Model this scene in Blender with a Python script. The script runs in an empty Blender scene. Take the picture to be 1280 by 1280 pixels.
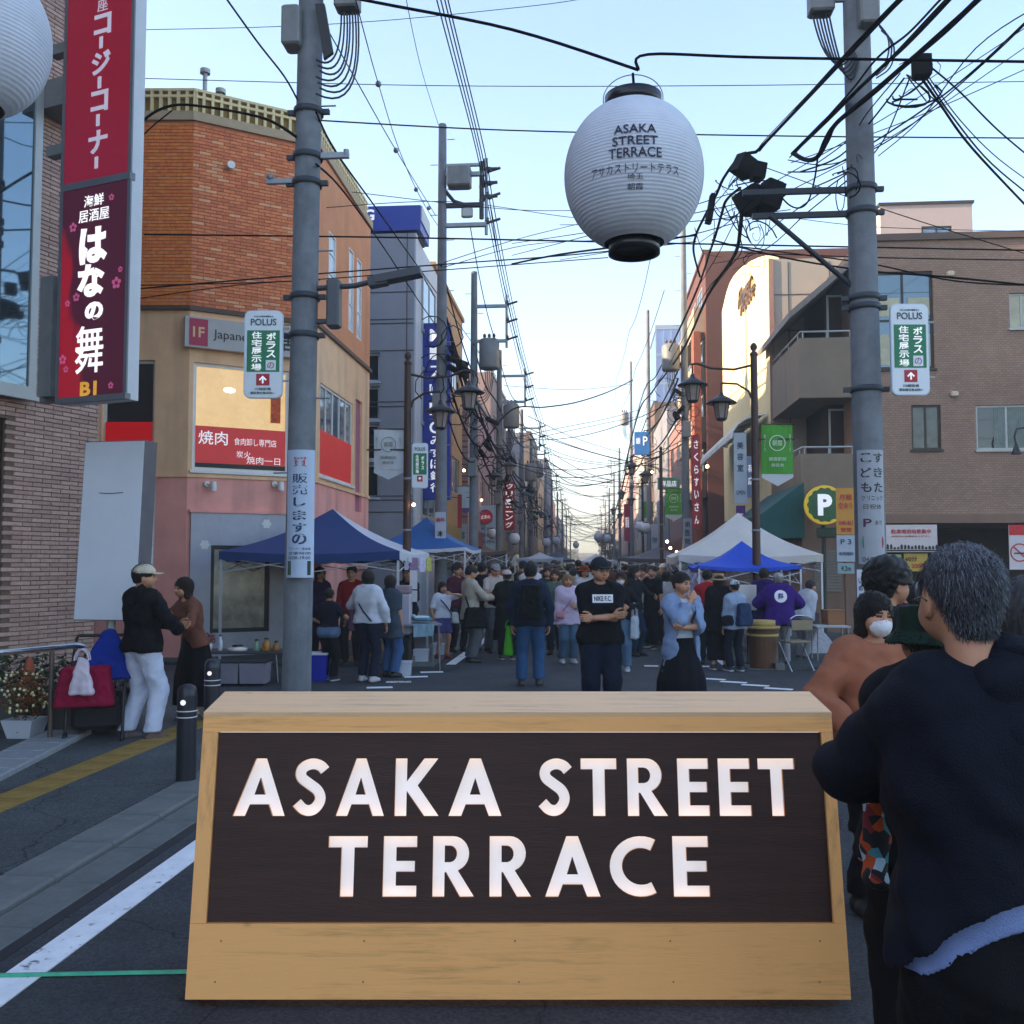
import bpy, bmesh, math, random
import numpy as np
from mathutils import Vector, Matrix
random.seed(7); np.random.seed(7)
SC = bpy.context.scene
COL = SC.collection
R = math.radians
# ---------------------------------------------------------------- camera
F = 1200.0                       # focal length in photo pixels (1280 wide)
CZ = 1.62
YAW = math.atan(95/1200.0); PITCH = math.atan(66/1200.0)
cd = bpy.data.cameras.new('camera'); cam = bpy.data.objects.new('camera', cd); COL.objects.link(cam)
cd.sensor_width = 36; cd.sensor_fit = 'HORIZONTAL'; cd.lens = 36*F/1280.0
cd.clip_start = 0.05; cd.clip_end = 3000
fh = Vector((-math.sin(YAW), math.cos(YAW), 0)); RT = Vector((math.cos(YAW), math.sin(YAW), 0))
FW = fh*math.cos(PITCH) + Vector((0,0,1))*math.sin(PITCH)
UP = -fh*math.sin(PITCH) + Vector((0,0,1))*math.cos(PITCH)
cam.matrix_world = Matrix((( RT.x, UP.x, -FW.x, 0), (RT.y, UP.y, -FW.y, 0), (RT.z, UP.z, -FW.z, CZ), (0,0,0,1)))
SC.camera = cam
# ---------------------------------------------------------------- sky, sun, exposure
SUN_EL, SUN_AZ = R(21), R(-100)     # azimuth from +Y (down the street) clockwise: the sun stands to the left
sd = Vector((math.sin(SUN_AZ)*math.cos(SUN_EL), math.cos(SUN_AZ)*math.cos(SUN_EL), math.sin(SUN_EL)))
world = bpy.data.worlds.new('World'); SC.world = world; world.use_nodes = True
wn = world.node_tree; wn.nodes.clear()
sky = wn.nodes.new('ShaderNodeTexSky'); sky.sky_type = 'NISHITA'; sky.sun_disc = False
sky.sun_elevation = SUN_EL; sky.sun_rotation = SUN_AZ; sky.altitude = 0
sky.air_density = 1.0; sky.dust_density = 0.75; sky.ozone_density = 1.8
bg = wn.nodes.new('ShaderNodeBackground'); bg.inputs[1].default_value = 0.15
wo = wn.nodes.new('ShaderNodeOutputWorld')
wn.links.new(sky.outputs[0], bg.inputs[0]); wn.links.new(bg.outputs[0], wo.inputs[0])
sl = bpy.data.lights.new('sun', 'SUN'); sl.energy = 4.5; sl.angle = R(0.6); sl.color = (1.0, 0.80, 0.56)
so = bpy.data.objects.new('sun', sl); COL.objects.link(so)
so.rotation_euler = sd.to_track_quat('Z', 'Y').to_euler(); so.location = (-30, 0, 40)
SC.view_settings.view_transform = 'Standard'; SC.view_settings.look = 'None'
SC.view_settings.gamma = 1.0; SC.view_settings.use_curve_mapping = False
SC.view_settings.exposure = 1.80
SC.render.engine = 'CYCLES'
SC.cycles.max_bounces = 6; SC.cycles.diffuse_bounces = 3; SC.cycles.glossy_bounces = 3
SC.cycles.transmission_bounces = 4; SC.cycles.transparent_max_bounces = 8; SC.cycles.volume_bounces = 0
SC.cycles.caustics_reflective = False; SC.cycles.caustics_refractive = False
SC.cycles.use_denoising = True; SC.cycles.sample_clamp_indirect = 6

# ---------------------------------------------------------------- pixel -> place helpers
def ray(px, py): return FW*F + RT*(px-640) + UP*(640-py)
CP = Vector((0,0,CZ))
def PD(px, py, D):
    r = ray(px, py); return CP + r*(D/ (r.dot(fh)))
def PY(px, py, Y):
    r = ray(px, py); return CP + r*(Y/r.y)
def PX(px, py, X):
    r = ray(px, py); return CP + r*(X/r.x)
def PG(px, py, z=0.0):
    r = ray(px, py); return CP + r*((z-CZ)/r.z)
def to_px(p):
    v = Vector(p)-CP; w = v.dot(FW); return (640+F*v.dot(RT)/w, 640-F*v.dot(UP)/w)
# ---------------------------------------------------------------- materials
MATS = {}
def lin(c):
    if isinstance(c, str):
        c = c.lstrip('#'); c = [int(c[i:i+2], 16)/255 for i in (0,2,4)]
        return tuple(((x+.055)/1.055)**2.4 if x > .04045 else x/12.92 for x in c)
    return tuple(c)
def M(name, c=(.5,.5,.5), rough=.6, metal=0, var=.12, scale=6, bump=.0, bscale=60, emit=None, es=1.0, alpha=None,
      spec=.5, stretch=None, dirt=0.0, trans=0.0):
    if name in MATS: return MATS[name]
    c = lin(c); m = bpy.data.materials.new(name); m.use_nodes = True; nt = m.node_tree
    b = nt.nodes['Principled BSDF']; b.inputs['Roughness'].default_value = rough; b.inputs['Metallic'].default_value = metal
    b.inputs['Specular IOR Level'].default_value = spec
    tc = nt.nodes.new('ShaderNodeTexCoord'); vec = tc.outputs['Object']
    if stretch:
        mp = nt.nodes.new('ShaderNodeMapping'); mp.inputs['Scale'].default_value = stretch
        nt.links.new(vec, mp.inputs[0]); vec = mp.outputs[0]
    if var > 0:
        n = nt.nodes.new('ShaderNodeTexNoise'); n.inputs['Scale'].default_value = scale; n.inputs['Detail'].default_value = 5
        n.inputs['Roughness'].default_value = .65
        nt.links.new(vec, n.inputs['Vector'])
        cr = nt.nodes.new('ShaderNodeValToRGB'); cr.color_ramp.elements[0].position = .3; cr.color_ramp.elements[1].position = .72
        cr.color_ramp.elements[0].color = tuple(x*(1-var) for x in c)+(1,)
        cr.color_ramp.elements[1].color = tuple(min(1, x*(1+var)) for x in c)+(1,)
        nt.links.new(n.outputs['Fac'], cr.inputs[0]); out = cr.outputs[0]
        if dirt > 0:
            n2 = nt.nodes.new('ShaderNodeTexNoise'); n2.inputs['Scale'].default_value = scale*.35; n2.inputs['Detail'].default_value = 8
            mp2 = nt.nodes.new('ShaderNodeMapping'); mp2.inputs['Scale'].default_value = (3, 3, .35)
            nt.links.new(tc.outputs['Object'], mp2.inputs[0]); nt.links.new(mp2.outputs[0], n2.inputs['Vector'])
            r2 = nt.nodes.new('ShaderNodeMapRange'); r2.inputs[1].default_value = .52; r2.inputs[2].default_value = .75
            r2.inputs[3].default_value = 0; r2.inputs[4].default_value = dirt
            nt.links.new(n2.outputs['Fac'], r2.inputs[0])
            mx = nt.nodes.new('ShaderNodeMixRGB'); mx.inputs[2].default_value = tuple(x*.35 for x in c)+(1,)
            nt.links.new(r2.outputs[0], mx.inputs[0]); nt.links.new(out, mx.inputs[1]); out = mx.outputs[0]
        nt.links.new(out, b.inputs['Base Color'])
    else:
        b.inputs['Base Color'].default_value = c+(1,)
    if bump > 0:
        n3 = nt.nodes.new('ShaderNodeTexNoise'); n3.inputs['Scale'].default_value = bscale; n3.inputs['Detail'].default_value = 4
        nt.links.new(vec, n3.inputs['Vector'])
        bp = nt.nodes.new('ShaderNodeBump'); bp.inputs['Strength'].default_value = min(1, bump*4); bp.inputs['Distance'].default_value = .01
        nt.links.new(n3.outputs['Fac'], bp.inputs['Height']); nt.links.new(bp.outputs[0], b.inputs['Normal'])
    if emit is not None:
        b.inputs['Emission Color'].default_value = lin(emit)+(1,); b.inputs['Emission Strength'].default_value = es
    if trans: b.inputs['Transmission Weight'].default_value = trans
    if alpha is not None: b.inputs['Alpha'].default_value = alpha
    MATS[name] = m; return m

# ---------------------------------------------------------------- mesh builder
class MB:
    def __init__(s): s.v = []; s.f = []; s.mi = []; s.cur = 0; s.smooth = []
    def add(s, vs, fs, sm=False):
        o = len(s.v); s.v.extend([tuple(v) for v in vs])
        for f in fs: s.f.append(tuple(i+o for i in f)); s.mi.append(s.cur); s.smooth.append(sm)
        return s
    def box(s, c, d, rz=0, mat=None):
        x, y, z = d[0]/2, d[1]/2, d[2]/2; ca, sa = math.cos(rz), math.sin(rz)
        vs = []
        for k in (-z, z):
            for i, j in ((-x,-y), (x,-y), (x,y), (-x,y)):
                p = Vector((i*ca-j*sa, i*sa+j*ca, k))
                if mat is not None: p = mat @ Vector((i, j, k))
                vs.append(Vector(c)+p)
        return s.add(vs, [(0,3,2,1), (4,5,6,7), (0,1,5,4), (1,2,6,5), (2,3,7,6), (3,0,4,7)])
    def bb(s, lo, hi):
        return s.box([(a+b)/2 for a, b in zip(lo, hi)], [abs(b-a) for a, b in zip(lo, hi)])
    def bevbox(s, c, d, bv=.01, rz=0):
        x, y, z = d[0]/2, d[1]/2, d[2]/2; ca, sa = math.cos(rz), math.sin(rz); b = min(bv, x*.9, y*.9, z*.9)
        prof = []
        for (k, ins) in ((-z, b), (-z+b, 0), (z-b, 0), (z, b)):
            ring = []
            xx, yy = x-ins, y-ins
            for (i, j) in ((-xx+b, -yy), (xx-b, -yy), (xx, -yy+b), (xx, yy-b), (xx-b, yy), (-xx+b, yy), (-xx, yy-b), (-xx, -yy+b)):
                ring.append(Vector(c)+Vector((i*ca-j*sa, i*sa+j*ca, k)))
            prof.append(ring)
        vs = [v for r in prof for v in r]; fs = [tuple(range(7, -1, -1)), tuple(range(24, 32))]
        for r in range(3):
            for i in range(8):
                j = (i+1) % 8; fs.append((r*8+i, r*8+j, r*8+8+j, r*8+8+i))
        return s.add(vs, fs)
    def quad(s, *p): return s.add(p, [tuple(range(len(p)))])
    def prism(s, poly, vec):
        n = len(poly); vec = Vector(vec); a = [Vector(p) for p in poly]; b = [p+vec for p in a]
        fs = [tuple(range(n-1, -1, -1)), tuple(range(n, 2*n))]+[(i, (i+1) % n, n+(i+1) % n, n+i) for i in range(n)]
        return s.add(a+b, fs)
    def tube(s, pts, r, n=8, caps=True, sm=True):
        pts = [Vector(p) for p in pts]; m = len(pts); rs = r if isinstance(r, (list, tuple)) else [r]*m
        vs = []; prev = None
        for i, p in enumerate(pts):
            t = (pts[min(i+1, m-1)]-pts[max(i-1, 0)])
            if t.length < 1e-9: t = Vector((0,0,1))
            t.normalize()
            if prev is None: u = t.orthogonal().normalized()
            else:
                u = prev - t*prev.dot(t)
                u = u.normalized() if u.length > 1e-6 else t.orthogonal().normalized()
            prev = u; w = t.cross(u)
            for k in range(n):
                a = 2*math.pi*k/n; vs.append(p+(u*math.cos(a)+w*math.sin(a))*rs[i])
        fs = []
        for i in range(m-1):
            for k in range(n):
                l = (k+1) % n; fs.append((i*n+k, i*n+l, (i+1)*n+l, (i+1)*n+k))
        s.add(vs, fs, sm)
        if caps: s.add(vs[:n], [tuple(range(n-1, -1, -1))]); s.add(vs[-n:], [tuple(range(n))])
        return s
    def cyl(s, a, b, r, r2=None, n=12, sm=True): return s.tube([a, b], [r, r if r2 is None else r2], n, True, sm)
    def lathe(s, prof, c=(0,0,0), n=24, sm=True, axis='z', a0=0, a1=2*math.pi, cap=False):
        full = abs(a1-a0-2*math.pi) < 1e-6; nn = n if full else n+1
        vs = []
        for (r, z) in prof:
            for k in range(nn):
                a = a0+(a1-a0)*k/n; vs.append(Vector(c)+Vector((r*math.cos(a), r*math.sin(a), z)))
        fs = []
        for i in range(len(prof)-1):
            for k in range(n):
                l = (k+1) % nn if full else k+1
                fs.append((i*nn+k, i*nn+l, (i+1)*nn+l, (i+1)*nn+k))
        s.add(vs, fs, sm)
        if cap: s.add(vs[:nn], [tuple(range(nn-1, -1, -1))]); s.add(vs[-nn:], [tuple(range(nn))])
        return s
    def ball(s, c, r, n=10, sc=(1,1,1)):
        m = max(4, n//2+1); vs = []
        for i in range(m+1):
            th = math.pi*i/m
            for k in range(n):
                a = 2*math.pi*k/n
                vs.append(Vector(c)+Vector((r*sc[0]*math.sin(th)*math.cos(a), r*sc[1]*math.sin(th)*math.sin(a), r*sc[2]*math.cos(th))))
        fs = [(i*n+k, (i+1)*n+k, (i+1)*n+(k+1) % n, i*n+(k+1) % n) for i in range(m) for k in range(n)]
        return s.add(vs, fs, True)
    def mesh(s, name, mats):
        me = bpy.data.meshes.new(name); me.from_pydata(s.v, [], s.f)
        for m in (mats if isinstance(mats, (list, tuple)) else [mats]): me.materials.append(m)
        me.polygons.foreach_set('material_index', s.mi); me.polygons.foreach_set('use_smooth', s.smooth)
        me.update(); return me
    def build(s, name, mats, parent=None, loc=(0,0,0), rz=0, stuff=False):
        o = bpy.data.objects.new(name, s.mesh(name, mats)); COL.objects.link(o)
        o.location = loc; o.rotation_euler = (0,0,rz)
        if parent is not None: o.parent = parent
        if stuff: o['kind'] = 'stuff'
        return o
def tag(o, label=None, cat=None, group=None, kind=None):
    if label: o['label'] = label
    if cat: o['category'] = cat
    if group: o['group'] = group
    if kind: o['kind'] = kind
    return o
def thing(name, label, cat, loc=(0,0,0), rz=0, group=None):
    o = bpy.data.objects.new(name, None); COL.objects.link(o); o.location = loc; o.rotation_euler = (0,0,rz)
    o.empty_display_size = .1
    return tag(o, label, cat, group)
def struct(o): o['kind'] = 'structure'; return o
KIDS = {}
def copy_tree(o, parent=None):
    kids = list(o.children)
    c = o.copy(); COL.objects.link(c)
    if parent is not None: c.parent = parent
    for k in kids: copy_tree(k, c)
    return c
def place_copy(o, loc, rz=0, label=None, group=None, sc=1):
    c = copy_tree(o); c.location = loc; c.rotation_euler = (0,0,rz); c.scale = (sc,sc,sc)
    if label: c['label'] = label
    if group: c['group'] = group
    return c

# ---------------------------------------------------------------- lettering
TXT = {}
def text_mesh(s, size=1.0, bold=0.0, extrude=.002, align='CENTER', spacing=1.0, line=1.0, shear=0):
    key = (s, size, bold, extrude, align, spacing, line, shear)
    if key in TXT: return TXT[key]
    cu = bpy.data.curves.new('lettering', 'FONT'); cu.body = s; cu.size = size; cu.align_x = align; cu.align_y = 'CENTER'
    cu.extrude = extrude; cu.offset = bold*size; cu.space_character = spacing; cu.space_line = line; cu.resolution_u = 3; cu.shear = shear
    o = bpy.data.objects.new('lettering', cu); COL.objects.link(o)
    dg = bpy.context.evaluated_depsgraph_get(); me = bpy.data.meshes.new_from_object(o.evaluated_get(dg))
    bpy.data.objects.remove(o); me.name = 'lettering'
    TXT[key] = me; return me
def vtxt(s): return '\n'.join(s)
def lettering(s, size, loc, mat, parent=None, rz=0, w=None, h=None, name='lettering', tilt=0, **kw):
    """flat text facing -Y, upright; w/h fit it into a box; loc in the parent's frame"""
    me = text_mesh(s, size, **kw).copy()
    co = np.empty(len(me.vertices)*3); me.vertices.foreach_get('co', co); co = co.reshape(-1, 3)
    if len(co):
        lo, hi = co.min(0), co.max(0); c = (lo+hi)/2
        sx = w/(hi[0]-lo[0]) if w else None; sy = h/(hi[1]-lo[1]) if h else None
        if sx is None: sx = sy if sy else 1
        if sy is None: sy = sx
        x = (co[:,0]-c[0])*sx; z = (co[:,1]-c[1])*sy; y = -co[:,2]
        me.vertices.foreach_set('co', np.stack([x, y, z], 1).ravel())
    me.materials.clear(); me.materials.append(mat); me.update()
    o = bpy.data.objects.new(name, me); COL.objects.link(o); o.location = loc; o.rotation_euler = (tilt, 0, rz)
    if parent is not None: o.parent = parent
    return o
def board(mb, x0, x1, z0, z1, y0, y1): return mb.bb((x0, y0, z0), (x1, y1, z1))
def oct_poly(w, h, c, y):  # rounded rectangle outline in XZ
    pts = []
    for (sx, sz, a0) in ((1,1,0), (-1,1,90), (-1,-1,180), (1,-1,270)):
        for k in range(4):
            a = R(a0+k*30); pts.append((sx*(w/2-c)+c*math.cos(a), y, sz*(h/2-c)+c*math.sin(a)))
    return pts
# ---------------------------------------------------------------- people: signed distance bodies -> surface nets
def vnoise(P, seed=0):
    x, y, z = P[...,0], P[...,1], P[...,2]; s = seed*1.7
    return (np.sin(x*31+s+2.1*np.sin(z*17+s)) * np.sin(z*23+s*2+1.7*np.sin(x*13+y*11)) + .6*np.sin(y*37+z*29+s*3+1.5*np.sin(x*19)))/1.6
def surfnet(fn, lo, hi, res):
    lo = np.array(lo, float); hi = np.array(hi, float); n = np.maximum(np.ceil((hi-lo)/res).astype(int)+1, 4)
    ax = [lo[i]+np.arange(n[i])*res for i in range(3)]
    P = np.stack(np.meshgrid(*ax, indexing='ij'), -1).astype(np.float32)
    f = fn(P); f[0] = f[-1] = 1; f[:,0] = f[:,-1] = 1; f[:,:,0] = f[:,:,-1] = 1
    ins = f < 0
    c = np.zeros(tuple(n-1), int)
    for i in (0,1):
        for j in (0,1):
            for k in (0,1): c += ins[i:n[0]-1+i, j:n[1]-1+j, k:n[2]-1+k]
    act = (c > 0) & (c < 8); idx = -np.ones(act.shape, int); A = np.argwhere(act)
    if not len(A): return np.zeros((0,3)), []
    idx[act] = np.arange(len(A))
    acc = np.zeros((len(A), 3)); cnt = np.zeros(len(A))
    cor = [(i,j,k) for i in (0,1) for j in (0,1) for k in (0,1)]
    vals = {q: f[A[:,0]+q[0], A[:,1]+q[1], A[:,2]+q[2]] for q in cor}
    for q in cor:
        for d in range(3):
            if q[d] == 0:
                q2 = list(q); q2[d] = 1; q2 = tuple(q2); a, b = vals[q], vals[q2]
                m = (a < 0) != (b < 0); t = np.where(m, a/(a-b+1e-12), 0)
                e = np.array(q, float)[None].repeat(len(A), 0); e[:,d] += t
                acc += e*m[:,None]; cnt += m
    V = lo + (A+acc/cnt[:,None])*res
    faces = []
    for d in range(3):
        o1, o2 = (d+1) % 3, (d+2) % 3
        sl = [slice(1, n[i]-1) for i in range(3)]; sl[d] = slice(0, n[d]-1); s2 = list(sl); s2[d] = slice(1, n[d])
        a, b = ins[tuple(sl)], ins[tuple(s2)]
        for flip in (0, 1):
            E = np.argwhere((a & ~b) if not flip else (~a & b))
            if not len(E): continue
            for i in range(3):
                if i != d: E[:,i] += 1
            def g(u, v):
                q = E.copy(); q[:,o1] -= u; q[:,o2] -= v; return idx[q[:,0], q[:,1], q[:,2]]
            Q = np.stack([g(1,1), g(0,1), g(0,0), g(1,0)], 1)
            if flip: Q = Q[:, ::-1]
            faces.append(Q)
    return V, np.concatenate(faces)
def cap(P, a, b, ra, rb, fy=1.0, off=None):
    a = np.array(a, np.float32); b = np.array(b, np.float32)
    Q = P-a; ba = b-a
    if fy != 1.0:
        s = np.array([1, fy, 1], np.float32); Q = Q*s; ba = ba*s
    L = float((ba**2).sum())+1e-9
    t = np.clip((Q@ba)/L, 0, 1)
    D = Q-t[...,None]*ba
    return (np.sqrt((D**2).sum(-1))-(ra+(rb-ra)*t))/(fy**.5)
def ell(P, c, r):
    r = np.array(r, np.float32); q = (P-np.array(c, np.float32))/r
    k = np.sqrt((q**2).sum(-1)); return (k-1)*float(r.min())
def smin(a, b, k):
    h = np.clip(.5+.5*(b-a)/k, 0, 1); return b+(a-b)*h-k*h*(1-h)
def union(P, prims, k=.03):
    d = None
    for p in prims:
        q = cap(P, *p); d = q if d is None else smin(d, q, k)
    return d
def npmesh(name, V, Fc, mats, mi=None, smooth=True):
    me = bpy.data.meshes.new(name); nf = len(Fc)
    me.vertices.add(len(V)); me.vertices.foreach_set('co', np.asarray(V, np.float32).ravel())
    me.loops.add(nf*4); me.loops.foreach_set('vertex_index', np.asarray(Fc, np.int32).ravel())
    me.polygons.add(nf); me.polygons.foreach_set('loop_start', np.arange(nf, dtype=np.int32)*4)
    me.polygons.foreach_set('loop_total', np.full(nf, 4, np.int32))
    for m in (mats if isinstance(mats, (list, tuple)) else [mats]): me.materials.append(m)
    if mi is not None: me.polygons.foreach_set('material_index', np.asarray(mi, np.int32))
    me.polygons.foreach_set('use_smooth', np.full(nf, smooth))
    me.update(calc_edges=True); return me
def ik(a, t, l1, l2, hint):
    a, t, hint = map(lambda v: np.array(v, float), (a, t, hint)); d = t-a; L = np.linalg.norm(d)
    if L > (l1+l2)*.999: t = a+d/L*(l1+l2)*.999; d = t-a; L = np.linalg.norm(d)
    n = d/L; x = (l1*l1-l2*l2+L*L)/(2*L); h = math.sqrt(max(l1*l1-x*x, 0)); p = hint-n*hint.dot(n)
    p = p/(np.linalg.norm(p)+1e-9); return a+n*x+p*h, t
def rotm(yaw=0, pitch=0, roll=0):
    return np.array(Matrix.Rotation(yaw, 3, 'Z') @ Matrix.Rotation(pitch, 3, 'X') @ Matrix.Rotation(roll, 3, 'Y'))
def fab(col, key=None, rough=.85, var=.12, scale=10):
    key = key or ('fabric_%s' % (col if isinstance(col, str) else '_'.join('%02d' % int(x*99) for x in col)))
    return M(key, col, rough=rough, var=var, scale=scale, bump=.12, bscale=260, spec=.2)
SKINM = lambda: M('skin', '#b9866a', rough=.55, var=.06, scale=20, bump=.02, bscale=180, spec=.35)
def hand_prims(curl=.5, s=1.0, thumb=1, side=1):
    """local frame: +z along the hand, palm faces -y, thumb towards -x*side"""
    pr = []; 
    pr.append(((0,0,0), (0,0,.03*s), .021*s, .024*s, 1.35))
    pr.append(((-.018*s,0,.045*s), (.018*s,0,.045*s), .022*s, .021*s, 1.7))
    pr.append(((-.022*s,0,.068*s), (.024*s,0,.064*s), .015*s, .014*s, 1.4))
    for i, (x, L) in enumerate(((-.028,.072), (-.0095,.080), (.0095,.074), (.028,.058))):
        p = np.array((x*s, 0, .072*s-.004*abs(i-1)*s)); a = .25*curl+.06*i*curl
        for seg, (q, r) in enumerate(((.46,.0088), (.30,.0078), (.24,.007))):
            d = np.array((x*1.2, -math.sin(a), math.cos(a))); d[0] *= (1-curl*.7)
            p2 = p+d*L*s*q; pr.append((tuple(p), tuple(p2), r*s, (r-.0007)*s, 1.0)); p = p2; a += (.9+.1*i)*curl
    t0 = np.array((-.026*s, -.004*s, .022*s)); t1 = t0+np.array((-.024, -.012-.01*curl, .026))*s; t2 = t1+np.array((-.008, -.012*curl-.004, .028))*s
    t3 = t2+np.array((.004*curl, -.008*curl, .022))*s
    pr += [(tuple(t0), tuple(t1), .013*s, .0105*s, 1.0), (tuple(t1), tuple(t2), .0105*s, .009*s, 1.0), (tuple(t2), tuple(t3), .009*s, .0075*s, 1.0)]
    if side < 0: pr = [((-a[0], a[1], a[2]), (-b[0], b[1], b[2]), c, d, e) for a, b, c, d, e in pr]
    return pr
def head_fn(P, s, fem):
    d = ell(P, (0,.012*s,.035*s), (.074*s,.092*s,.088*s))
    d = smin(d, cap(P, (0,-.03*s,.01*s), (0,-.048*s,-.055*s), .056*s, .034*s if not fem else .03*s), .035)
    d = smin(d, cap(P, (-.03*s,-.03*s,-.03*s), (.03*s,-.03*s,-.03*s), .04*s, .04*s), .03)
    d = smin(d, cap(P, (0,-.082*s,.012*s), (0,-.098*s,-.018*s), .007*s, .0115*s), .014)      # nose
    d = smin(d, cap(P, (-.014*s,-.086*s,-.022*s), (.014*s,-.086*s,-.022*s), .007*s, .007*s), .01)
    d = smin(d, cap(P, (-.032*s,-.068*s,.028*s), (.032*s,-.068*s,.028*s), .012*s, .012*s), .014)   # brow
    for e in (-1, 1):
        d = -smin(-d, cap(P, (e*.022*s,-.092*s,.012*s), (e*.038*s,-.084*s,.012*s), .009*s, .008*s), .012)
        d = smin(d, cap(P, (e*.022*s,-.066*s,.010*s), (e*.036*s,-.062*s,.010*s), .012*s, .011*s), .004)
        d = smin(d, ell(P, (e*.077*s,.008*s,.0), (.008*s,.02*s,.032*s)), .008)
        d = smin(d, cap(P, (e*.045*s,-.05*s,-.02*s), (e*.03*s,-.06*s,-.03*s), .02*s, .016*s), .02)
    d = smin(d, cap(P, (-.018*s,-.078*s,-.047*s), (.018*s,-.078*s,-.047*s), .006*s, .006*s), .006)
    d = smin(d, cap(P, (-.014*s,-.078*s,-.057*s), (.014*s,-.078*s,-.057*s), .007*s, .007*s), .006)
    d = smin(d, cap(P, (0,.025*s,-.04*s), (0,.035*s,-.14*s), .05*s, .052*s), .03)
    return d
def rmat_from_z(z, yh):
    z = np.array(z, float); z /= np.linalg.norm(z); y = np.array(yh, float); y = y-z*y.dot(z)
    if np.linalg.norm(y) < 1e-4: y = np.array((1.,0,0))-z*z[0]
    y /= np.linalg.norm(y); x = np.cross(y, z); return np.stack([x, y, z], 1)
def person(label, loc, face=0, H=1.68, fem=False, lod=1, group=None,
           rh=None, lh=None, re=(-1,.6,-.3), le=(1,.6,-.3), rf=None, lf=None, lean=0, side=0, hyaw=0, hpitch=0, hroll=0, hoff=(0,0,0), hsc=1.0,
           top='#202024', top_len=.50, sleeve=1.0, loose=.02, sleeve_loose=.012, neck=.0, top_name='shirt', open_front=None,
           bottom='#23283a', btype='trousers', blen=.055, bloose=.018, shoes='#1d1d1f', sole=None,
           hair='short', hcol='#17120f', hat=None, hatc='#d8d2c4', mask=None, glasses=False, collar=0, hood=0, inner=None, flare=1.0, arch=0,
           curl=.5, rpalm=None, lpalm=None, extra=None, skin=None, mass=1.0, name='person', wr=.006):
    """face: rotation about Z; 0 looks towards -Y (at the camera)"""
    seed = random.random()*10
    if arch: wr *= .8
    T = thing(name, label, 'person', loc, face, group); sk = skin or SKINM()
    hr = {1: .0055, 2: .008, 3: .012}[lod]; br = {1: .0135, 2: .018, 3: .024}[lod]; cr = {1: .011, 2: .015, 3: .022}[lod]*(.68 if arch else 1)
    s = H/1.70; w = s*(.93 if fem else 1.0)
    hipz, shz = .507*H, .812*H; mm = mass
    Lr = rotm(0, lean, side)
    piv = np.array((0,0,hipz))
    def TR(p): return piv+Lr@(np.array(p, float)-piv)
    sh = {k: TR((k*.172*w*(.92 if fem else 1), .0, shz-.035)) for k in (-1, 1)}
    rh = rh or (-.235*w, -.06, .44*H); lh = lh or (.235*w, -.06, .44*H)
    el_r, rh = ik(sh[-1], rh, .29*s, .255*s, re); el_l, lh = ik(sh[1], lh, .29*s, .255*s, le)
    rf = rf or (-.105*w, 0, 0); lf = lf or (.105*w, -.03, 0)
    hp = {k: np.array((k*.088*w, .0, hipz-.01)) for k in (-1, 1)}
    an = {}; kn = {}
    for k, ft in ((-1, rf), (1, lf)):
        ft = np.array(ft, float); kn[k], an[k] = ik(hp[k], ft+np.array((0,.01,.085*s)), .239*H, .229*H, (k*.1,-1,0))
    def torso(g=0.0, lo=-1):
        # list of prims in the upright frame
        return [((-.07*w,.005,hipz+.01), (.07*w,.005,hipz+.01), (.105*s+g)*mm, (.105*s+g)*mm, 1.12),
                ((-.045*w,0,.60*H), (.045*w,0,.60*H), ((.098 if fem else .108)*s+g)*mm, ((.098 if fem else .108)*s+g)*mm, 1.12),
                ((-.06*w,0,.70*H), (.06*w,0,.70*H), (.112*s+g)*mm, (.112*s+g)*mm, 1.12),
                ((-.085*w,.005,.765*H), (.085*w,.005,.765*H), .100*s+g, .100*s+g, 1.15),
                ((-.14*w,.0,shz-.032), (.14*w,.0,shz-.032), .05*s+g*.8, .05*s+g*.8, 1.0),
                ((-.12*w,.01,shz-.012), (0,.02,shz+.04*s), .032*s+g, .042*s+g*.5, 1.0),
                ((.12*w,.01,shz-.012), (0,.02,shz+.04*s), .032*s+g, .042*s+g*.5, 1.0)] + \
               ([((-.06*w,-.085*s,.735*H), (.06*w,-.085*s,.735*H), .045*s+g*.6, .045*s+g*.6, 1.0)] if fem else [])
    Li = Lr.T.astype(np.float32); pv = piv.astype(np.float32)
    def inv(P): return (P-pv)@Li.T+pv if (lean or side) else P
    def arms(g, frac=1.0, flare=0.0):
        pr = []
        for a, e, h in ((sh[-1], el_r, rh), (sh[1], el_l, lh)):
            pr.append((tuple(a), tuple(e), .049*s+g, .039*s+g, 1.0))
            if frac > .5:
                t = min(1, (frac-.5)*2); q = e+(h-e)*t; pr.append((tuple(e), tuple(q), .039*s+g, (.039-.013*t)*s+g+flare, 1.0))
        return pr
    def legs(g, fl=0.0):
        pr = []
        for k in (-1, 1):
            pr.append((tuple(hp[k]), tuple(kn[k]), .082*s*mm+g, .055*s+g, 1.0))
            pr.append((tuple(kn[k]), tuple(an[k]), .054*s+g, .036*s+g+fl, 1.0))
        return pr
    def feet(g):
        pr = []
        for k in (-1, 1):
            a = an[k]-np.array((0,0,.085*s)); sp = k*.02
            pr.append((tuple(a+np.array((0,.03*s,.035*s))), tuple(a+np.array((sp*.5,-.07*s,.032*s))), .034*s+g, .034*s+g, 1.0))
            pr.append((tuple(a+np.array((sp*.5,-.07*s,.03*s))), tuple(a+np.array((sp,-.145*s,.024*s))), .036*s+g, .024*s+g, 1.0))
            pr.append((tuple(an[k]), tuple(a+np.array((0,.0,.04*s))), .034*s+g, .036*s+g, 1.0))
        return pr
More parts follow.
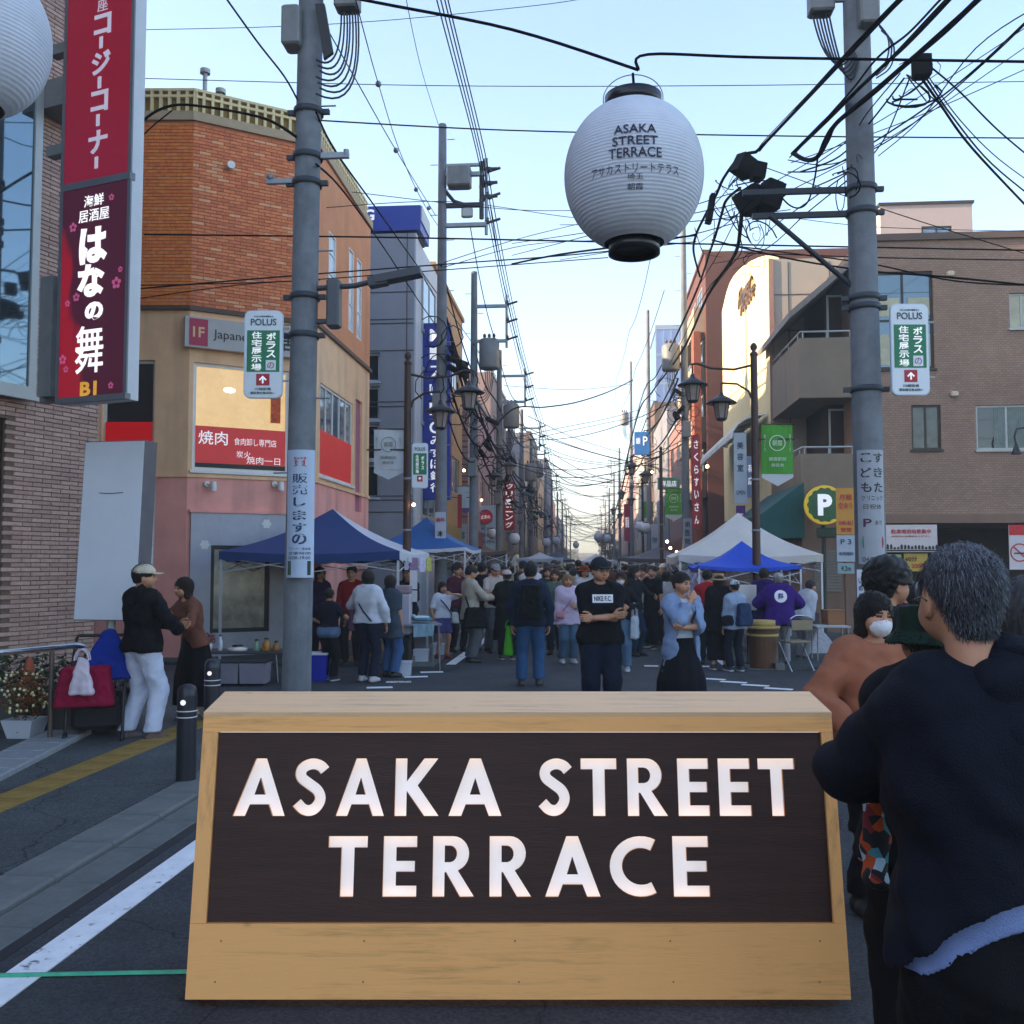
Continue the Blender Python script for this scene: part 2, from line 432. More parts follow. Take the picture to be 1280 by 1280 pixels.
    pts = np.array([sh[-1], sh[1], el_r, el_l, rh, lh, an[-1], an[1], kn[-1], kn[1], hp[1], hp[-1]])
    lo = pts.min(0)-.2; hi = pts.max(0)+.2; lo[2] = -.02; hi[2] = shz+.16
    hi[1] = max(hi[1], .28); lo[1] = min(lo[1], -.3)
    # body (skin), one mesh: trunk and limbs, head, hands
    def fbody(P):
        d = union(inv(P), torso(), .05); d = smin(d, union(P, arms(0), .02), .03)
        d = smin(d, union(P, legs(0), .02), .03); return smin(d, union(P, feet(-.004), .02), .02)
    V, Fc = surfnet(fbody, lo, hi, br*1.25); VS = [V]; FS = [Fc]; MI = [np.zeros(len(Fc), int)]; off = len(V)
    # head
    hs = hsc*s*(1.0 if fem else 1.04); HR = rotm(hyaw, hpitch, hroll); hc = TR(np.array((0,-.016*s,shz+.168*s))+np.array(hoff))
    def toH(Vl): return hc+Vl@HR.T
    V, Fc = surfnet(lambda P: head_fn(P, hs, fem), (-.11*s,-.13*s,-.16*s), (.11*s,.13*s,.145*s), hr)
    C = V[Fc].mean(1)/hs; mi = np.zeros(len(Fc), int); fr = C[:,1] < -.055
    if lod < 3:
        ax = np.abs(C[:,0]); mi[fr & (ax > .017) & (ax < .044) & (np.abs(C[:,2]-.0105) < .0048)] = 1
        mi[fr & (ax > .014) & (ax < .048) & (np.abs(C[:,2]-.0305-.02*(.03-ax)) < .0042)] = 1
        mi[fr & (ax < .021) & (np.abs(C[:,2]+.052) < .0075)] = 2
    VS.append(toH(V)); FS.append(Fc+off); MI.append(mi); off += len(V)
    for (h, e, palm, sd) in ((rh, el_r, rpalm, 1), (lh, el_l, lpalm, -1)):
        z = h-e; pm = palm if palm is not None else (sd*1.0, .25, 0)
        Rm = rmat_from_z(z, -np.array(pm, float)); pr = hand_prims(curl, s*1.02, side=-sd)
        V, Fc = surfnet(lambda P: union(P, pr, .006), (-.09,-.11,-.035), (.09,.05,.2), {1: .0045, 2: .007, 3: .01}[lod])
        VS.append(h+V@Rm.T); FS.append(Fc+off); MI.append(np.zeros(len(Fc), int)); off += len(V)
    me = npmesh('body', np.concatenate(VS), np.concatenate(FS), [sk, M('face_dark', '#1c1210', rough=.5, var=0), M('lips', '#8e4a42', rough=.5, var=0)], np.concatenate(MI))
    o = bpy.data.objects.new('body', me); COL.objects.link(o); o.parent = T
    def part(nm, fn, mats, l=lo, h=hi, res=cr):
        V, Fc = surfnet(fn, l, h, res)
        if not len(V): return None
        o = bpy.data.objects.new(nm, npmesh(nm, V, Fc, mats)); COL.objects.link(o); o.parent = T; return o
    # top
    hem = top_len*H; nz = shz+.035*s+neck
    def ftop(P):
        Q = inv(P)
        d = union(Q, torso(loose), .05)
        zz = Q[...,2]
        if top_len < .47:      # hangs below the hips
            d = smin(d, cap(Q, (-.08*w,.0,hem), (-.06*w,0,.56*H), .13*s+loose*1.3, .10*s+loose, 1.15), .05)
            d = smin(d, cap(Q, (.08*w,.0,hem), (.06*w,0,.56*H), .13*s+loose*1.3, .10*s+loose, 1.15), .05)
        elif loose < .05: d = smin(d, cap(Q, (-.085*w,.005,hipz+.03), (.085*w,.005,hipz+.03), .108*s*mm+loose, .108*s*mm+loose, 1.12), .04)
        d = np.maximum(d, (hem-arch*Q[...,0]**2+.006*np.sin(Q[...,0]*25+seed))-zz)
        if sleeve > 0:
            allp = arms(sleeve_loose+.004, sleeve, .008); npa = len(allp)//2; d_all = None
            for q_, (A_, E_, H_) in enumerate(((sh[-1], el_r, rh), (sh[1], el_l, lh))):
                a = union(P, allp[q_*npa:(q_+1)*npa], .015)
                if sleeve <= .5:
                    u = (E_-A_)/np.linalg.norm(E_-A_); c0 = A_+(E_-A_)*sleeve*2
                else: u = (H_-E_)/np.linalg.norm(H_-E_); c0 = E_+(H_-E_)*min(.97, (sleeve-.5)*2)
                cut = (P-c0.astype(np.float32))@u.astype(np.float32)
                near = np.linalg.norm(P-c0.astype(np.float32), axis=-1)-.16
                a = np.where((cut > 0) & (near < 0), np.maximum(a, cut), a)
                if sleeve <= .5: # drop the forearm region entirely
                    a = np.maximum(a, cut)
                d_all = a if d_all is None else np.minimum(d_all, a)
            d = smin(d, d_all, .02)
        d = np.maximum(d, -ell(Q, (0,-.015*s,shz+.085*s+neck), (.072*s,.078*s,.062*s)))
        if open_front:
            d = np.maximum(d, -np.maximum(np.abs(Q[...,0]+.0)-open_front*(.4+.6*np.clip((shz-zz)*2.5, 0, 1)), Q[...,1]+.0))
        d = d + vnoise(P, seed)*wr*1.1 + vnoise(P*2.1+3, seed)*wr*.35
        if arch: d = d-.004+.007*np.sin(P[...,2]*26+P[...,0]*14+2*np.sin(P[...,0]*9))*np.clip((1.35-P[...,2])*3, 0, 1)
        d = np.maximum(d, (hem-arch*Q[...,0]**2+.006*np.sin(Q[...,0]*25+seed))-zz)
        return d
    if inner:
        part('inner_shirt', lambda P: np.maximum(np.maximum(union(inv(P), torso(.027 if arch else .011), .05), (max(hem, .5*H)-.06*bool(arch)-arch*P[...,0]**2)-inv(P)[...,2]), -ell(inv(P), (0,-.04*s,shz+.085*s), (.07*s,.09*s,.07*s))), fab(inner), lo, hi, .007 if arch else cr)
    if top: part(top_name, ftop, fab(top))
    if collar:
        part('collar', lambda P: np.maximum(np.maximum(np.abs(cap(inv(P), (0,.012,shz+.02*s), (0,.03,shz+.14*s), .072*s, .066*s))-.006, (shz+.01*s)-inv(P)[...,2]), inv(P)[...,2]-(shz+(.03+collar)*s)+inv(P)[...,1]*-.3), fab(top), lo, hi)
    if hood:
        part('hood', lambda P: np.maximum(smin(cap(inv(P), (-.06,.075,shz+.03), (.06,.075,shz+.03), .05, .05), cap(inv(P), (-.03,.10,shz-.06), (.03,.10,shz-.06), .05, .05), .04), -ell(inv(P), (0,.02,shz+.1), (.07,.07,.09)))+vnoise(P, seed)*.005, fab(top), lo, hi)
    # bottom
    if btype == 'trousers' or btype == 'shorts':
        def fbot(P):
            d = union(P, legs(bloose, .012), .03)
            d = smin(d, cap(P, (-.07*w,.005,hipz+.02), (.07*w,.005,hipz+.02), (.107*s)*mm+bloose*.6, (.107*s)*mm+bloose*.6, 1.12), .04)
            d = np.maximum(np.maximum(d, P[...,2]-(min(.575*H, max(hem, .47*H)+.05) if not arch else hem-.045-arch*P[...,0]**2)), blen*H-P[...,2]+.004*np.sin(P[...,0]*60))
            return np.maximum(d+vnoise(P*np.array((1,1,.8), np.float32), seed+2)*wr*.9+vnoise(P*2.3, seed)*wr*.35, blen*H-P[...,2])
        part(btype, fbot, fab(bottom))
    elif btype == 'skirt':
        def fbot(P):
            z = P[...,2]; t = np.clip((.56*H-z)/(.56*H-blen*H), 0, 1)
            ang = np.arctan2(P[...,1], P[...,0])
            rr = (.128+flare*(.10*np.minimum(t*1.8,1)+.03*t))*s+bloose+.012*t*np.sin(ang*9+seed)
            d = np.sqrt((P[...,0]/1.12)**2+(P[...,1]*1.08)**2)-rr
            d = np.maximum(d, -(d+.018*1.0)) if False else d
            return np.maximum(np.maximum(d, z-.58*H), blen*H-z)
        part('skirt', fbot, fab(bottom))
    if shoes:
        def fsh(P): return np.maximum(union(P, feet(.010), .02), P[...,2]-.105*s)
        l2 = np.array((lo[0], min(an[-1][1], an[1][1])-.22, -.012)); h2 = np.array((hi[0], max(an[-1][1], an[1][1])+.12, .14))
        part('shoes', lambda P: np.maximum(fsh(P), .004-P[...,2]), [M('shoe_%s' % shoes, shoes, rough=.55, var=.1)], l2, h2, cr*.8)
        if sole: part('soles', lambda P: np.maximum(np.maximum(union(P, feet(.016), .02), P[...,2]-.028), .002-P[...,2]), [M('sole_%s' % sole, sole, rough=.6, var=.05)], l2, h2, cr*.8)
    # hair and hats, in the head frame
    hm = M('hair_%s' % hcol, hcol, rough=.45, var=.35, scale=40, stretch=(6,6,.6), bump=.25, bscale=120, spec=.4)
    def hpart(nm, fn, mat, l=(-.2,-.2,-.45), h=(.2,.2,.2), res=None):
        V, Fc = surfnet(fn, np.array(l)*s, np.array(h)*s, res or hr*1.15)
        if not len(V): return None
        o = bpy.data.objects.new(nm, npmesh(nm, toH(V), Fc, mat)); COL.objects.link(o); o.parent = T; return o
    g = hs
    def strands(P, k=.0035):
        a = np.arctan2(P[...,0], P[...,1]+.0); return k*np.sin(a*34+6*np.sin(P[...,2]*22+seed))+k*.6*np.sin(a*61+P[...,2]*45)
    if hair in ('short', 'crop', 'bob', 'long', 'bun', 'tail', 'curly'):
        grow = {'short': .014, 'crop': .009, 'bob': .02, 'long': .02, 'bun': .012, 'tail': .013, 'curly': .034}[hair]
        def fh_(P):
            d = ell(P, (0,.016*g,.04*g), ((.074+grow)*g, (.092+grow)*g, (.088+grow)*g))
            zl = {'short': -.045, 'crop': -.04, 'bob': -.11, 'long': -.30, 'bun': -.05, 'tail': -.05, 'curly': -.05}[hair]
            if hair in ('bob', 'long'):
                for e in (-1, 1): d = smin(d, cap(P, (e*.055*g,.01*g,.03*g), (e*.066*g,.02*g,(zl+.03)*g), .04*g, .036*g), .03)
                d = smin(d, cap(P, (0,.05*g,.03*g), (0,.065*g,(zl+.03)*g), .06*g, .052*g, 1.1), .03)
            else: d = smin(d, cap(P, (0,.045*g,.02*g), (0,.055*g,(zl+.015)*g), .055*g, .045*g), .02)
            if hair == 'bun': d = smin(d, ell(P, (0,.105*g,.065*g), (.036*g,.034*g,.034*g)), .012)
            if hair == 'tail': d = smin(d, cap(P, (0,.11*g,.03*g), (0,.115*g,-.16*g), .028*g, .018*g), .02)
            # face opening
            fo = ell(P, (0,-.105*g,-.028*g), (.068*g,.062*g,.078*g)) if hair not in ('crop', 'short') else ell(P, (0,-.10*g,-.02*g), (.082*g,.07*g,.08*g))
            d = np.maximum(d, -fo)
            if hair in ('short', 'crop', 'curly', 'bun', 'tail'):
                d = np.maximum(d, -np.maximum(P[...,2]-.012*g, P[...,1]-.025*g))
                d = np.maximum(d, -(ell(P, (0,0,-.06*g), (.2*g,.035*g,.065*g))))
            d = np.maximum(d, zl*g-P[...,2])
            if hair == 'curly': return d+.009*vnoise(P*3.2, seed)
            return d+strands(P)
        hpart('hair', fh_, hm)
    if hair == 'strands':       # short grey hair, built strand by strand over a close cap
        def fh2(P):
            d = ell(P, (0,.016*g,.038*g), (.078*g,.096*g,.090*g)); d = smin(d, cap(P, (0,.045*g,.02*g), (0,.05*g,-.05*g), .056*g, .046*g), .02)
            d = np.maximum(d, -ell(P, (0,-.10*g,-.02*g), (.085*g,.07*g,.085*g))); d = np.maximum(d, -np.maximum(P[...,2]-.018*g, P[...,1]-.035*g))
            return np.maximum(d, -.085*g-P[...,2])+strands(P, .0015)
        o = hpart('hair', fh2, hm)
        me = o.data; n = len(me.polygons); rs = np.random.RandomState(3)
        co = np.empty(len(me.vertices)*3); me.vertices.foreach_get('co', co); co = co.reshape(-1,3)
        lp = np.empty(n*4, np.int32); me.loops.foreach_get('vertex_index', lp); cen = co[lp.reshape(-1,4)].mean(1)
        loc_ = (cen-hc)@HR; c0 = np.array((0,.015*g,.02*g)); mb = MB()
        keep = np.where(loc_[:,2] > -.08*g)[0]
        for q in range(20000):
            i = keep[rs.randint(len(keep))]; p = loc_[i]+rs.normal(0,.0025,3); nrm = (p-c0)/np.linalg.norm(p-c0)
            up = p[2]/g; L = (.010+.009*max(0, min(1, (up+.02)/.12)))*rs.uniform(.6,1.3)
            fl = np.array((p[0]*1.5,.25*(1 if p[1] > 0 else -.6),-.55-.3*(up < .06)))
            d1 = nrm*.30+fl*1.0+rs.normal(0,.15,3); d1 /= np.linalg.norm(d1); d2 = -nrm*.05+fl*1.2+rs.normal(0,.15,3); d2 /= np.linalg.norm(d2)
            sidev = np.cross(d1, nrm+rs.normal(0,.3,3)); sidev /= np.linalg.norm(sidev)+1e-9; wv = sidev*.0005
            a = p; b = p+d1*L*.5; c = b+d2*L*.5; pp = [toH(x) for x in (a-wv, a+wv, b+wv, b-wv, c)]
            mb.cur = int(rs.rand() < .10+.45*max(0, min(1, (up-.03)/.09)))  # pale strands thicken towards the crown: shine painted into the colour
            mb.add(pp, [(0,1,2,3), (3,2,4)], True)
        so_ = mb.build('hair_strand', [M('hair_grey', '#383a42', rough=.6, var=.3, scale=60), M('hair_pale_shine', '#70737e', rough=.6, var=.2, scale=60)], T, stuff=True)
    hatm = fab(hatc, 'hat_%s' % hatc, rough=.8)
    if hat == 'cap':
        hpart('cap', lambda P: np.maximum(ell(P, (0,.012*g,.052*g), (.089*g,.107*g,.088*g)), .045*g-P[...,2]), hatm)
        hpart('cap_peak', lambda P: np.maximum(np.maximum(np.abs(P[...,2]-.052*g+.25*(P[...,1]+.1*g)*-1*.3+P[...,0]**2*2.2)-.005*g, np.sqrt((P[...,0]/.85)**2+(P[...,1]+.085*g)**2)-.083*g), P[...,1]+.075*g), hatm)
    if hat in ('bucket', 'straw'):
        bw = .145 if hat == 'bucket' else .165; dr = .9 if hat == 'bucket' else .35
        def fhat(P):
            r = np.sqrt(P[...,0]**2+(P[...,1]-.01*g)**2); z = P[...,2]
            crown = np.maximum(np.maximum(r-(.099-.12*np.clip(z-.05*g, 0, 1))*g, z-.137*g), .03*g-z)
            brim = np.maximum(np.abs(z-(.045*g-(r-.095*g)*dr))-.0055, np.maximum(r-bw*g, .085*g-r))
            return smin(crown, brim, .008)+.002*vnoise(P*2, seed)
        hpart('hat', fhat, hatm, h=(.2,.2,.24))
    if mask:
        hpart('face_mask', lambda P: np.maximum(np.maximum(np.abs(np.minimum(ell(P, (0,-.04*g,-.035*g), (.062*g,.066*g,.062*g)), 9))-.004, P[...,2]+.002*g+.25*np.abs(P[...,0])), P[...,1]+.045*g), M('mask_white', '#d9dde6', rough=.8, var=.04))
        for e in (-1, 1):
            mb = MB(); mb.tube([toH(np.array(p)*g) for p in ((e*.052,-.06,-.02), (e*.072,-.02,-.005), (e*.082,.02,.012))], .0012, 5); mb.build('mask_loop', MATS['mask_white'], T)
    if glasses:
        mb = MB()
        for e in (-1, 1):
            cx = e*.031
            mb.tube([toH(np.array((cx+.021*math.cos(t), -.093, .010+.015*math.sin(t)))*g) for t in np.linspace(0, 2*math.pi, 13)], .0016, 5)
            mb.tube([toH(np.array(p)*g) for p in ((e*.052,-.092,.014), (e*.078,-.05,.016), (e*.083,.0,.016), (e*.083,.025,.004))], .0016, 5)
        mb.tube([toH(np.array(p)*g) for p in ((-.010,-.097,.012), (0,-.099,.014), (.010,-.097,.012))], .0014, 5)
        mb.build('glasses', M('glasses_dark', '#151515', rough=.3, var=0), T)
    info = dict(T=T, sh=sh, el=(el_r, el_l), rh=rh, lh=lh, hc=hc, toH=toH, g=g, shz=shz, hipz=hipz, inv=inv, part=part, lo=lo, hi=hi, H=H, s=s, w=w, TR=TR, seed=seed)
    return info
def strap(I, pts, mat, wdt=.02, name='strap'):
    """a flat band over the body along local points"""
    mb = MB(); n = len(pts); P = [Vector(p) for p in pts]
    for i in range(n-1):
        a, b = P[i], P[i+1]; t = (b-a).normalized(); out = Vector((a.x, a.y, 0)); 
        if out.length < 1e-3: out = Vector((0,1,0))
        sdv = t.cross(out.normalized()).normalized()*wdt; o2 = out.normalized()*.006
        mb.add([a-sdv, a+sdv, b+sdv, b-sdv, a-sdv+o2, a+sdv+o2, b+sdv+o2, b-sdv+o2], [(0,1,2,3), (7,6,5,4), (0,4,5,1), (2,6,7,3), (1,5,6,2), (3,7,4,0)])
    return mb.build(name, mat, I['T'])
def blob_bag(name, label, cat, loc, size, col, rz=0, handle=True, hz=.2, seed=1, mat=None, res=.014, group=None, slump=.12):
    """a soft bag: rounded box with folds, and two handle loops"""
    T = thing(name, label, cat, loc, rz, group); sx, sy, sz = size
    def fn(P):
        q = np.abs(P-np.array((0,0,sz/2), np.float32))-np.array((sx/2-.03-slump*0, sy/2-.03, sz/2-.03), np.float32)
        q[...,0] += slump*np.clip((P[...,2]/sz), 0, 1)*sx; q[...,1] += slump*np.clip(P[...,2]/sz, 0, 1)*sy
        return np.linalg.norm(np.maximum(q, 0), axis=-1)+np.minimum(q.max(-1), 0)-.03+vnoise(P*1.6, seed)*.009
    V, Fc = surfnet(fn, (-sx/2-.05,-sy/2-.05,-.03), (sx/2+.05,sy/2+.05,sz+.05), res)
    m = mat or fab(col); o = bpy.data.objects.new('bag_body', npmesh('bag_body', V, Fc, m)); COL.objects.link(o); o.parent = T
    if handle:
        for e in (-1, 1):
            mb = MB(); mb.tube([(sx*.28*math.cos(t), e*sy*.25, sz-.03+hz*math.sin(t)) for t in np.linspace(0, math.pi, 9)], .008, 6); mb.build('handle', m, T)
    return T
# ---------------------------------------------------------------- shared materials
WHITE = M('paint_white', '#e6e6e4', rough=.5, var=.05)
BLACK = M('paint_black', '#141416', rough=.5, var=.1)
def asphalt(name, c):
    m = M(name, c, rough=.8, var=.22, scale=1.6, bump=.3, bscale=170, spec=.35); nt = m.node_tree; b = nt.nodes['Principled BSDF']
    tc = nt.nodes.new('ShaderNodeTexCoord'); v = nt.nodes.new('ShaderNodeTexVoronoi'); v.inputs['Scale'].default_value = 95; nt.links.new(tc.outputs['Object'], v.inputs['Vector'])
    sp = nt.nodes.new('ShaderNodeSeparateColor'); nt.links.new(v.outputs['Color'], sp.inputs[0]); mr = nt.nodes.new('ShaderNodeMapRange'); mr.inputs[1].default_value = .0; mr.inputs[2].default_value = 1; mr.inputs[3].default_value = .65; mr.inputs[4].default_value = 1.5
    nt.links.new(sp.outputs[0], mr.inputs[0]); mx = nt.nodes.new('ShaderNodeMixRGB'); mx.blend_type = 'MULTIPLY'; mx.inputs[0].default_value = 1
    nt.links.new(b.inputs['Base Color'].links[0].from_socket, mx.inputs[1]); nt.links.new(mr.outputs[0], mx.inputs[2])
    # cracks (warped cell edges, only here and there) and worn pale or stained patches
    L_ = nt.links.new; nz = nt.nodes.new('ShaderNodeTexNoise'); nz.inputs['Scale'].default_value = 3.5; nz.inputs['Detail'].default_value = 6; L_(tc.outputs['Object'], nz.inputs['Vector'])
    ad = nt.nodes.new('ShaderNodeMixRGB'); ad.blend_type = 'ADD'; ad.inputs[0].default_value = .35; L_(tc.outputs['Object'], ad.inputs[1]); L_(nz.outputs['Color'], ad.inputs[2])
    ve = nt.nodes.new('ShaderNodeTexVoronoi'); ve.feature = 'DISTANCE_TO_EDGE'; ve.inputs['Scale'].default_value = .55; L_(ad.outputs[0], ve.inputs['Vector'])
    ce = nt.nodes.new('ShaderNodeMapRange'); ce.inputs[1].default_value = .001; ce.inputs[2].default_value = .006; ce.inputs[3].default_value = .35; ce.inputs[4].default_value = 1; L_(ve.outputs['Distance'], ce.inputs[0])
    n4 = nt.nodes.new('ShaderNodeTexNoise'); n4.inputs['Scale'].default_value = .45; n4.inputs['Detail'].default_value = 9; n4.inputs['Roughness'].default_value = .7; L_(tc.outputs['Object'], n4.inputs['Vector'])
    m4 = nt.nodes.new('ShaderNodeMapRange'); m4.inputs[1].default_value = .3; m4.inputs[2].default_value = .7; m4.inputs[3].default_value = .68; m4.inputs[4].default_value = 1.4; L_(n4.outputs['Fac'], m4.inputs[0])
    mu = nt.nodes.new('ShaderNodeMath'); mu.operation = 'MULTIPLY'; L_(ce.outputs[0], mu.inputs[0]); L_(m4.outputs[0], mu.inputs[1])
    mz = nt.nodes.new('ShaderNodeMixRGB'); mz.blend_type = 'MULTIPLY'; mz.inputs[0].default_value = 1; L_(mx.outputs[0], mz.inputs[1]); L_(mu.outputs[0], mz.inputs[2]); L_(mz.outputs[0], b.inputs['Base Color']); return m
ASPH = asphalt('asphalt', (.048,.052,.060))
CONC = M('concrete', (.20,.20,.19), rough=.85, var=.2, scale=3, bump=.1, bscale=90, dirt=.5)
POLEC = M('pole_concrete', (.17,.185,.21), rough=.85, var=.22, scale=5, bump=.06, bscale=80, dirt=.6)
STEEL = M('galvanised_steel', '#8a9096', rough=.45, metal=.6, var=.15)
GREYBOX = M('cabinet_grey', '#77797b', rough=.55, var=.15, dirt=.3)
GLASS = M('window_glass', (.018,.022,.028), rough=.06, var=.4, scale=.7, spec=1.0)
GLASS2 = M('window_glass_blue', (.17,.23,.29), rough=.06, metal=.55, var=.25, scale=.9, spec=1.0)
MIRR = M('window_film_mirror', (.15,.20,.235), rough=.03, metal=.85, var=.1, scale=.5)
GLASSL = M('window_glass_curtain', (.36,.36,.27), rough=.3, var=.35, scale=3, stretch=(7,7,.3))
ALU = M('aluminium_frame', '#a7a9a8', rough=.4, metal=.3, var=.06)
BRONZE = M('bronze_frame', '#3a322c', rough=.45, metal=.4, var=.1)
WIREM = M('wire_black', '#0a0b10', rough=.9, var=0, spec=.1)
BROWNP = M('post_brown', '#3a1f18', rough=.5, var=.2, scale=9)
def frame_mat(loc, rz): return Matrix.Translation(loc) @ Matrix.Rotation(rz, 4, 'Z')
class Fr:
    """a wall frame: local x along the wall, -y outward, z up; pieces become children of root"""
    def __init__(s, root, loc, rz): s.root = root; s.loc = Vector((loc[0], loc[1], 0)); s.rz = rz; s.m = frame_mat(s.loc, rz); s.inv = s.m.inverted()
    def put(s, o, parent=None):
        if parent is None or parent == s.root:
            o.parent = s.root
            if s.root is not None: o.matrix_parent_inverse = frame_mat(s.root.location, s.root.rotation_euler.z).inverted()
            o.matrix_basis = s.m
        else: o.parent = parent
        return o
    def build(s, mb, name, mats, parent=None, stuff=False):
        o = s.put(mb.build(name, mats), parent)
        if stuff: o['kind'] = 'stuff'
        return o
    def hit(s, px, py, y=0.0):
        """where the sight line through a photo pixel meets the plane local y = y -> (x, z)"""
        r = s.inv.to_3x3() @ ray(px, py); c = s.inv @ CP; t = (y-c.y)/r.y; p = c+r*t; return p.x, p.z
    def text(s, txt, size, x, z, mat, y=-.006, parent=None, **kw):
        o = lettering(txt, size, (x, y, z), mat, None, **kw)
        if parent is None or parent == s.root:
            o.parent = s.root
            if s.root is not None: o.matrix_parent_inverse = frame_mat(s.root.location, s.root.rotation_euler.z).inverted()
            o.matrix_basis = s.m @ Matrix.Translation((x, y, z))
        else: o.parent = parent
        return o
def holed(mb, x0, x1, z0, z1, holes, y0=0, y1=.2):
    xs = sorted(set([x0, x1]+[a for h in holes for a in h[:2] if x0 < a < x1])); zs = sorted(set([z0, z1]+[a for h in holes for a in h[2:] if z0 < a < z1]))
    for i in range(len(xs)-1):
        run = None
        for j in range(len(zs)-1):
            cx, cz = (xs[i]+xs[i+1])/2, (zs[j]+zs[j+1])/2
            solid = not any(h[0] < cx < h[1] and h[2] < cz < h[3] for h in holes)
            if solid and run is None: run = zs[j]
            if (not solid or j == len(zs)-2) and run is not None:
                e = zs[j+1] if solid else zs[j]; mb.bb((xs[i], y0, run), (xs[i+1], y1, e)); run = None
def window(fr, x0, x1, z0, z1, pane=None, fm=None, nx=2, nz=1, rec=.10, ft=.045, sill=True, parent=None, proud=0.0, name='window'):
    pane = pane or GLASS; fm = fm or ALU; mb = MB(); y0, y1 = rec-.05-proud, rec-proud
    for a, b, c, d in ((x0, x1, z0, z0+ft), (x0, x1, z1-ft, z1), (x0, x0+ft, z0+ft, z1-ft), (x1-ft, x1, z0+ft, z1-ft)): mb.bb((a, y0, c), (b, y1, d))
    for i in range(1, nx): xm = x0+(x1-x0)*i/nx; mb.bb((xm-ft*.45, y0+.004, z0+ft), (xm+ft*.45, y1-.004, z1-ft))
    for i in range(1, nz): zm = z0+(z1-z0)*i/nz; mb.bb((x0+ft, y0+.008, zm-ft*.45), (x1-ft, y1-.008, zm+ft*.45))
    f = fr.build(mb, name, fm, parent)
    p = MB(); p.bb((x0+ft*.6, y1-.028, z0+ft*.6), (x1-ft*.6, y1-.018, z1-ft*.6)); fr.build(p, 'pane', pane, f)
    if sill: q = MB(); q.bb((x0-.04, -.05-proud, z0-.05), (x1+.04, rec-proud, z0-.003)); fr.build(q, 'sill', fm, f)
    return f
def tiles(fr, name, x0, x1, z0, z1, tw, th, gap, mats, holes=(), depth=.012, bond=.5, parent=None, weights=None, seed=1):
    rs = random.Random(seed); mb = MB(); row = 0; z = z0; n = len(mats)
    while z+th*.5 < z1:
        zt = min(z+th-gap, z1); x = x0-(tw*bond if row % 2 else 0)
        while x < x1:
            a, b = max(x, x0), min(x+tw-gap, x1)
            if b-a > .01 and not any(h[0]-.005 < (a+b)/2 < h[1]+.005 and h[2]-.005 < (z+zt)/2 < h[3]+.005 for h in holes):
                y = -depth*rs.uniform(.75, 1.1); mb.cur = rs.choices(range(n), weights)[0] if weights else rs.randrange(n)
                mb.add([(a,0,z), (b,0,z), (b,0,zt), (a,0,zt), (a+.002,y,z+.002), (b-.002,y,z+.002), (b-.002,y,zt-.002), (a+.002,y,zt-.002)],
                       [(4,5,6,7), (0,1,5,4), (1,2,6,5), (2,3,7,6), (3,0,4,7)])
            x += tw
        z += th; row += 1
    return fr.build(mb, name, mats, parent, stuff=True)
def brickmat(name, c1, c2, mortar, w=.22, h=.07, ms=.012, bump=.4):
    m = bpy.data.materials.new(name); m.use_nodes = True; nt = m.node_tree; b = nt.nodes['Principled BSDF']; b.inputs['Roughness'].default_value = .8
    tc = nt.nodes.new('ShaderNodeTexCoord'); sp = nt.nodes.new('ShaderNodeSeparateXYZ'); cb = nt.nodes.new('ShaderNodeCombineXYZ')
    ad = nt.nodes.new('ShaderNodeMath'); ad.operation = 'ADD'
    nt.links.new(tc.outputs['Object'], sp.inputs[0]); nt.links.new(sp.outputs[0], ad.inputs[0]); nt.links.new(sp.outputs[1], ad.inputs[1])
    nt.links.new(ad.outputs[0], cb.inputs[0]); nt.links.new(sp.outputs[2], cb.inputs[1])
    br = nt.nodes.new('ShaderNodeTexBrick'); br.inputs['Scale'].default_value = 1; br.inputs['Brick Width'].default_value = w; br.inputs['Row Height'].default_value = h
    br.inputs['Mortar Size'].default_value = ms; br.inputs['Color1'].default_value = lin(c1)+(1,); br.inputs['Color2'].default_value = lin(c2)+(1,); br.inputs['Mortar'].default_value = lin(mortar)+(1,)
    nt.links.new(cb.outputs[0], br.inputs['Vector'])
    n = nt.nodes.new('ShaderNodeTexNoise'); n.inputs['Scale'].default_value = 1.3; n.inputs['Detail'].default_value = 6; nt.links.new(tc.outputs['Object'], n.inputs['Vector'])
    mr = nt.nodes.new('ShaderNodeMapRange'); mr.inputs[3].default_value = .72; mr.inputs[4].default_value = 1.25; nt.links.new(n.outputs['Fac'], mr.inputs[0])
    mx = nt.nodes.new('ShaderNodeMixRGB'); mx.blend_type = 'MULTIPLY'; mx.inputs[0].default_value = 1
    nt.links.new(br.outputs['Color'], mx.inputs[1]); nt.links.new(mr.outputs[0], mx.inputs[2]); nt.links.new(mx.outputs[0], b.inputs['Base Color'])
    bp = nt.nodes.new('ShaderNodeBump'); bp.inputs['Strength'].default_value = bump; bp.inputs['Distance'].default_value = .01; bp.invert = True
    nt.links.new(br.outputs['Fac'], bp.inputs['Height']); nt.links.new(bp.outputs[0], b.inputs['Normal'])
    return m
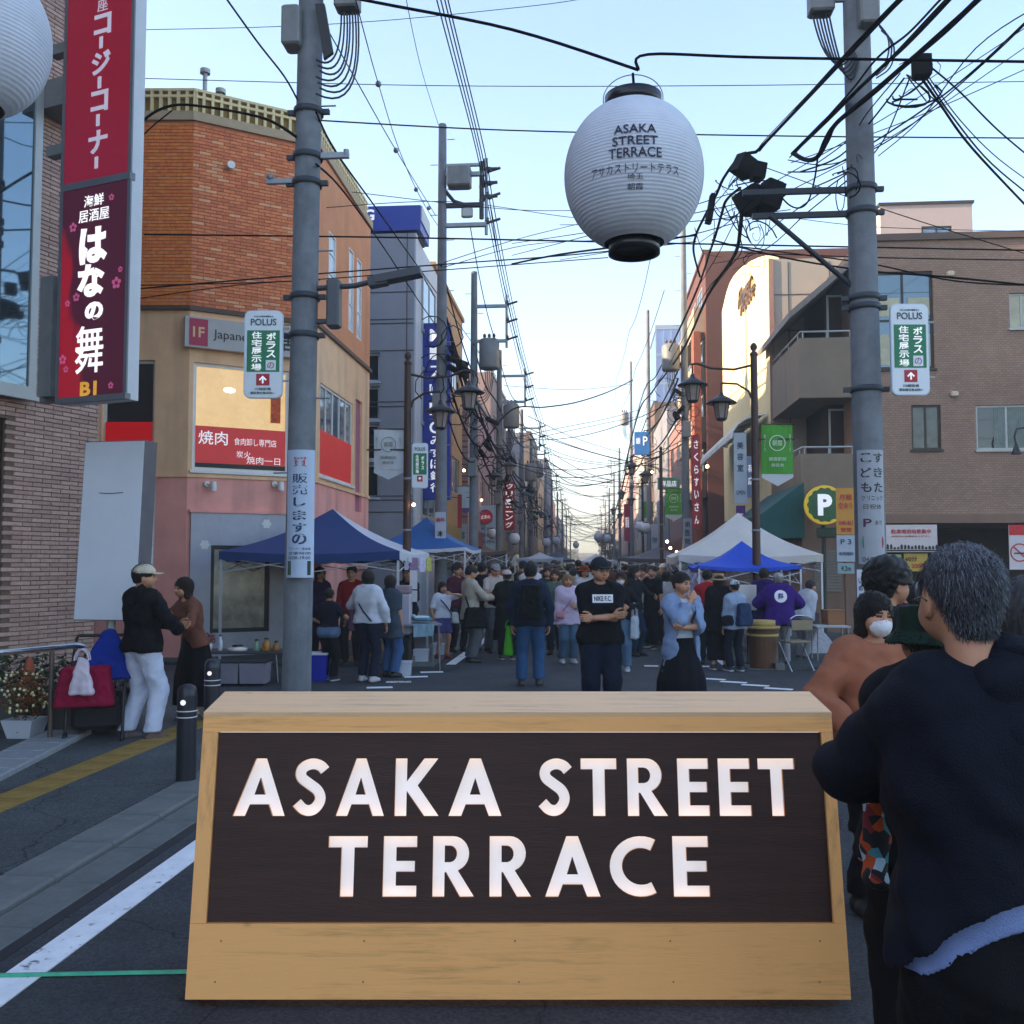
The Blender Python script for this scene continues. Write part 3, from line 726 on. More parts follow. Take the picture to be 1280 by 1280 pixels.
# ---------------------------------------------------------------- ground
mb = MB()
mb.bb((-260, -60, -.6), (260, 640, -.12)); struct(mb.build('ground', M('far_ground', (.12,.11,.10), rough=.9, var=.2)))
mb = MB(); mb.bb((-2.86, -30, -.118), (2.86, 400, 0)); mb.bb((-60, 10.9, -.118), (-2.862, 15.2, -.002)); mb.bb((2.862, 10.9, -.118), (60, 15.2, -.002))
struct(mb.build('road', ASPH))
SIDEW = asphalt('sidewalk_asphalt', (.066,.074,.078))
for nm, x0, x1 in (('sidewalk_left', -9, -3.02), ('sidewalk_right', 3.02, 9)):
    mb = MB()
    for (a, b) in ((-30, 10.9), (15.2, 400)): mb.bb((x0, a, -.118), (x1, b, .03 if a < 0 else .05))
    struct(mb.build(nm, SIDEW))
# gutter slabs and kerb stones, one by one while they read, then a plain run
GUT = M('gutter_concrete', (.14,.15,.145), rough=.85, var=.3, scale=4, bump=.12, bscale=100, dirt=.5)
KERB = M('kerb_concrete', (.155,.165,.16), rough=.85, var=.25, scale=5, bump=.12, bscale=110, dirt=.4)
def bev_slab(lo, hi, b=.008):
    mb = MB(); x0, y0, z0 = lo; x1, y1, z1 = hi
    mb.add([(x0,y0,z0), (x1,y0,z0), (x1,y1,z0), (x0,y1,z0), (x0,y0,z1-b), (x1,y0,z1-b), (x1,y1,z1-b), (x0,y1,z1-b), (x0+b,y0+b,z1), (x1-b,y0+b,z1), (x1-b,y1-b,z1), (x0+b,y1-b,z1)],
           [(3,2,1,0), (0,1,5,4), (1,2,6,5), (2,3,7,6), (3,0,4,7), (4,5,9,8), (5,6,10,9), (6,7,11,10), (7,4,8,11), (8,9,10,11)])
    return mb
gr = thing('gutter', None, None, (-2.6, 0, 0)); gr['kind'] = 'structure'
sh1 = bev_slab((-.11, 0, -.1), (.13, .592, .006)).mesh('gutter_slab', GUT)
for i in range(1, 18):
    o = bpy.data.objects.new('gutter_slab', sh1); COL.objects.link(o); o.parent = gr; o.location = (.0, i*.6, 0)
kr = thing('kerb', None, None, (-2.86, 0, 0)); kr['kind'] = 'structure'
sh2 = bev_slab((-.158, 0, -.1), (.145, .592, .034), .014).mesh('kerb_stone', KERB)
for i in range(1, 18):
    o = bpy.data.objects.new('kerb_stone', sh2); COL.objects.link(o); o.parent = kr; o.location = (.0, i*.6, 0)
mb = MB()
for s_ in (-1, 1): mb.bb((s_*2.48 if s_ > 0 else -2.9, 15.2, 0.0), (s_*2.9 if s_ > 0 else -2.48, 400, .008))
struct(mb.build('gutter_run', GUT))
mb = MB()
for s_ in (-1, 1): mb.bb((min(s_*2.88, s_*3.018), 15.2, -.1), (max(s_*2.88, s_*3.018), 400, .10))
struct(mb.build('kerb_run', KERB))
mb = MB(); mb.bb((2.48, -5, 0), (3.018, 10.9, .012)); struct(mb.build('kerb_right', KERB))
# painted lines
def paintmat():
    m = M('road_paint_white', (.86,.87,.90), rough=.7, var=.1, scale=8); nt = m.node_tree; b = nt.nodes['Principled BSDF']
    tc = nt.nodes.new('ShaderNodeTexCoord'); n = nt.nodes.new('ShaderNodeTexNoise'); n.inputs['Scale'].default_value = 14; n.inputs['Detail'].default_value = 9; n.inputs['Roughness'].default_value = .75
    n2 = nt.nodes.new('ShaderNodeTexNoise'); n2.inputs['Scale'].default_value = 1.1
    nt.links.new(tc.outputs['Object'], n.inputs['Vector']); nt.links.new(tc.outputs['Object'], n2.inputs['Vector'])
    a = nt.nodes.new('ShaderNodeMath'); a.operation = 'MULTIPLY_ADD'; a.inputs[1].default_value = .55; nt.links.new(n2.outputs['Fac'], a.inputs[0]); nt.links.new(n.outputs['Fac'], a.inputs[2])
    r = nt.nodes.new('ShaderNodeMapRange'); r.inputs[1].default_value = .60; r.inputs[2].default_value = .68; nt.links.new(a.outputs[0], r.inputs[0])
    mx = nt.nodes.new('ShaderNodeMixRGB'); mx.inputs[1].default_value = (.07,.075,.085,1)
    nt.links.new(r.outputs[0], mx.inputs[0]); src = b.inputs['Base Color'].links[0].from_socket; nt.links.new(src, mx.inputs[2]); nt.links.new(mx.outputs[0], b.inputs['Base Color'])
    return m
PAINT = paintmat()
mb = MB(); mb.bb((-2.31, 1.5, .0), (-2.155, 10.4, .0045)); mb.bb((-2.31, 15.6, .0), (-2.155, 120, .0045)); mb.bb((2.155, 15.6, 0), (2.31, 120, .0045))
struct(mb.build('edge_line', PAINT)); mb = MB(); mb.bb((-2.463, 1.5, 0), (-2.40, 10.4, .003)); struct(mb.build('road_seam', M('seam_dark', (.018,.02,.024), rough=.7, var=.3)))
mb = MB()
for k in range(4): mb.box((-2.75+k*.13, 12.6+k*.62, .004), (.34, .13, .006), R(14))
for k in range(4): mb.box((1.75+k*.24, 13.9-k*.34, .004), (.36, .11, .006), R(-24))
for k in range(4): mb.box((1.0+k*.3, 15.6, .004), (.22, .12, .006))
struct(mb.build('crossing_marks', PAINT))
# yellow tactile paving: blocks with raised bars
TACT = M('tactile_yellow', '#96783a', rough=.8, var=.35, scale=7, bump=.1, bscale=120, dirt=.5)
tp = thing('tactile_paving', None, None, (-3.92, 0, 0)); tp['kind'] = 'structure'
mb = MB(); mb.bb((-.147, 0, 0), (.147, .294, .034))
for k in range(4): mb.bb((-.135, .03+k*.075, .034), (.135, .052+k*.075, .038))
me = mb.mesh('tactile_block', TACT)
for i in range(8, 36):
    o = bpy.data.objects.new('tactile_block', me); COL.objects.link(o); o.parent = tp; o.location = (0, i*.3, 0)
for i in range(52, 100):
    o = bpy.data.objects.new('tactile_block', me); COL.objects.link(o); o.parent = tp; o.location = (0, i*.3, .02)
# green tape stretched over the road
a, b = PG(-60, 1223), PG(300, 1216)
mb = MB(); d = (b-a).normalized(); n = Vector((-d.y, d.x, 0))*.013
mb.add([a-n+Vector((0,0,.006)), b-n+Vector((0,0,.006)), b+n+Vector((0,0,.012)), a+n+Vector((0,0,.012)), a-n*.2+Vector((0,0,.016)), b-n*.2+Vector((0,0,.014))], [(0,1,5,4), (4,5,2,3)])
tag(mb.build('ground_tape', M('tape_green', '#3fae86', rough=.45, var=.2, scale=20)), 'green tape lying across the road left of the barrier box', 'tape')

# ---------------------------------------------------------------- left brick building (nearest)
E = PD(118, 706, 10.85); rzL = R(71.5)
L1 = thing('brick_building', 'greyish brown tiled building at the left edge carrying the tall projecting sign', 'building', (E.x, E.y, 0), rzL)
f = Fr(L1, (E.x, E.y), rzL)
ww = f.hit(33, 495)[0]; zb = f.hit(33, 497)[1]; zt = f.hit(45, 112)[1]
BR = [M('tile_grey_brown', '#b8968a', rough=.75, var=.2, scale=30, bump=.05), M('tile_pale_brown', '#c09e90', rough=.75, var=.2, scale=30, bump=.05), M('tile_dark_brown', '#ae8c80', rough=.75, var=.2, scale=30, bump=.05)]
holes = [(-6.0, ww, zb, zt), (-6.0, f.hit(6, 600)[0], .4, zb-.25)]
mb = MB(); holed(mb, -12, 0, 0, 15, holes, .0, .35); mb.bb((-12, .36, 0), (-.3, 8, 15)); f.build(mb, 'wall', M('mortar_grey', '#705c50', rough=.9, var=.15, bump=.1))
tiles(f, 'wall_tiles', -3.2, 0, 0, 9.5, .235, .047, .007, BR, holes, .014, parent=None)
window(f, -6.0, ww, zb, zt, MIRR, ALU, 1, 1, rec=.03, ft=.09, proud=.12)
m_ = MB(); zq = f.hit(20, 238)[1]; m_.bb((-6.0, -.09, zq-.06), (ww-.09, -.02, zq+.06)); f.build(m_, 'transom', ALU)
window(f, -6.0, holes[1][1], .4, zb-.25, GLASS, BRONZE, 1, 1, rec=.1, ft=.06)
mb = MB(); mb.bb((-.95, -.42, 6.45), (-.45, -.014, 6.75)); f.build(mb, 'wall_box', GREYBOX)
# projecting sign
q = f.inv @ PD(158, 500, 8.5); us = q.x
def sx(px, py):     # on the sign's near face: plane local x = us
    r = f.inv.to_3x3() @ ray(px, py); c = f.inv @ CP; t = (us-c.x)/r.x; p = c+r*t; return p.y, p.z
yR, yL = sx(157, 500)[0], sx(72, 500)[0]
SG = thing('projecting_sign', 'tall two-part lit sign with red upper and dark floral lower panel on the brick wall', 'sign', f.m @ Vector((us, (yL+yR)/2, 0)), rzL-R(90))
g = Fr(SG, SG.location, rzL-R(90))     # local x points from wall outwards ... -y at the camera
hw = abs(yL-yR)/2; zsb = sx(100, 503)[1]; zsm = sx(100, 233)[1]; th = .15
mb = MB(); mb.bb((-hw, 0, zsb), (hw, th, 8.2)); g.build(mb, 'casing', M('sign_casing', '#c9cbd0', rough=.35, var=.05))
mb = MB()
for z0, z1 in ((zsb, zsb+.05), (zsm-.03, zsm+.035)): mb.bb((-hw-.012, -.02, z0), (hw+.012, th*.3, z1))
for x in (-hw, hw): mb.bb((x-.018, -.018, zsb+.05), (x+.018, 0, zsm-.03)); mb.bb((x-.018, -.018, zsm+.035), (x+.018, 0, 8.2))
g.build(mb, 'frame', M('sign_frame_grey', '#6d6f75', rough=.4, metal=.3, var=.1))
mb = MB(); mb.bb((-hw+.02, -.012, zsm+.036), (hw-.02, -.001, 8.18)); g.build(mb, 'red_panel', M('sign_red', '#8c0a2c', rough=.35, var=.06, emit='#8c0a2c', es=.12))
def gradmat():
    m = bpy.data.materials.new('sign_dark_red_print'); m.use_nodes = True; nt = m.node_tree; b = nt.nodes['Principled BSDF']; b.inputs['Roughness'].default_value = .35
    tc = nt.nodes.new('ShaderNodeTexCoord'); sp = nt.nodes.new('ShaderNodeSeparateXYZ'); nt.links.new(tc.outputs['Generated'], sp.inputs[0])
    a = nt.nodes.new('ShaderNodeMath'); a.operation = 'MULTIPLY_ADD'; a.inputs[1].default_value = 1.0; nt.links.new(sp.outputs[0], a.inputs[0])
    nz = nt.nodes.new('ShaderNodeTexNoise'); nz.inputs['Scale'].default_value = 2.5; nt.links.new(tc.outputs['Generated'], nz.inputs['Vector'])
    c = nt.nodes.new('ShaderNodeMath'); c.operation = 'MULTIPLY_ADD'; c.inputs[1].default_value = .55; nt.links.new(sp.outputs[2], c.inputs[0]); nt.links.new(nz.outputs['Fac'], c.inputs[2])
    nt.links.new(c.outputs[0], a.inputs[2])
    cr = nt.nodes.new('ShaderNodeValToRGB'); e = cr.color_ramp.elements; e[0].position = .9; e[0].color = lin('#a80a26')+(1,); e[1].position = 1.3; e[1].color = lin('#4c0a26')+(1,)
    nt.links.new(a.outputs[0], cr.inputs[0]); nt.links.new(cr.outputs[0], b.inputs['Base Color'])
    nt.links.new(cr.outputs[0], b.inputs['Emission Color']); b.inputs['Emission Strength'].default_value = .12; return m
mb = MB(); mb.bb((-hw+.02, -.012, zsb+.051), (hw-.02, -.001, zsm-.031)); g.build(mb, 'floral_panel', gradmat())
LTP = M('sign_letter_pale', '#cfc6d6', rough=.4, var=0, emit='#cfc6d6', es=.1); LTW = M('sign_letter_white', '#f2f2f4', rough=.4, var=0, emit='#ffffff', es=.25)
def cz(px, py): return sx(px, py)[1]
for ch, px, py, s_ in (('座', 130, 7, .12), ('コ', 130, 31, .20), ('|', 128, 54, .11), ('ジ', 128, 79, .22), ('|', 126, 104, .11), ('コ', 126, 127, .20), ('|', 124, 151, .11), ('ナ', 124, 178, .22), ('|', 122, 204, .11)):
    x = -hw + (sx(px, py)[0]-yL)/(yR-yL)*2*hw
    if ch == '|':
        mb = MB(); mb.bevbox((x, -.016, cz(px, py)), (.045, .006, s_), .012); g.build(mb, 'lettering', LTP)
    else: g.text(ch, 1, x, cz(px, py), LTP, y=-.016, h=s_, bold=.035 if ch != '座' else 0, w=s_*1.05)
for ch, px, py, w_, h_, bo in (('海鮮', 119, 251, .24, .11, .002), ('居酒屋', 119, 269, .37, .115, .0), ('は', 118, 307, .34, .34, .05), ('な', 115, 351, .33, .31, .05), ('の', 119, 389, .22, .17, .055), ('舞', 113, 437, .34, .44, .006)):
    x = -hw + (sx(px, py)[0]-yL)/(yR-yL)*2*hw; g.text(ch, 1, x, cz(px, py), LTW, y=-.016, h=h_, w=w_, bold=bo)
g.text('B1', 1, -hw+(sx(112, 486)[0]-yL)/(yR-yL)*2*hw, cz(112, 486), M('sign_gold', '#e2a63c', rough=.35, var=.2, emit='#e2a63c', es=.15), y=-.016, h=.13, w=.2, bold=.03)
PETAL = M('petal_pink', '#d2608e', rough=.5, var=.1, emit='#d2608e', es=.1)
for px, py, r_ in ((93, 285, .05), (141, 247, .035), (147, 354, .06), (97, 372, .045), (86, 380, .035), (80, 450, .05), (84, 462, .035), (152, 337, .03), (140, 482, .035)):
    x = -hw + (sx(px, py)[0]-yL)/(yR-yL)*2*hw; z = cz(px, py); mb = MB()
    for k in range(5):
        a = 2*math.pi*k/5+.3; c = (x+r_*.6*math.cos(a), z+r_*.6*math.sin(a))
        mb.quad(*[(c[0]+r_*.36*math.cos(t), -.0155, c[1]+r_*.36*math.sin(t)) for t in np.linspace(0, 2*math.pi, 8)[:-1]])
    g.build(mb, 'printed_flower', PETAL)
mb = MB(); zz = cz(60, 420)
for z in (zz-.55, zz+.45, 5.6, 6.6): mb = MB(); mb.bb((-hw-.35, .1, z-.05), (-hw, .2, z+.05)); g.build(mb, 'bracket', GREYBOX)
mb = MB(); mb.bb((-hw-.26, .0, cz(60, 495)), (-hw-.10, .25, cz(60, 345))); g.build(mb, 'power_box', GREYBOX)

# ---------------------------------------------------------------- orange corner building
A = PD(232, 706, 16.4); B = PD(392, 706, 17.5); LL = PD(60, 706, 16.4)
L2 = thing('corner_building', 'orange brick corner building with grill restaurant window and pink ground floor', 'building', (A.x, A.y, 0), 0)
f1 = Fr(L2, (LL.x, LL.y), YAW); W1 = (A-LL).length; W1 = math.hypot(A.x-LL.x, A.y-LL.y)
f2 = Fr(L2, (A.x, A.y), math.atan2(B.y-A.y, B.x-A.x)); W2 = math.hypot(B.x-A.x, B.y-A.y)
yend = PX(460, 706, B.x).y; f3 = Fr(L2, (B.x, B.y), R(90)); W3 = yend-B.y
zl = f2.hit(0, 0)[1]; zled = f1.hit(215, 388)[1]; zpk = f1.hit(215, 592)[1]; ztop = f1.hit(215, 151)[1]
CREAM = M('wall_peach', '#f8c69a', rough=.8, var=.12, scale=2, dirt=.6); PINK = M('wall_pink', '#f4a89c', rough=.8, var=.14, scale=2, dirt=.6)
ORB = [M('brick_orange', (.85,.25,.05), rough=.8, var=.2, scale=12), M('brick_red_orange', (.80,.20,.045), rough=.8, var=.2, scale=12), M('brick_pale_orange', (.82,.27,.10), rough=.8, var=.15, scale=12)]
OBK = M('brick_mortar_orange', '#b4704a', rough=.9, var=.15)
TRIM = M('ledge_dark', '#5a4438', rough=.6, var=.2)
h1 = [(f1.hit(128, 500)[0], f1.hit(193, 500)[0], f1.hit(160, 640)[1], f1.hit(160, 450)[1])]
wx0, wx1 = f2.hit(241, 520)[0], f2.hit(362, 520)[0]; wz0, wz1 = f2.hit(300, 588)[1]-.03, f2.hit(300, 458)[1]
h2 = [(wx0, wx1, wz0, wz1), (f2.hit(262, 740)[0], f2.hit(336, 740)[0], f2.hit(300, 790)[1], f2.hit(300, 682)[1])]
x3a, x3b = f3.hit(398, 540)[0], f3.hit(441, 540)[0]; z3b, z3t = f3.hit(441, 608)[1], f3.hit(398, 476)[1]
h3 = [(x3a+.1, x3b, z3b, z3t), (f3.hit(444, 600)[0], f3.hit(452, 600)[0], f3.hit(448, 640)[1], f3.hit(448, 500)[1])]
h3u = [(f3.hit(411, 320)[0], f3.hit(420, 320)[0], 6.9, 8.1), (f3.hit(436, 360)[0], f3.hit(442, 360)[0], 6.55, 8.3), (f3.hit(446, 370)[0], f3.hit(452, 370)[0], 6.55, 8.3)]
for fr, W, hs in ((f1, W1, h1), (f2, W2, h2), (f3, W3, h3)):
    mb = MB(); holed(mb, 0, W, zpk, zled, hs, 0, .25); fr.build(mb, 'upper_wall', CREAM)
    mb = MB(); holed(mb, 0, W, 0, zpk-.06, hs, 0, .25); fr.build(mb, 'lower_wall', PINK)
    mb = MB(); mb.bb((-.01, -.03, zpk-.058), (W+.01, .02, zpk-.002)); fr.build(mb, 'string_course', CREAM)
    mb = MB(); holed(mb, 0, W, zled+.08, ztop, h3u if fr is f3 else [], 0, .25); fr.build(mb, 'brick_backing', OBK if fr is not f3 else M('wall_orange_render', '#dc9468', rough=.85, var=.1, scale=2, dirt=.3))
    mb = MB(); mb.bb((-.02, -.06, zled+.001), (W+.02, .1, zled+.079)); fr.build(mb, 'ledge', TRIM)
    mb = MB(); mb.bb((-.02, -.05, ztop+.001), (W+.02, .28, ztop+.16)); fr.build(mb, 'coping', M('coping_beige', '#b8a184', rough=.8, var=.1))
tiles(f1, 'brickwork', .6, W1, zled+.09, ztop-.01, .21, .060, .009, ORB, (), .012, seed=2, weights=(5,5,1))
ORC = [M('brick_rose', (.80,.25,.10), rough=.8, var=.2, scale=12), M('brick_rose_dark', (.68,.19,.08), rough=.8, var=.2, scale=12), M('brick_rose_pale', (.84,.40,.21), rough=.8, var=.15, scale=12)]
tiles(f2, 'brickwork', 0, W2, zled+.09, ztop-.01, .21, .060, .009, ORC, (), .012, seed=3, weights=(5,5,1))
# core, roof
mb = MB(); mb.prism([(LL.x, LL.y+.35, .0), (A.x-.1, A.y+.35, 0), (B.x-.35, B.y+.15, 0), (B.x-.35, yend-.1, 0), (LL.x, yend-.1, 0)], (0,0,ztop-.1)); o = mb.build('core', M('dark_interior', (.01,.01,.012), var=0, rough=.9)); Fr(L2, (0,0), 0).put(o)
# lattice parapet
LAT = M('lattice_yellow', '#e6d2a0', rough=.6, var=.1)
for fr, W in ((f1, W1), (f2, W2), (f3, W3)):
    mb = MB(); z0, z1 = ztop+.161, ztop+.62
    for z in (z0, z0+.30, z1-.045): mb.bb((0, .06, z), (W, .12, z+.045))
    x = 0
    while x < W: mb.bb((x, .065, z0+.045), (x+.05, .115, z1-.045)); x += .155
    fr.build(mb, 'lattice_parapet', LAT); mb = MB(); mb.bb((0, .13, z0), (W, .16, z1-.02)); fr.build(mb, 'lattice_backing', M('lattice_olive', '#8a7038', rough=.8, var=.2))  # olive brown panel showing between the lattice bars
# windows and signs of it
window(f1, *h1[0], GLASS, WHITE, 1, 1, rec=.12, ft=.05)
mb = MB(); zr0, zr1 = f1.hit(160, 560)[1], f1.hit(160, 527)[1]; mb.bb((h1[0][0]+.05, .04, zr0-.4), (h1[0][1]-.05, .06, zr1)); f1.build(mb, 'red_sign_band', M('sign_bright_red', '#c8101a', rough=.4, var=.05, emit='#c8101a', es=.1))
wA = window(f2, wx0, wx1, wz0, wz1, M('window_warm', (.30,.24,.13), rough=.15, var=.5, scale=2.4, spec=1, emit='#e0b060', es=.25), WHITE, 1, 1, rec=.1, ft=.06)
zf = f2.hit(300, 535)[1]
mb = MB(); mb.bb((wx0+.06, .04, wz0+.14), (wx1-.06, .058, zf)); f2.build(mb, 'red_window_film', M('film_red', '#b3161c', rough=.35, var=.1, emit='#b3161c', es=.12))
mb = MB(); mb.bb((wx0+.06, .04, wz0+.06), (wx1-.06, .056, wz0+.138)); f2.build(mb, 'film_border', BLACK)
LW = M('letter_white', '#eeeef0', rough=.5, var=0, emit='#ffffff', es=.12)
def ft2(t, px, py, h, w=None, mat=LW, y=.034, **k):
    x, z = f2.hit(px, py); return f2.text(t, 1, x, z, mat, y=y, h=h, w=w, **k)
ft2('焼肉', 267, 547, .24, .5, bold=.008); ft2('食肉卸し専門店', 320, 553, .13, .75); ft2('炭火', 305, 568, .12); ft2('焼肉一日', 330, 576, .13, .6)
mb = MB(); mb.ball((f2.hit(288, 485)[0], .075, f2.hit(288, 487)[1]), .05, 10, (2.2, .3, .9)); f2.build(mb, 'ceiling_lamp', M('lamp_warm', '#ffd9a0', rough=.5, var=0, emit='#ffd9a0', es=5))
mb = MB(); mb.bb((f2.hit(340, 480)[0], .045, f2.hit(340, 528)[1]), (f2.hit(352, 480)[0], .06, f2.hit(340, 492)[1])); f2.build(mb, 'poster', M('poster_orange', '#d2501e', rough=.6, var=.5, scale=14))
sx0, sx1 = f2.hit(229, 420)[0], f2.hit(366, 420)[0]; sz0, sz1 = f2.hit(280, 440)[1], f2.hit(280, 403)[1]
mb = MB(); mb.bb((sx0, -.16, sz0), (sx1, -.002, sz1)); fs = f2.build(mb, 'shop_sign', M('sign_board_grey', '#b4b0ae', rough=.5, var=.06))
mb = MB(); mb.bb((sx0+.07, -.168, sz0+.03), (sx0+.38, -.161, sz1-.03)); f2.build(mb, 'sign_patch', M('sign_magenta', '#b01648', rough=.5, var=.05), fs)
f2.text('1F', 1, sx0+.225, (sz0+sz1)/2, M('letter_yellow', '#e8c08a', var=0), y=-.172, h=.18, parent=fs, bold=.02)
f2.text('Japanese', 1, sx0+.86, (sz0+sz1)/2-.02, BLACK, y=-.166, h=.2, w=.78, parent=fs); f2.text('居', 1, sx1-.16, (sz0+sz1)/2, BLACK, y=-.166, h=.34, w=.3, parent=fs, bold=.02)
for px in (264, 348):
    x, z = f2.hit(px, 607); mb = MB(); mb.cyl((x-.08, -.06, z+.02), (x-.08, 0, z+.02), .05); mb.cyl((x-.08, -.08, z+.02), (x, -.12, z+.02), .02); mb.cyl((x+.01, -.13, z-.10), (x+.01, -.13, z+.06), .055, .05)
    f2.build(mb, 'wall_lamp', WHITE)
px0, px1 = f2.hit(237, 700)[0], f2.hit(366, 700)[0]; zt2 = f2.hit(300, 642)[1]
mb = MB(); holed(mb, px0, px1, 0.05, zt2, [h2[1]], -.06, -.002); f2.build(mb, 'shopfront_panel', M('shopfront_white', '#b8b9c4', rough=.6, var=.08, dirt=.2))
mb = MB(); mb.bb((px0-.03, -.09, zt2), (px1, .0, zt2+.05)); f2.build(mb, 'shopfront_trim', PINK)
window(f2, *h2[1], M('shop_poster_window', (.42,.38,.30), rough=.2, var=.55, scale=2.2, spec=.8), M('frame_black', '#1a1a22', rough=.4), 1, 1, rec=.06, ft=.07, sill=False)
for px, py in ((255, 681), (332, 655)):
    x, z = f2.hit(px, py); mb = MB()
    for k in range(7):
        a = k*2*math.pi/6; c = (x+.055*math.cos(a)*(k < 6), z+.055*math.sin(a)*(k < 6)); mb.quad(*[(c[0]+.032*math.cos(t), -.066, c[1]+.032*math.sin(t)) for t in np.linspace(0, 2*math.pi, 9)[:-1]])
    f2.build(mb, 'flower_emblem', WHITE)
# F3 windows
n3 = 5
window(f3, *h3[0], GLASS2, WHITE, n3, 1, rec=.08, ft=.05)
mb = MB(); mb.bb((h3[0][0]+.05, .02, h3[0][2]+.05), (h3[0][1]-.05, .035, h3[0][2]+(h3[0][3]-h3[0][2])*.5)); f3.build(mb, 'red_window_film', MATS['film_red'])
mb = MB(); mb.bb((h3[1][0], .05, h3[1][2]), (h3[1][1], .1, h3[1][3])); f3.build(mb, 'niche', M('pink_niche', '#a8647c', rough=.7))
for h in h3u: window(f3, *h, M('glass_white', (.5,.53,.57), rough=.2, var=.2), WHITE, 1, 3, rec=.05, ft=.03, sill=False)
for px, py, z0 in ((222, 57, 0), (243, 84, 0)):     # roof vents
    x, z = f1.hit(px, py); mb = MB(); mb.cyl((x, 1.5, ztop), (x, 1.5, z+.35), .045, n=8); mb.cyl((x, 1.5, z+.28), (x, 1.5, z+.36), .10, n=8); f1.build(mb, 'vent_pipe', ALU)
x, z = f2.hit(287, 209); mb = MB(); mb.cyl((x, -.14, z), (x, -.01, z), .07); f2.build(mb, 'wall_vent', WHITE)
# ---------------------------------------------------------------- grey panel building beyond the corner building
GP = M('panel_grey', '#8d8f9b', rough=.6, var=.07, scale=1.2, dirt=.15); GPL = M('panel_light', '#b9bfca', rough=.55, var=.06, scale=1.2, dirt=.2)
yG = 24.0; cG = PY(516, 706, yG)
L3 = thing('panel_building', 'grey panelled building with dark stacked windows behind the corner building', 'building', (cG.x, yG, 0), 0)
f = Fr(L3, (cG.x-7, yG), 0); zt = PY(480, 292, yG).z
hs = [(f.hit(457, 0)[0], f.hit(478, 0)[0], f.hit(460, b)[1], f.hit(460, t)[1]) for b, t in ((477, 441), (525, 483), (575, 530), (622, 580))]
mb = MB(); holed(mb, 0, 7, 0, zt, hs, 0, .25); mb.bb((0, .26, 0), (6.9, 4.0, zt-.05)); f.build(mb, 'wall', GP)
mb = MB()
for py in (365, 399, 404, 438, 502, 508, 555, 620, 625, 640):
    z = f.hit(500, py)[1]; mb.bb((0, -.012, z-.012), (6.98, -.001, z+.012))
mb.bb((6.80, -.014, 0), (6.82, -.001, zt)); f.build(mb, 'panel_joint', M('joint_dark', '#3d3e48', rough=.8, var=.1))
for h in hs: window(f, *h, GLASS, GPL, 1, 1, rec=.14, ft=.06)
fs_ = Fr(L3, (cG.x, yG+.26), R(90)); mb = MB(); mb.bb((0, 0, 0), (3.75, .2, zt)); mb.bb((-.25, -.04, 0), (.02, .2, zt)); fs_.build(mb, 'street_wall', GPL)
for k in range(3): window(fs_, .8, 2.9, 2.9+k*2.5, 4.4+k*2.5, GLASS2, ALU, 2, 1, rec=-.0, ft=.05)
SB = thing('rooftop_sign', 'blue box sign standing on the roof of the grey panelled building', 'sign', (cG.x, yG, zt), 0)
p0, p1 = PY(436, 300, yG), PY(526, 257, yG); mb = MB(); mb.bb((p0.x-1.5-cG.x, -.05, .06), (p1.x-cG.x, 1.3, p1.z-zt)); fz = Fr(SB, (cG.x, yG), 0)
o = mb.build('sign_box', [M('sign_blue', '#10309a', rough=.4, var=.06)], SB)
mb = MB(); mb.bb((p1.x-cG.x+.002, .0, .30), (p1.x-cG.x+.03, 1.25, p1.z-zt-.0)); mb.build('end_panel', GPL, SB)
mb = MB(); mb.bb((p0.x-1.4-cG.x, .3, .0), (p1.x-cG.x-.1, 1.2, .059)); mb.build('base_frame', M('frame_dark_grey', '#4b4d52', rough=.6), SB)
lettering('NG', 1, (PY(455, 270, yG).x-cG.x, -.056, PY(455, 270, yG).z-zt), LW, SB, h=.3, bold=.03)
# ---------------------------------------------------------------- right: brown tiled apartment house
BT = brickmat('tile_brown', '#a0826e', '#927463', '#7c6556', .11, .055, .006, .3)
BTD = M('render_brown', '#806556', rough=.8, var=.1, scale=2, dirt=.3)
yR1 = 23.0; c1 = PY(1003, 706, yR1); XR = c1.x
R1 = thing('apartment_house', 'brown tiled apartment house with balconies over an open parking floor', 'building', (XR, yR1, 0), 0)
f = Fr(R1, (XR, yR1), 0)
def fx(px): return f.hit(px, 600)[0]
def fz_(py, px=1180): return f.hit(px, py)[1]
zr = fz_(300); zs = fz_(643); xw = fx(1073)
hs = []
for (a, b, t, bt) in ((1096, 1172, 339, 461), (1141, 1178, 506, 562), (1222, 1300, 506, 562), (1268, 1300, 366, 410)): hs.append((fx(a), fx(b), fz_(bt, (a+b)/2), fz_(t, (a+b)/2)))
mb = MB(); holed(mb, xw, 14, zs, zr, hs, 0, .25); mb.bb((xw, .26, zs), (14, 6, zr-.1)); f.build(mb, 'wall', BT)
mb = MB(); mb.bb((xw-.05, -.08, zr+.001), (14.05, .3, zr+.16)); f.build(mb, 'roof_coping', M('coping_brown', '#5f4d42', rough=.7))
mb = MB(); mb.bb((xw, -.03, zs-.20), (14, 6, zs-.001)); f.build(mb, 'slab_edge', BTD)
cur = M('window_warm_blind', (.40,.38,.24), rough=.3, var=.25, scale=3, spec=.8)
w = window(f, *hs[0], MIRR, BRONZE, 2, 2, rec=.1, ft=.06)
x0, x1, z0, z1 = hs[0]; W = x1-x0; Hh = z1-z0
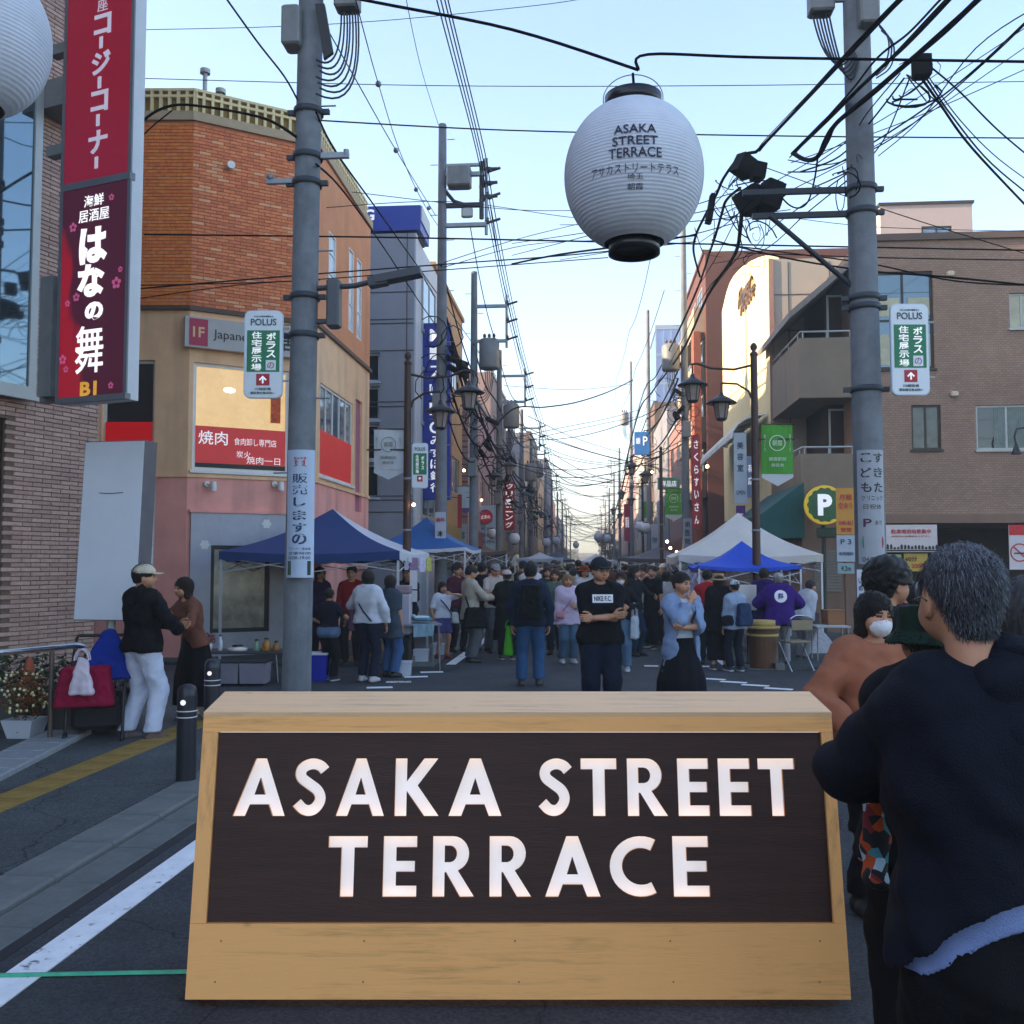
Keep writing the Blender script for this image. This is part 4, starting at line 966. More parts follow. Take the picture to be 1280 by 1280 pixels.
for i in range(2):
    for j in range(2):
        a, b, c, d = x0+.10+i*W/2, x0+W/2-.05+i*W/2, z0+.1+j*Hh/2, z0+Hh/2-.08+j*Hh/2
        mb = MB(); mb.bb((a+.02, .058, c), (b-.02, .062, c+(d-c)*(.75 if j == 0 else .45))); f.build(mb, 'blind', cur, w)
window(f, *hs[1], M('window_grey_green', (.07,.08,.07), rough=.2, var=.5, scale=2, spec=.8), BRONZE, 2, 1, rec=.1, ft=.05)
w = window(f, *hs[2], GLASS, ALU, 2, 1, rec=.1, ft=.05)
x0, x1, z0, z1 = hs[2]; mb = MB(); n = 40; xa = x0+(x1-x0)*.30
for k in range(n):
    a = xa+(x1-.06-xa)*k/n; b = xa+(x1-.06-xa)*(k+1)/n; ya, yb = (.055, .068) if k % 2 else (.068, .055)
    mb.quad((a, ya, z0+.06), (b, yb, z0+.06), (b, yb, z1-.06), (a, ya, z1-.06))
f.build(mb, 'curtain', M('curtain_green_grey', (.20,.24,.22), rough=.8, var=.2), w)
w = window(f, *hs[3], cur, ALU, 2, 1, rec=.1)
for px, py in ((1187, 343), (1192, 493)):
    x, z = f.hit(px, py); mb = MB(); mb.bevbox((x, -.06, z), (.16, .11, .12), .02); f.build(mb, 'wall_vent', M('vent_cream', '#c9b79c', rough=.6))
for px, py in ((1254, 540), (1274, 470)):
    x, z = f.hit(px, py); mb = MB(); mb.tube([(x+.6, -.02, z), (x+.6, -.3, z+.02), (x+.3, -.5, z+.03), (x+.08, -.52, z), (x+.02, -.53, z-.18), (x+.05, -.53, z-.34)], .022, 6)
    mb.lathe([(.02, .0), (.05, -.1), (.11, -.26)], (x+.05, -.53, z-.32), 12); f.build(mb, 'gooseneck_lamp', BLACK)
# balcony bay on the street corner
yb = PX(960, 600, XR).y-yR1   # how far the bay runs along the street
zc = [fz_(497, 1040), fz_(422, 1040), fz_(640, 1040), fz_(567, 1040)]
BAY = M('render_grey_brown', '#80705f', rough=.8, var=.1, scale=2, dirt=.3)
for z0, z1 in ((zc[0], zc[1]), (zc[2], zc[3])):
    mb = MB(); mb.bb((0, -.02, z0), (xw-.01, .12, z1)); mb.bb((-.001, .121, z0+.0), (.12, yb, z1)); mb.bb((.121, .121, z0+.02), (xw-.01, yb, z0+.18)); f.build(mb, 'balcony_parapet', BAY)
    mb = MB(); mb.tube([(xw-.05, .03, z1+.16), (.05, .03, z1+.16), (.04, yb, z1+.16)], .025, 8)
    for x in (.1, xw*.5, xw-.12): mb.cyl((x, .03, z1), (x, .03, z1+.16), .015, n=6)
    for k in range(4): mb.cyl((.04, .3+k*yb/4, z1), (.04, .3+k*yb/4, z1+.16), .015, n=6)
    f.build(mb, 'handrail', ALU)
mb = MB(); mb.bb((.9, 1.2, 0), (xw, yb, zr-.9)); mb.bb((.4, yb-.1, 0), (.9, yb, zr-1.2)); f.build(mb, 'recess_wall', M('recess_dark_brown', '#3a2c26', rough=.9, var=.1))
for z0 in (zc[1]+.0, zc[3]-.1):
    fr2 = Fr(R1, (XR+.95, yR1+1.19), 0); window(fr2, .0, .45, z0-.4, z0+1.35, GLASS2, ALU, 1, 1, rec=.04, ft=.05, sill=False)
    mb = MB(); mb.bb((.55, -.02, z0-.4), (.62, .0, z0+1.3)); mb.bb((.75, -.02, z0-.4), (.80, .0, z0+1.3)); fr2.build(mb, 'curtain', M('curtain_pale', '#d9c6b0', rough=.8))
e0 = f.hit(1003, 400)[1]; e1 = f.hit(1066, 330)[1]
mb = MB(); mb.prism([(-.25, -.15, e0), (xw-.01, -.15, e1), (xw-.01, -.15, e1+.16), (-.25, -.15, e0+.16)], (0, yb+.1, 0)); f.build(mb, 'sloped_eave', M('eave_grey', '#7d7570', rough=.7))
mb = MB(); mb.bb((0, -.02, 0), (.9, .14, zc[2]-.002)); mb.bb((.0, .141, 0), (.14, yb, zc[2]-.002)); mb.bb((xw-.35, -.021, 0), (xw+.10, .4, zs-.21)); mb.bb((.901, .0, 0), (xw-.36, .1, zc[2]-.01)); f.build(mb, 'ground_floor_wall', BTD)
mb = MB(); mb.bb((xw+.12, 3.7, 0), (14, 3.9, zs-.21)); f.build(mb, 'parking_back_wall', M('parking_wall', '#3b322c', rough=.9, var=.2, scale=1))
x, z = f.hit(1000, 740); mb = MB()
for k in range(14): mb.bb((.25, -.05, 1.0+k*.07), (.88, -.025, 1.05+k*.07))
f.build(mb, 'louvre', M('louvre_grey', '#7a7672', rough=.5, metal=.3))
PH = [PY(1101, 300, 29), PY(1215, 254, 29)]
mb = MB(); hp_ = (PY(1152, 298, 29).x, PY(1190, 298, 29).x, PY(1152, 298, 29).z, PY(1190, 282, 29).z)
R1b = thing('rooftop_house', 'pale rooftop house standing behind the brown apartment roof', 'building', (PH[0].x, 29, 0), 0); f4 = Fr(R1b, (0, 29), 0)
holed(mb, PH[0].x, PH[1].x, 0, PH[1].z, [hp_], 0, .2); mb.bb((PH[0].x+.05, .21, 0), (PH[1].x-.05, 3, PH[1].z-.1)); f4.build(mb, 'wall', M('wall_pale_mauve', '#a89a98', rough=.8, var=.05))
mb = MB(); mb.bb((PH[0].x-.05, -.05, PH[1].z+.001), (PH[1].x+.05, 3, PH[1].z+.08)); f4.build(mb, 'roof_edge', BRONZE)
window(f4, *hp_, GLASS2, BRONZE, 2, 1, rec=.06, ft=.05)
DI = PY(1224, 298, 26); dish = thing('satellite_dish', 'satellite dish on a thin mast on the brown apartment roof', 'satellite dish', (DI.x, 26, zr-.4))
mb = MB(); mb.cyl((0,0,-.0), (0,0,1.3), .02, n=6); mb.build('mast', STEEL, dish)
mb = MB(); mb.lathe([(.0, 0), (.12, .02), (.24, .07), (.26, .08)], (0,0,0), 18); o = mb.build('reflector', M('dish_white', '#c9c9cc', rough=.5), dish, (-.08, -.05, .8)); o.rotation_euler = (R(70), 0, R(-60))
# ---------------------------------------------------------------- right: cream curved-top building
CRM = M('wall_cream', '#e3cf9d', rough=.8, var=.05, scale=1.5, dirt=.1)
XC = XR-.02; yC0 = PX(965, 600, XC).y; yC1 = PX(905, 600, XC).y
R2 = thing('cream_building', 'sunlit cream building with a curved top corner and gold script on it', 'building', (XC, yC0, 0), 0)
f = Fr(R2, (XC, yC1), R(-90)); L = yC1-yC0; ztc = f.hit(965, 318)[1]; zlow = f.hit(905, 385)[1]
prof = [(0, 3.2), (L, 3.2), (L, ztc)]+[f.hit(*q_) for q_ in ((957, 319.5), (948, 322), (939, 326), (931, 331), (924, 337), (917, 345), (912, 354), (908, 366))]+[(0, zlow)]
mb = MB(); mb.prism([(x, 0, z) for x, z in prof], (0, .3, 0)); mb.bb((0.5, .31, 0), (L-.32, 5, ztc-.4)); f.build(mb, 'curved_wall', CRM)
mb = MB(); mb.bb((0, .02, 0), (L, .3, 3.195)); f.build(mb, 'shopfront', BTD)
f.text('Flower', 1, f.hit(933, 366)[0], f.hit(933, 363)[1], M('letter_bronze', '#6a4a1c', rough=.4, metal=.2), y=-.05, h=.55, w=2.6, shear=.4, extrude=.03); f.text('House', 1, f.hit(936, 372)[0], f.hit(936, 372)[1], MATS['letter_bronze'], y=-.05, h=.5, w=2.6, shear=.4, extrude=.03)
f = Fr(R2, (XC, yC0), 0); zf0 = ztc
mb = MB(); mb.bb((.0, -.08, 2.5), (4.2, -.004, zf0-.01)); f.build(mb, 'side_wall', M('wall_warm_grey', '#a79a8c', rough=.75, var=.06, scale=1))
mb = MB()
for z in (zf0-1.0, zf0-2.0, zf0-3.2): mb.bb((.0, -.092, z-.01), (4.2, -.081, z+.01))
for x in (.5, 1.6, 2.7): mb.bb((x-.01, -.0925, 2.5), (x+.01, -.0811, zf0-.1))
f.build(mb, 'panel_joint', MATS['joint_dark']); mb = MB(); mb.bb((-.03, -.12, 3.0), (.1, -.0812, zf0)); f.build(mb, 'corner_trim', M('trim_pink', '#a07868', rough=.7))
# curved canopy
cn = thing('glass_canopy', 'curved canopy of pale slats projecting below the cream wall', 'canopy', (XC, yC0, 0)); f = Fr(cn, (XC, yC1), R(-90)); zc0 = f.hit(945, 528)[1]
mb = MB()
for k in range(7):
    t = k/6; pts = [(x, -.05-.95*math.sin(math.pi*.5*u)*1.0, zc0-.05-.55*(1-math.cos(math.pi*.5*u))*1.2-.0) for u in np.linspace(0,1,6) for x in (L*.15+t*L*.8,)]
    mb.tube(pts, .03, 6)
for u in (.35, .7, 1.0): mb.tube([(L*.15, -.05-.95*math.sin(math.pi*.5*u), zc0-.05-.66*(1-math.cos(math.pi*.5*u))), (L*.95, -.05-.95*math.sin(math.pi*.5*u), zc0-.05-.66*(1-math.cos(math.pi*.5*u)))], .025, 6)
f.build(mb, 'frame', WHITE)
mb = MB(); us_ = np.linspace(0,1,8)
for i in range(7):
    P0 = [(-.06-.95*math.sin(math.pi*.5*u), zc0-.02-.66*(1-math.cos(math.pi*.5*u))) for u in us_[i:i+2]]
    mb.quad((L*.15, P0[0][0], P0[0][1]), (L*.95, P0[0][0], P0[0][1]), (L*.95, P0[1][0], P0[1][1]), (L*.15, P0[1][0], P0[1][1]))
f.build(mb, 'sheet', M('canopy_sheet', '#b9aea4', rough=.4, var=.1))
# teal awning
aw = thing('teal_awning', 'dark teal shop awning at the corner of the brown apartment house', 'awning', (XR, yR1+1, 0)); f = Fr(aw, (XR, yR1+yb), R(-90)); z1 = PX(1000, 598, XR-.3).z
mb = MB(); mb.prism([(0, 0, z1), (0, -1.0, z1-.75), (0, -1.0, z1-1.3), (0, 0, z1-1.3)], (yb+.3, 0, 0)); f.build(mb, 'cover', M('awning_teal', '#0c4a48', rough=.7, var=.1))

# ---------------------------------------------------------------- buildings further down the street
WC = [('#a89684', 'beige'), ('#8c8a92', 'grey'), ('#a8705c', 'salmon brick'), ('#b9b2a6', 'off-white'), ('#7d4a38', 'brown'), ('#9a8f8c', 'mauve grey'), ('#c2b08c', 'cream'), ('#6d7480', 'slate')]
def far_building(label, X, Y0, Y1, h, col, name='street_building', depth=9, wins=None, winh=1.25, gable=False, shop=True, front=None, floors=None, stripe=False, wr=None):
    side = -1 if X < 0 else 1; wm = M('wall_%s' % col, col, rough=.8, var=.1, scale=1.2, dirt=.35)
    T = thing(name, label, 'building', (X, (Y0+Y1)/2, 0)); L = Y1-Y0
    f = Fr(T, (X, Y0), R(90)) if side < 0 else Fr(T, (X, Y1), R(-90))
    nf = floors or max(1, int((h-3.2)/2.9)); nw = wins if wins is not None else max(1, int(L/3.2)); hs = []
    for k in range(nf):
        z0 = 3.2+.9+k*(h-3.4)/nf
        for i in range(nw):
            cx = L*(i+.5)/nw; hw_ = min(.95, L/nw*.33); hs.append((cx-hw_, cx+hw_, z0, min(z0+winh, h-.4)))
    mb = MB(); holed(mb, 0, L, 2.9, h, hs, 0, .2); mb.bb((0.001, .21, 0), (L-.001, depth, h-.15)); mb.bb((.0, .0, 0), (.35, .2, 2.9)); mb.bb((L-.35, 0, 0), (L, .2, 2.9)); f.build(mb, 'wall', wm)
    for q_ in hs: window(f, *q_, random.choice((GLASS, GLASS2, GLASSL)), random.choice((ALU, BRONZE)), 2, 1, rec=.1, ft=.06, sill=False)
    mb = MB(); mb.bb((-.03, -.08, h+.001), (L+.03, .25, h+.14)); f.build(mb, 'roof_edge', random.choice((BRONZE, ALU, wm)))
    if shop:
        mb = MB(); mb.bb((.35, .1, 0.05), (L-.35, .16, 2.3)); f.build(mb, 'shop_window', GLASS); mb = MB(); mb.bb((.2, -.12, 2.35), (L-.2, -.001, 2.95)); f.build(mb, 'fascia', M('fascia_%d' % (len(label) % 5), ('#7a3028', '#2e4a66', '#9a9688', '#3c5a3e', '#8a7a40')[len(label) % 5], rough=.5, var=.15))
    # wall that faces the camera
    fc = Fr(T, (X-depth if side < 0 else X, Y0-.0), 0)
    mb = MB(); hs2 = []
    if front:
        for k in range(nf):
            for i in range(front): cx = (depth-(i+.5)*depth/front/2.2) if side < 0 else (i+.5)*depth/front/2.2; z0 = 4.1+k*(h-3.4)/nf; hs2.append((cx-.4, cx+.4, z0, z0+1.1))
    holed(mb, .0, depth, 0, h, hs2, -.2, -.002); fc.build(mb, 'end_wall', wm)
    for q_ in hs2: window(fc, *q_, random.choice((GLASS, GLASS2)), BRONZE, 1, 1, rec=-.1, ft=.05, sill=False)
    if stripe:
        mb = MB(); z = 3.4
        while z < h-.3: mb.bb((0, -.215, z), (depth, -.201, z+.05)); z += .22
        fc.build(mb, 'siding_groove', M('groove_dark', '#5b4a46', rough=.8, var=0), stuff=True)
    if gable: mb = MB(); mb.prism([(0, -.2, h+.16), (depth, -.2, h+.16), (depth/2, -.2, h+2.0)], (0, L, 0)); fc.build(mb, 'roof', M('roof_dark', '#4a4444', rough=.8, var=.2))
    return T
far_building('beige building with a sloping top edge behind the blue bank sign', -4.62, 28.2, 35, 10.6, '#b08d66', wins=2, front=2)
far_building('mauve striped building behind the second left lamp post', -4.5, 36, 46, 8.2, '#a38486', front=1, stripe=True)
far_building('salmon brick building left behind the transformer pole', -4.7, 46.3, 55, 11.0, '#96807a', front=2)
far_building('grey shuttered building beside the red cleaning sign', -4.4, 55.4, 66, 9.4, '#87868c', front=2, stripe=True)
far_building('off-white low building before the far left poles', -4.8, 66.4, 76, 8.6, '#b9b2a6', front=1)
far_building('tall brown building in the middle of the left row', -4.6, 76.5, 88, 12.2, '#7d6a60', front=2)
far_building('pale cream building in the left row past the brown one', -4.7, 88.6, 102, 10.0, '#c2b08c', front=1)
far_building('slate building near the far end of the left row', -4.5, 103, 120, 13.0, '#6d7480')
far_building('peach building at the far left end of the street', -4.9, 121, 145, 10.5, '#c09a80', wins=4)
far_building('last grey building on the left before the trees', -4.6, 147, 190, 9.0, '#8c8a92', wins=5)
# right row
yb3 = PX(884, 600, 5.0).y; yb4 = yb3+8.2
R3 = far_building('orange brown brick building with pale balconies behind the right lamps', 5.0, yb3, yb4, PY(895, 316, yb3).z, '#54291e', wins=0, depth=8)
R3.name = 'brick_balcony_building'
f = Fr(R3, (5.0, yb4), R(-90))
for k in range(4):
    z = 4.6+k*2.35; mb = MB(); mb.bb((.3, -.45, z-.12), (7.9, -.0, z)); mb.bb((.3, -.45, z+.001), (7.9, -.38, z+.95)); mb.bb((.3, -.379, z+.001), (.37, -.0, z+.95)); mb.bb((7.83, -.379, z+.001), (7.9, 0, z+.95)); f.build(mb, 'balcony', M('balcony_pale', '#9a8672', rough=.8, var=.06))
    for i in range(3): window(f, .8+i*2.4, 2.5+i*2.4, z+.1, z+2.0, GLASS, ALU, 2, 1, rec=.02, ft=.06, sill=False)
mb = MB(); mb.bb((7.2, -.5, 0), (8.2, -.21, 11.5)); f.build(mb, 'brick_pier', brickmat('brick_pier_orange', '#9c4a26', '#8a3f20', '#6d3a26', .22, .07, .01, .3))
far_building('pinkish brown building behind the third right pole', 4.9, 46.5, 58, PY(838, 508, 46.5).z, '#8e6660', front=1, wins=3)
T = thing('glass_tower', 'blue glass office tower rising behind the right row', 'building', (9.2, 110, 0)); a, b = PY(820, 412, 110), PY(858, 412, 110)
f = Fr(T, (a.x, 110), 0); W = b.x-a.x; zt = a.z; TB = M('tower_blue', '#3a6cb0', rough=.15, var=.2, scale=.3, spec=1)
mb = MB(); mb.bb((0, .05, 0), (W, 10, zt)); f.build(mb, 'core', TB)
mb = MB(); z = 2.6
while z < zt: mb.bb((-.05, -.02, z-.12), (W+.05, .049, z+.12)); z += 3.3
for i in range(5): mb.bb((i*W/4-.06, -.03, 0), (i*W/4+.06, .048, zt))
f.build(mb, 'facade_grid', M('grid_blue_grey', '#6d86a8', rough=.5)); mb = MB(); mb.bb((-.1, -.1, zt), (W+.1, 10, zt+.5)); f.build(mb, 'roof_band', MATS['grid_blue_grey'])
far_building('grey building beyond the pinkish brown one on the right', 4.8, 58.4, 70, 11.2, '#7c7a80', front=1)
far_building('dark brown narrow building in the right row', 4.9, 70.5, 80, 13.5, '#5d4438', front=1)
far_building('pale building in the right row behind the street lamps', 4.7, 80.6, 94, 11.8, '#b5aca0')
far_building('reddish building in the right row near the far end', 4.9, 95, 112, 14.0, '#94787a', wins=4)
far_building('pale pink building at the far right end of the street', 4.8, 113, 150, 13.0, '#c09a90', wins=5)
far_building('last low building on the right before the trees', 5.0, 152, 200, 9.5, '#8c7c74', wins=5)
# distant skyline closing the street
for i, (px, Y, w_, h_, c_) in enumerate(((700, 420, 16, 8, '#8a8490'), (722, 520, 22, 6, '#a09088'), (748, 480, 20, 7, '#988c90'), (768, 430, 14, 18, '#a88c80'), (674, 400, 16, 20, '#8c9098'))):
    x = PY(px, 706, Y).x; T = thing('distant_block', ('low mauve block closing the street on the left', 'wide low tan block at the very end of the street', 'grey block at the very end of the street', 'tan tower block at the end of the street on the right', 'slate tower block at the end of the street on the left')[i], 'building', (x, Y, 0))
    mb = MB(); mb.bb((-w_/2, 0, -.1), (w_/2, 12, h_)); mb.build('wall', M('wall_d%s' % c_, c_, rough=.9, var=.1, scale=.2), T)
    mb = MB()
    for k in range(int(h_/3.2)): mb.bb((-w_/2+.8, -.06, 1.4+k*3.1), (w_/2-.8, -.01, 2.8+k*3.1))
    mb.build('window_band', GLASS, T); mb = MB(); mb.bb((-w_/2-.2, -.2, h_), (w_/2+.2, 12, h_+.5)); mb.build('parapet', ALU, T)
# street trees near the far end
LEAF = [M('leaf_green', (.16,.21,.10), rough=.7, var=.3, scale=3), M('leaf_olive', (.26,.25,.14), rough=.7, var=.3, scale=3), M('leaf_autumn', (.36,.25,.16), rough=.7, var=.3, scale=3)]
BARK = M('bark', (.07,.055,.045), rough=.9, var=.3, scale=10)
def tree(label, x, y, h, r, mix=(0,1), seed=1, group=None):
    rs = random.Random(seed); T = thing('street_tree', label, 'tree', (x, y, 0), 0, group)
    mb = MB(); mb.tube([(0,0,0), (.05,0,h*.25), (-.05,.05,h*.5), (0,0,h*.8)], [h*.025, h*.02, h*.014, h*.005], 8)
    for k in range(7):
        a = k*2.4; z = h*(.35+.06*k); mb.tube([(0,0,z), (r*.4*math.cos(a), r*.4*math.sin(a), z+h*.1), (r*.75*math.cos(a), r*.75*math.sin(a), z+h*.16)], [h*.009, h*.006, h*.002], 5)
    mb.build('trunk', BARK, T); mb = MB(); cl = []
    for k in range(26):
        a = rs.uniform(0, 6.28); u = rs.uniform(-1, 1); q = r*rs.uniform(.35, .95); cl.append((q*math.cos(a)*math.sqrt(1-u*u), q*math.sin(a)*math.sqrt(1-u*u), h*.66+u*h*.3, r*rs.uniform(.18, .38), rs.choice(mix)))
    for (cx, cy, cz_, cr_, m_) in cl:
        for j in range(70):
            v = Vector((rs.gauss(0,1), rs.gauss(0,1), rs.gauss(0,1))).normalized()*cr_*rs.uniform(.5, 1.05); s_ = rs.uniform(.08, .16)*max(1, r/1.6)
            a = Vector((rs.gauss(0,1), rs.gauss(0,1), rs.gauss(0,1))).normalized(); b = a.cross(v+Vector((.01,.3,.2))).normalized(); c = Vector((cx,cy,cz_))+v
            mb.cur = m_; mb.add([c-a*s_, c+b*s_*.5, c+a*s_, c-b*s_*.5], [(0,1,2,3)])
    mb.build('crown', LEAF, T); return T
for i, (px, Y, h, r) in enumerate(((672, 105, 4.0, .9), (684, 125, 4.2, 1.0), (692, 140, 4.6, 1.2), (700, 160, 5.5, 1.5), (699, 190, 5.0, 1.6), (760, 120, 5.5, 1.8), (716, 300, 6, 2.2))):
    tree(('small green street tree left of the far crowd', 'olive street tree behind the small green one', 'street tree with autumn leaves on the far left kerb', 'rounded street tree on the left before the bright gap', 'pale tree beside the far left building', 'small tree on the far right kerb', 'largest tree closing the street at the far end')[i], PY(px, 706, Y).x, Y, h, r, (0,1) if i % 2 == 0 else (1,2), i)
# unseen blocks added left and behind to keep the low sun off the street
far_building('tall pale apartment block along the side street beyond the left edge', -20.0, 1.0, 20.6, 20.5, '#b5aca0', name='sun_blocker_left', depth=12, wins=4)
far_building('grey office block behind the camera on the left side of the road', -9.6, -22.0, -2.6, 7.5, '#8c8a92', name='sun_blocker_rear', depth=10, wins=5)
def smooth(pts, k=3):
    for _ in range(k):
        q = [pts[0]]
        for a, b in zip(pts[:-1], pts[1:]): q += [tuple(u*.75+v*.25 for u, v in zip(a, b)), tuple(u*.25+v*.75 for u, v in zip(a, b))]
        pts = q+[pts[-1]]
    return pts
# ---------------------------------------------------------------- the barrier box with cut-out lit letters
def woodmat(name, c, sc=(.6, 9, 9)):
    m = bpy.data.materials.new(name); m.use_nodes = True; nt = m.node_tree; b = nt.nodes['Principled BSDF']; b.inputs['Roughness'].default_value = .55; b.inputs['Specular IOR Level'].default_value = .35
    tc = nt.nodes.new('ShaderNodeTexCoord'); mp = nt.nodes.new('ShaderNodeMapping'); mp.inputs['Scale'].default_value = sc; nt.links.new(tc.outputs['Object'], mp.inputs[0])
    n1 = nt.nodes.new('ShaderNodeTexNoise'); n1.inputs['Scale'].default_value = 3.2; n1.inputs['Detail'].default_value = 8; n1.inputs['Distortion'].default_value = 1.2; nt.links.new(mp.outputs[0], n1.inputs['Vector'])
    n2 = nt.nodes.new('ShaderNodeTexNoise'); n2.inputs['Scale'].default_value = 22; n2.inputs['Detail'].default_value = 6; nt.links.new(mp.outputs[0], n2.inputs['Vector'])
    n3 = nt.nodes.new('ShaderNodeTexNoise'); n3.inputs['Scale'].default_value = 2.2; n3.inputs['Detail'].default_value = 5; nt.links.new(tc.outputs['Object'], n3.inputs['Vector'])
    a = nt.nodes.new('ShaderNodeMath'); a.operation = 'MULTIPLY_ADD'; a.inputs[1].default_value = .45; nt.links.new(n2.outputs['Fac'], a.inputs[0]); nt.links.new(n1.outputs['Fac'], a.inputs[2])
    a2 = nt.nodes.new('ShaderNodeMath'); a2.operation = 'MULTIPLY_ADD'; a2.inputs[1].default_value = .6; nt.links.new(n3.outputs['Fac'], a2.inputs[0]); nt.links.new(a.outputs[0], a2.inputs[2])
    cr = nt.nodes.new('ShaderNodeValToRGB'); e = cr.color_ramp.elements; c = lin(c); e[0].position = .72; e[0].color = tuple(x*.8 for x in c)+(1,); e[1].position = 1.0; e[1].color = tuple(x*1.12 for x in c)+(1,)
    nt.links.new(a2.outputs[0], cr.inputs[0])
    # small knots and nail marks
    v = nt.nodes.new('ShaderNodeTexVoronoi'); v.inputs['Scale'].default_value = 2.3; mv = nt.nodes.new('ShaderNodeMapping'); mv.inputs['Scale'].default_value = (1, 2.2, 2.2); nt.links.new(tc.outputs['Object'], mv.inputs[0]); nt.links.new(mv.outputs[0], v.inputs['Vector'])
    mr = nt.nodes.new('ShaderNodeMapRange'); mr.inputs[1].default_value = .02; mr.inputs[2].default_value = .06; mr.inputs[3].default_value = .45; mr.inputs[4].default_value = 1; nt.links.new(v.outputs['Distance'], mr.inputs[0])
    mx = nt.nodes.new('ShaderNodeMixRGB'); mx.blend_type = 'MULTIPLY'; mx.inputs[0].default_value = 1; nt.links.new(cr.outputs[0], mx.inputs[1]); nt.links.new(mr.outputs[0], mx.inputs[2]); nt.links.new(mx.outputs[0], b.inputs['Base Color'])
    bp = nt.nodes.new('ShaderNodeBump'); bp.inputs['Strength'].default_value = .25; bp.inputs['Distance'].default_value = .004; nt.links.new(a.outputs[0], bp.inputs['Height']); nt.links.new(bp.outputs[0], b.inputs['Normal'])
    return m
WOOD = woodmat('plywood_warm', (.86,.41,.135)); WOOD2 = woodmat('plywood_edge', (.84,.40,.135), (9, 9, .6))
PANEL = M('panel_dark_stain', '#402a24', rough=.6, var=.22, scale=5, stretch=(.5, 6, 6), bump=.05, bscale=40, spec=.3)
P0 = PD(647.5, 1243, 3.62); P0.z = .03
TILT = math.atan2(.15, .935)
BX = thing('barrier_sign', 'wide wooden street barrier box with lit cut-out lettering in front of the crowd', 'barrier sign', (P0.x, P0.y, 0), YAW)
bx = Fr(BX, (P0.x, P0.y), YAW)
HW = 1.218; CH = .145; SLOPE = .935/math.cos(TILT)       # half width, front slope length
def fp(u, v, o=0):      # point on the tilted front: u across, v up the slope, o outwards
    return Vector((u, v*math.sin(TILT)-o*math.cos(TILT), .03+v*math.cos(TILT)+o*math.sin(TILT)))
def uv_px(px, py):      # photo pixel -> (u, v) on the front plane
    n = Vector((0, -math.cos(TILT), math.sin(TILT))); r = bx.inv.to_3x3() @ ray(px, py); c = bx.inv @ CP; t = (fp(0,0)-c).dot(n)/r.dot(n); p = c+r*t
    return p.x, (p.z-.03)/math.cos(TILT)
vb, vt = uv_px(650, 1153)[1], uv_px(650, 915)[1]; ul, ur = uv_px(261, 1153)[0], uv_px(1037, 1153)[0]; ult, urt = uv_px(272, 917)[0], uv_px(1028, 913)[0]
ul = (ul+ult)/2; ur = (ur+urt)/2; vtop = uv_px(650, 896)[1]
def fbox(mb, u0, u1, v0, v1, o0, o1):
    vs = [fp(u, v, o) for o in (o1, o0) for (u, v) in ((u0,v0), (u1,v0), (u1,v1), (u0,v1))]
    mb.add(vs, [(0,3,2,1), (4,5,6,7), (0,1,5,4), (1,2,6,5), (2,3,7,6), (3,0,4,7)])
mb = MB(); fbox(mb, -HW, HW, 0, vb-.001, -.02, .018); bx.build(mb, 'bottom_rail', WOOD)
mb = MB(); fbox(mb, -HW, HW, vt+.001, vtop, -.02, .018); bx.build(mb, 'top_rail', WOOD)
for a, b in ((-HW, ul), (ur, HW)): mb = MB(); fbox(mb, a, b, vb, vt, -.02, .017); bx.build(mb, 'stile', WOOD2)
# sloped lid, back, ends
pf = fp(0, vtop, .018); pb = (.42, 1.075)
mb = MB(); d = Vector((0, pb[0]-pf.y, pb[1]-pf.z)); nn = Vector((0, -d.z, d.y)).normalized()*.018; A_ = Vector((0, pf.y, pf.z)); B_ = Vector((0, pb[0], pb[1]))
for u0, u1 in ((-HW+.0, HW-.0),):
    mb.add([(u0+.0,)+tuple((A_)[1:]), (u1,)+tuple(A_[1:]), (u1,)+tuple(B_[1:]), (u0,)+tuple(B_[1:]), (u0,)+tuple((A_+nn)[1:]), (u1,)+tuple((A_+nn)[1:]), (u1,)+tuple((B_+nn)[1:]), (u0,)+tuple((B_+nn)[1:])], [(3,2,1,0), (4,5,6,7), (0,1,5,4), (1,2,6,5), (2,3,7,6), (3,0,4,7)])
bx.build(mb, 'lid', woodmat('plywood_lid', (.82,.50,.27)))
mb = MB(); mb.bb((-HW, pb[0], .03), (HW, pb[0]+.018, pb[1]-.002)); bx.build(mb, 'back_board', WOOD)
for s_ in (-1, 1):
    mb = MB(); q = [fp(0, 0, -.0205), fp(0, vtop-.01, -.0205)]; x = s_*HW-(.018 if s_ > 0 else 0)
    mb.prism([(x, q[0].y, .03), (x, q[1].y, q[1].z), (x, pb[0]-.001, pb[1]-.02), (x, pb[0]-.001, .03)], (.018, 0, 0)); bx.build(mb, 'end_board', WOOD2)
for x in (-1.0, 1.0):
    for y in (.08, .36): mb = MB(); mb.cyl((x-.02, y, .02), (x+.02, y, .02), .02, n=12); mb.bb((x-.03, y-.02, .021), (x+.03, y+.02, .05)); bx.build(mb, 'castor', BLACK)
# screws
mb = MB()
for u in (-1.1, -.55, 0, .55, 1.1):
    for v in (.06, .2): c = fp(u+.02*math.sin(u*9+v*50), v, .019); mb.cyl(c, c+(fp(0,0,.0008)-fp(0,0,0)), .0035, n=8)
bx.build(mb, 'screws', M('screw_dull', '#8a6038', rough=.6), stuff=True)
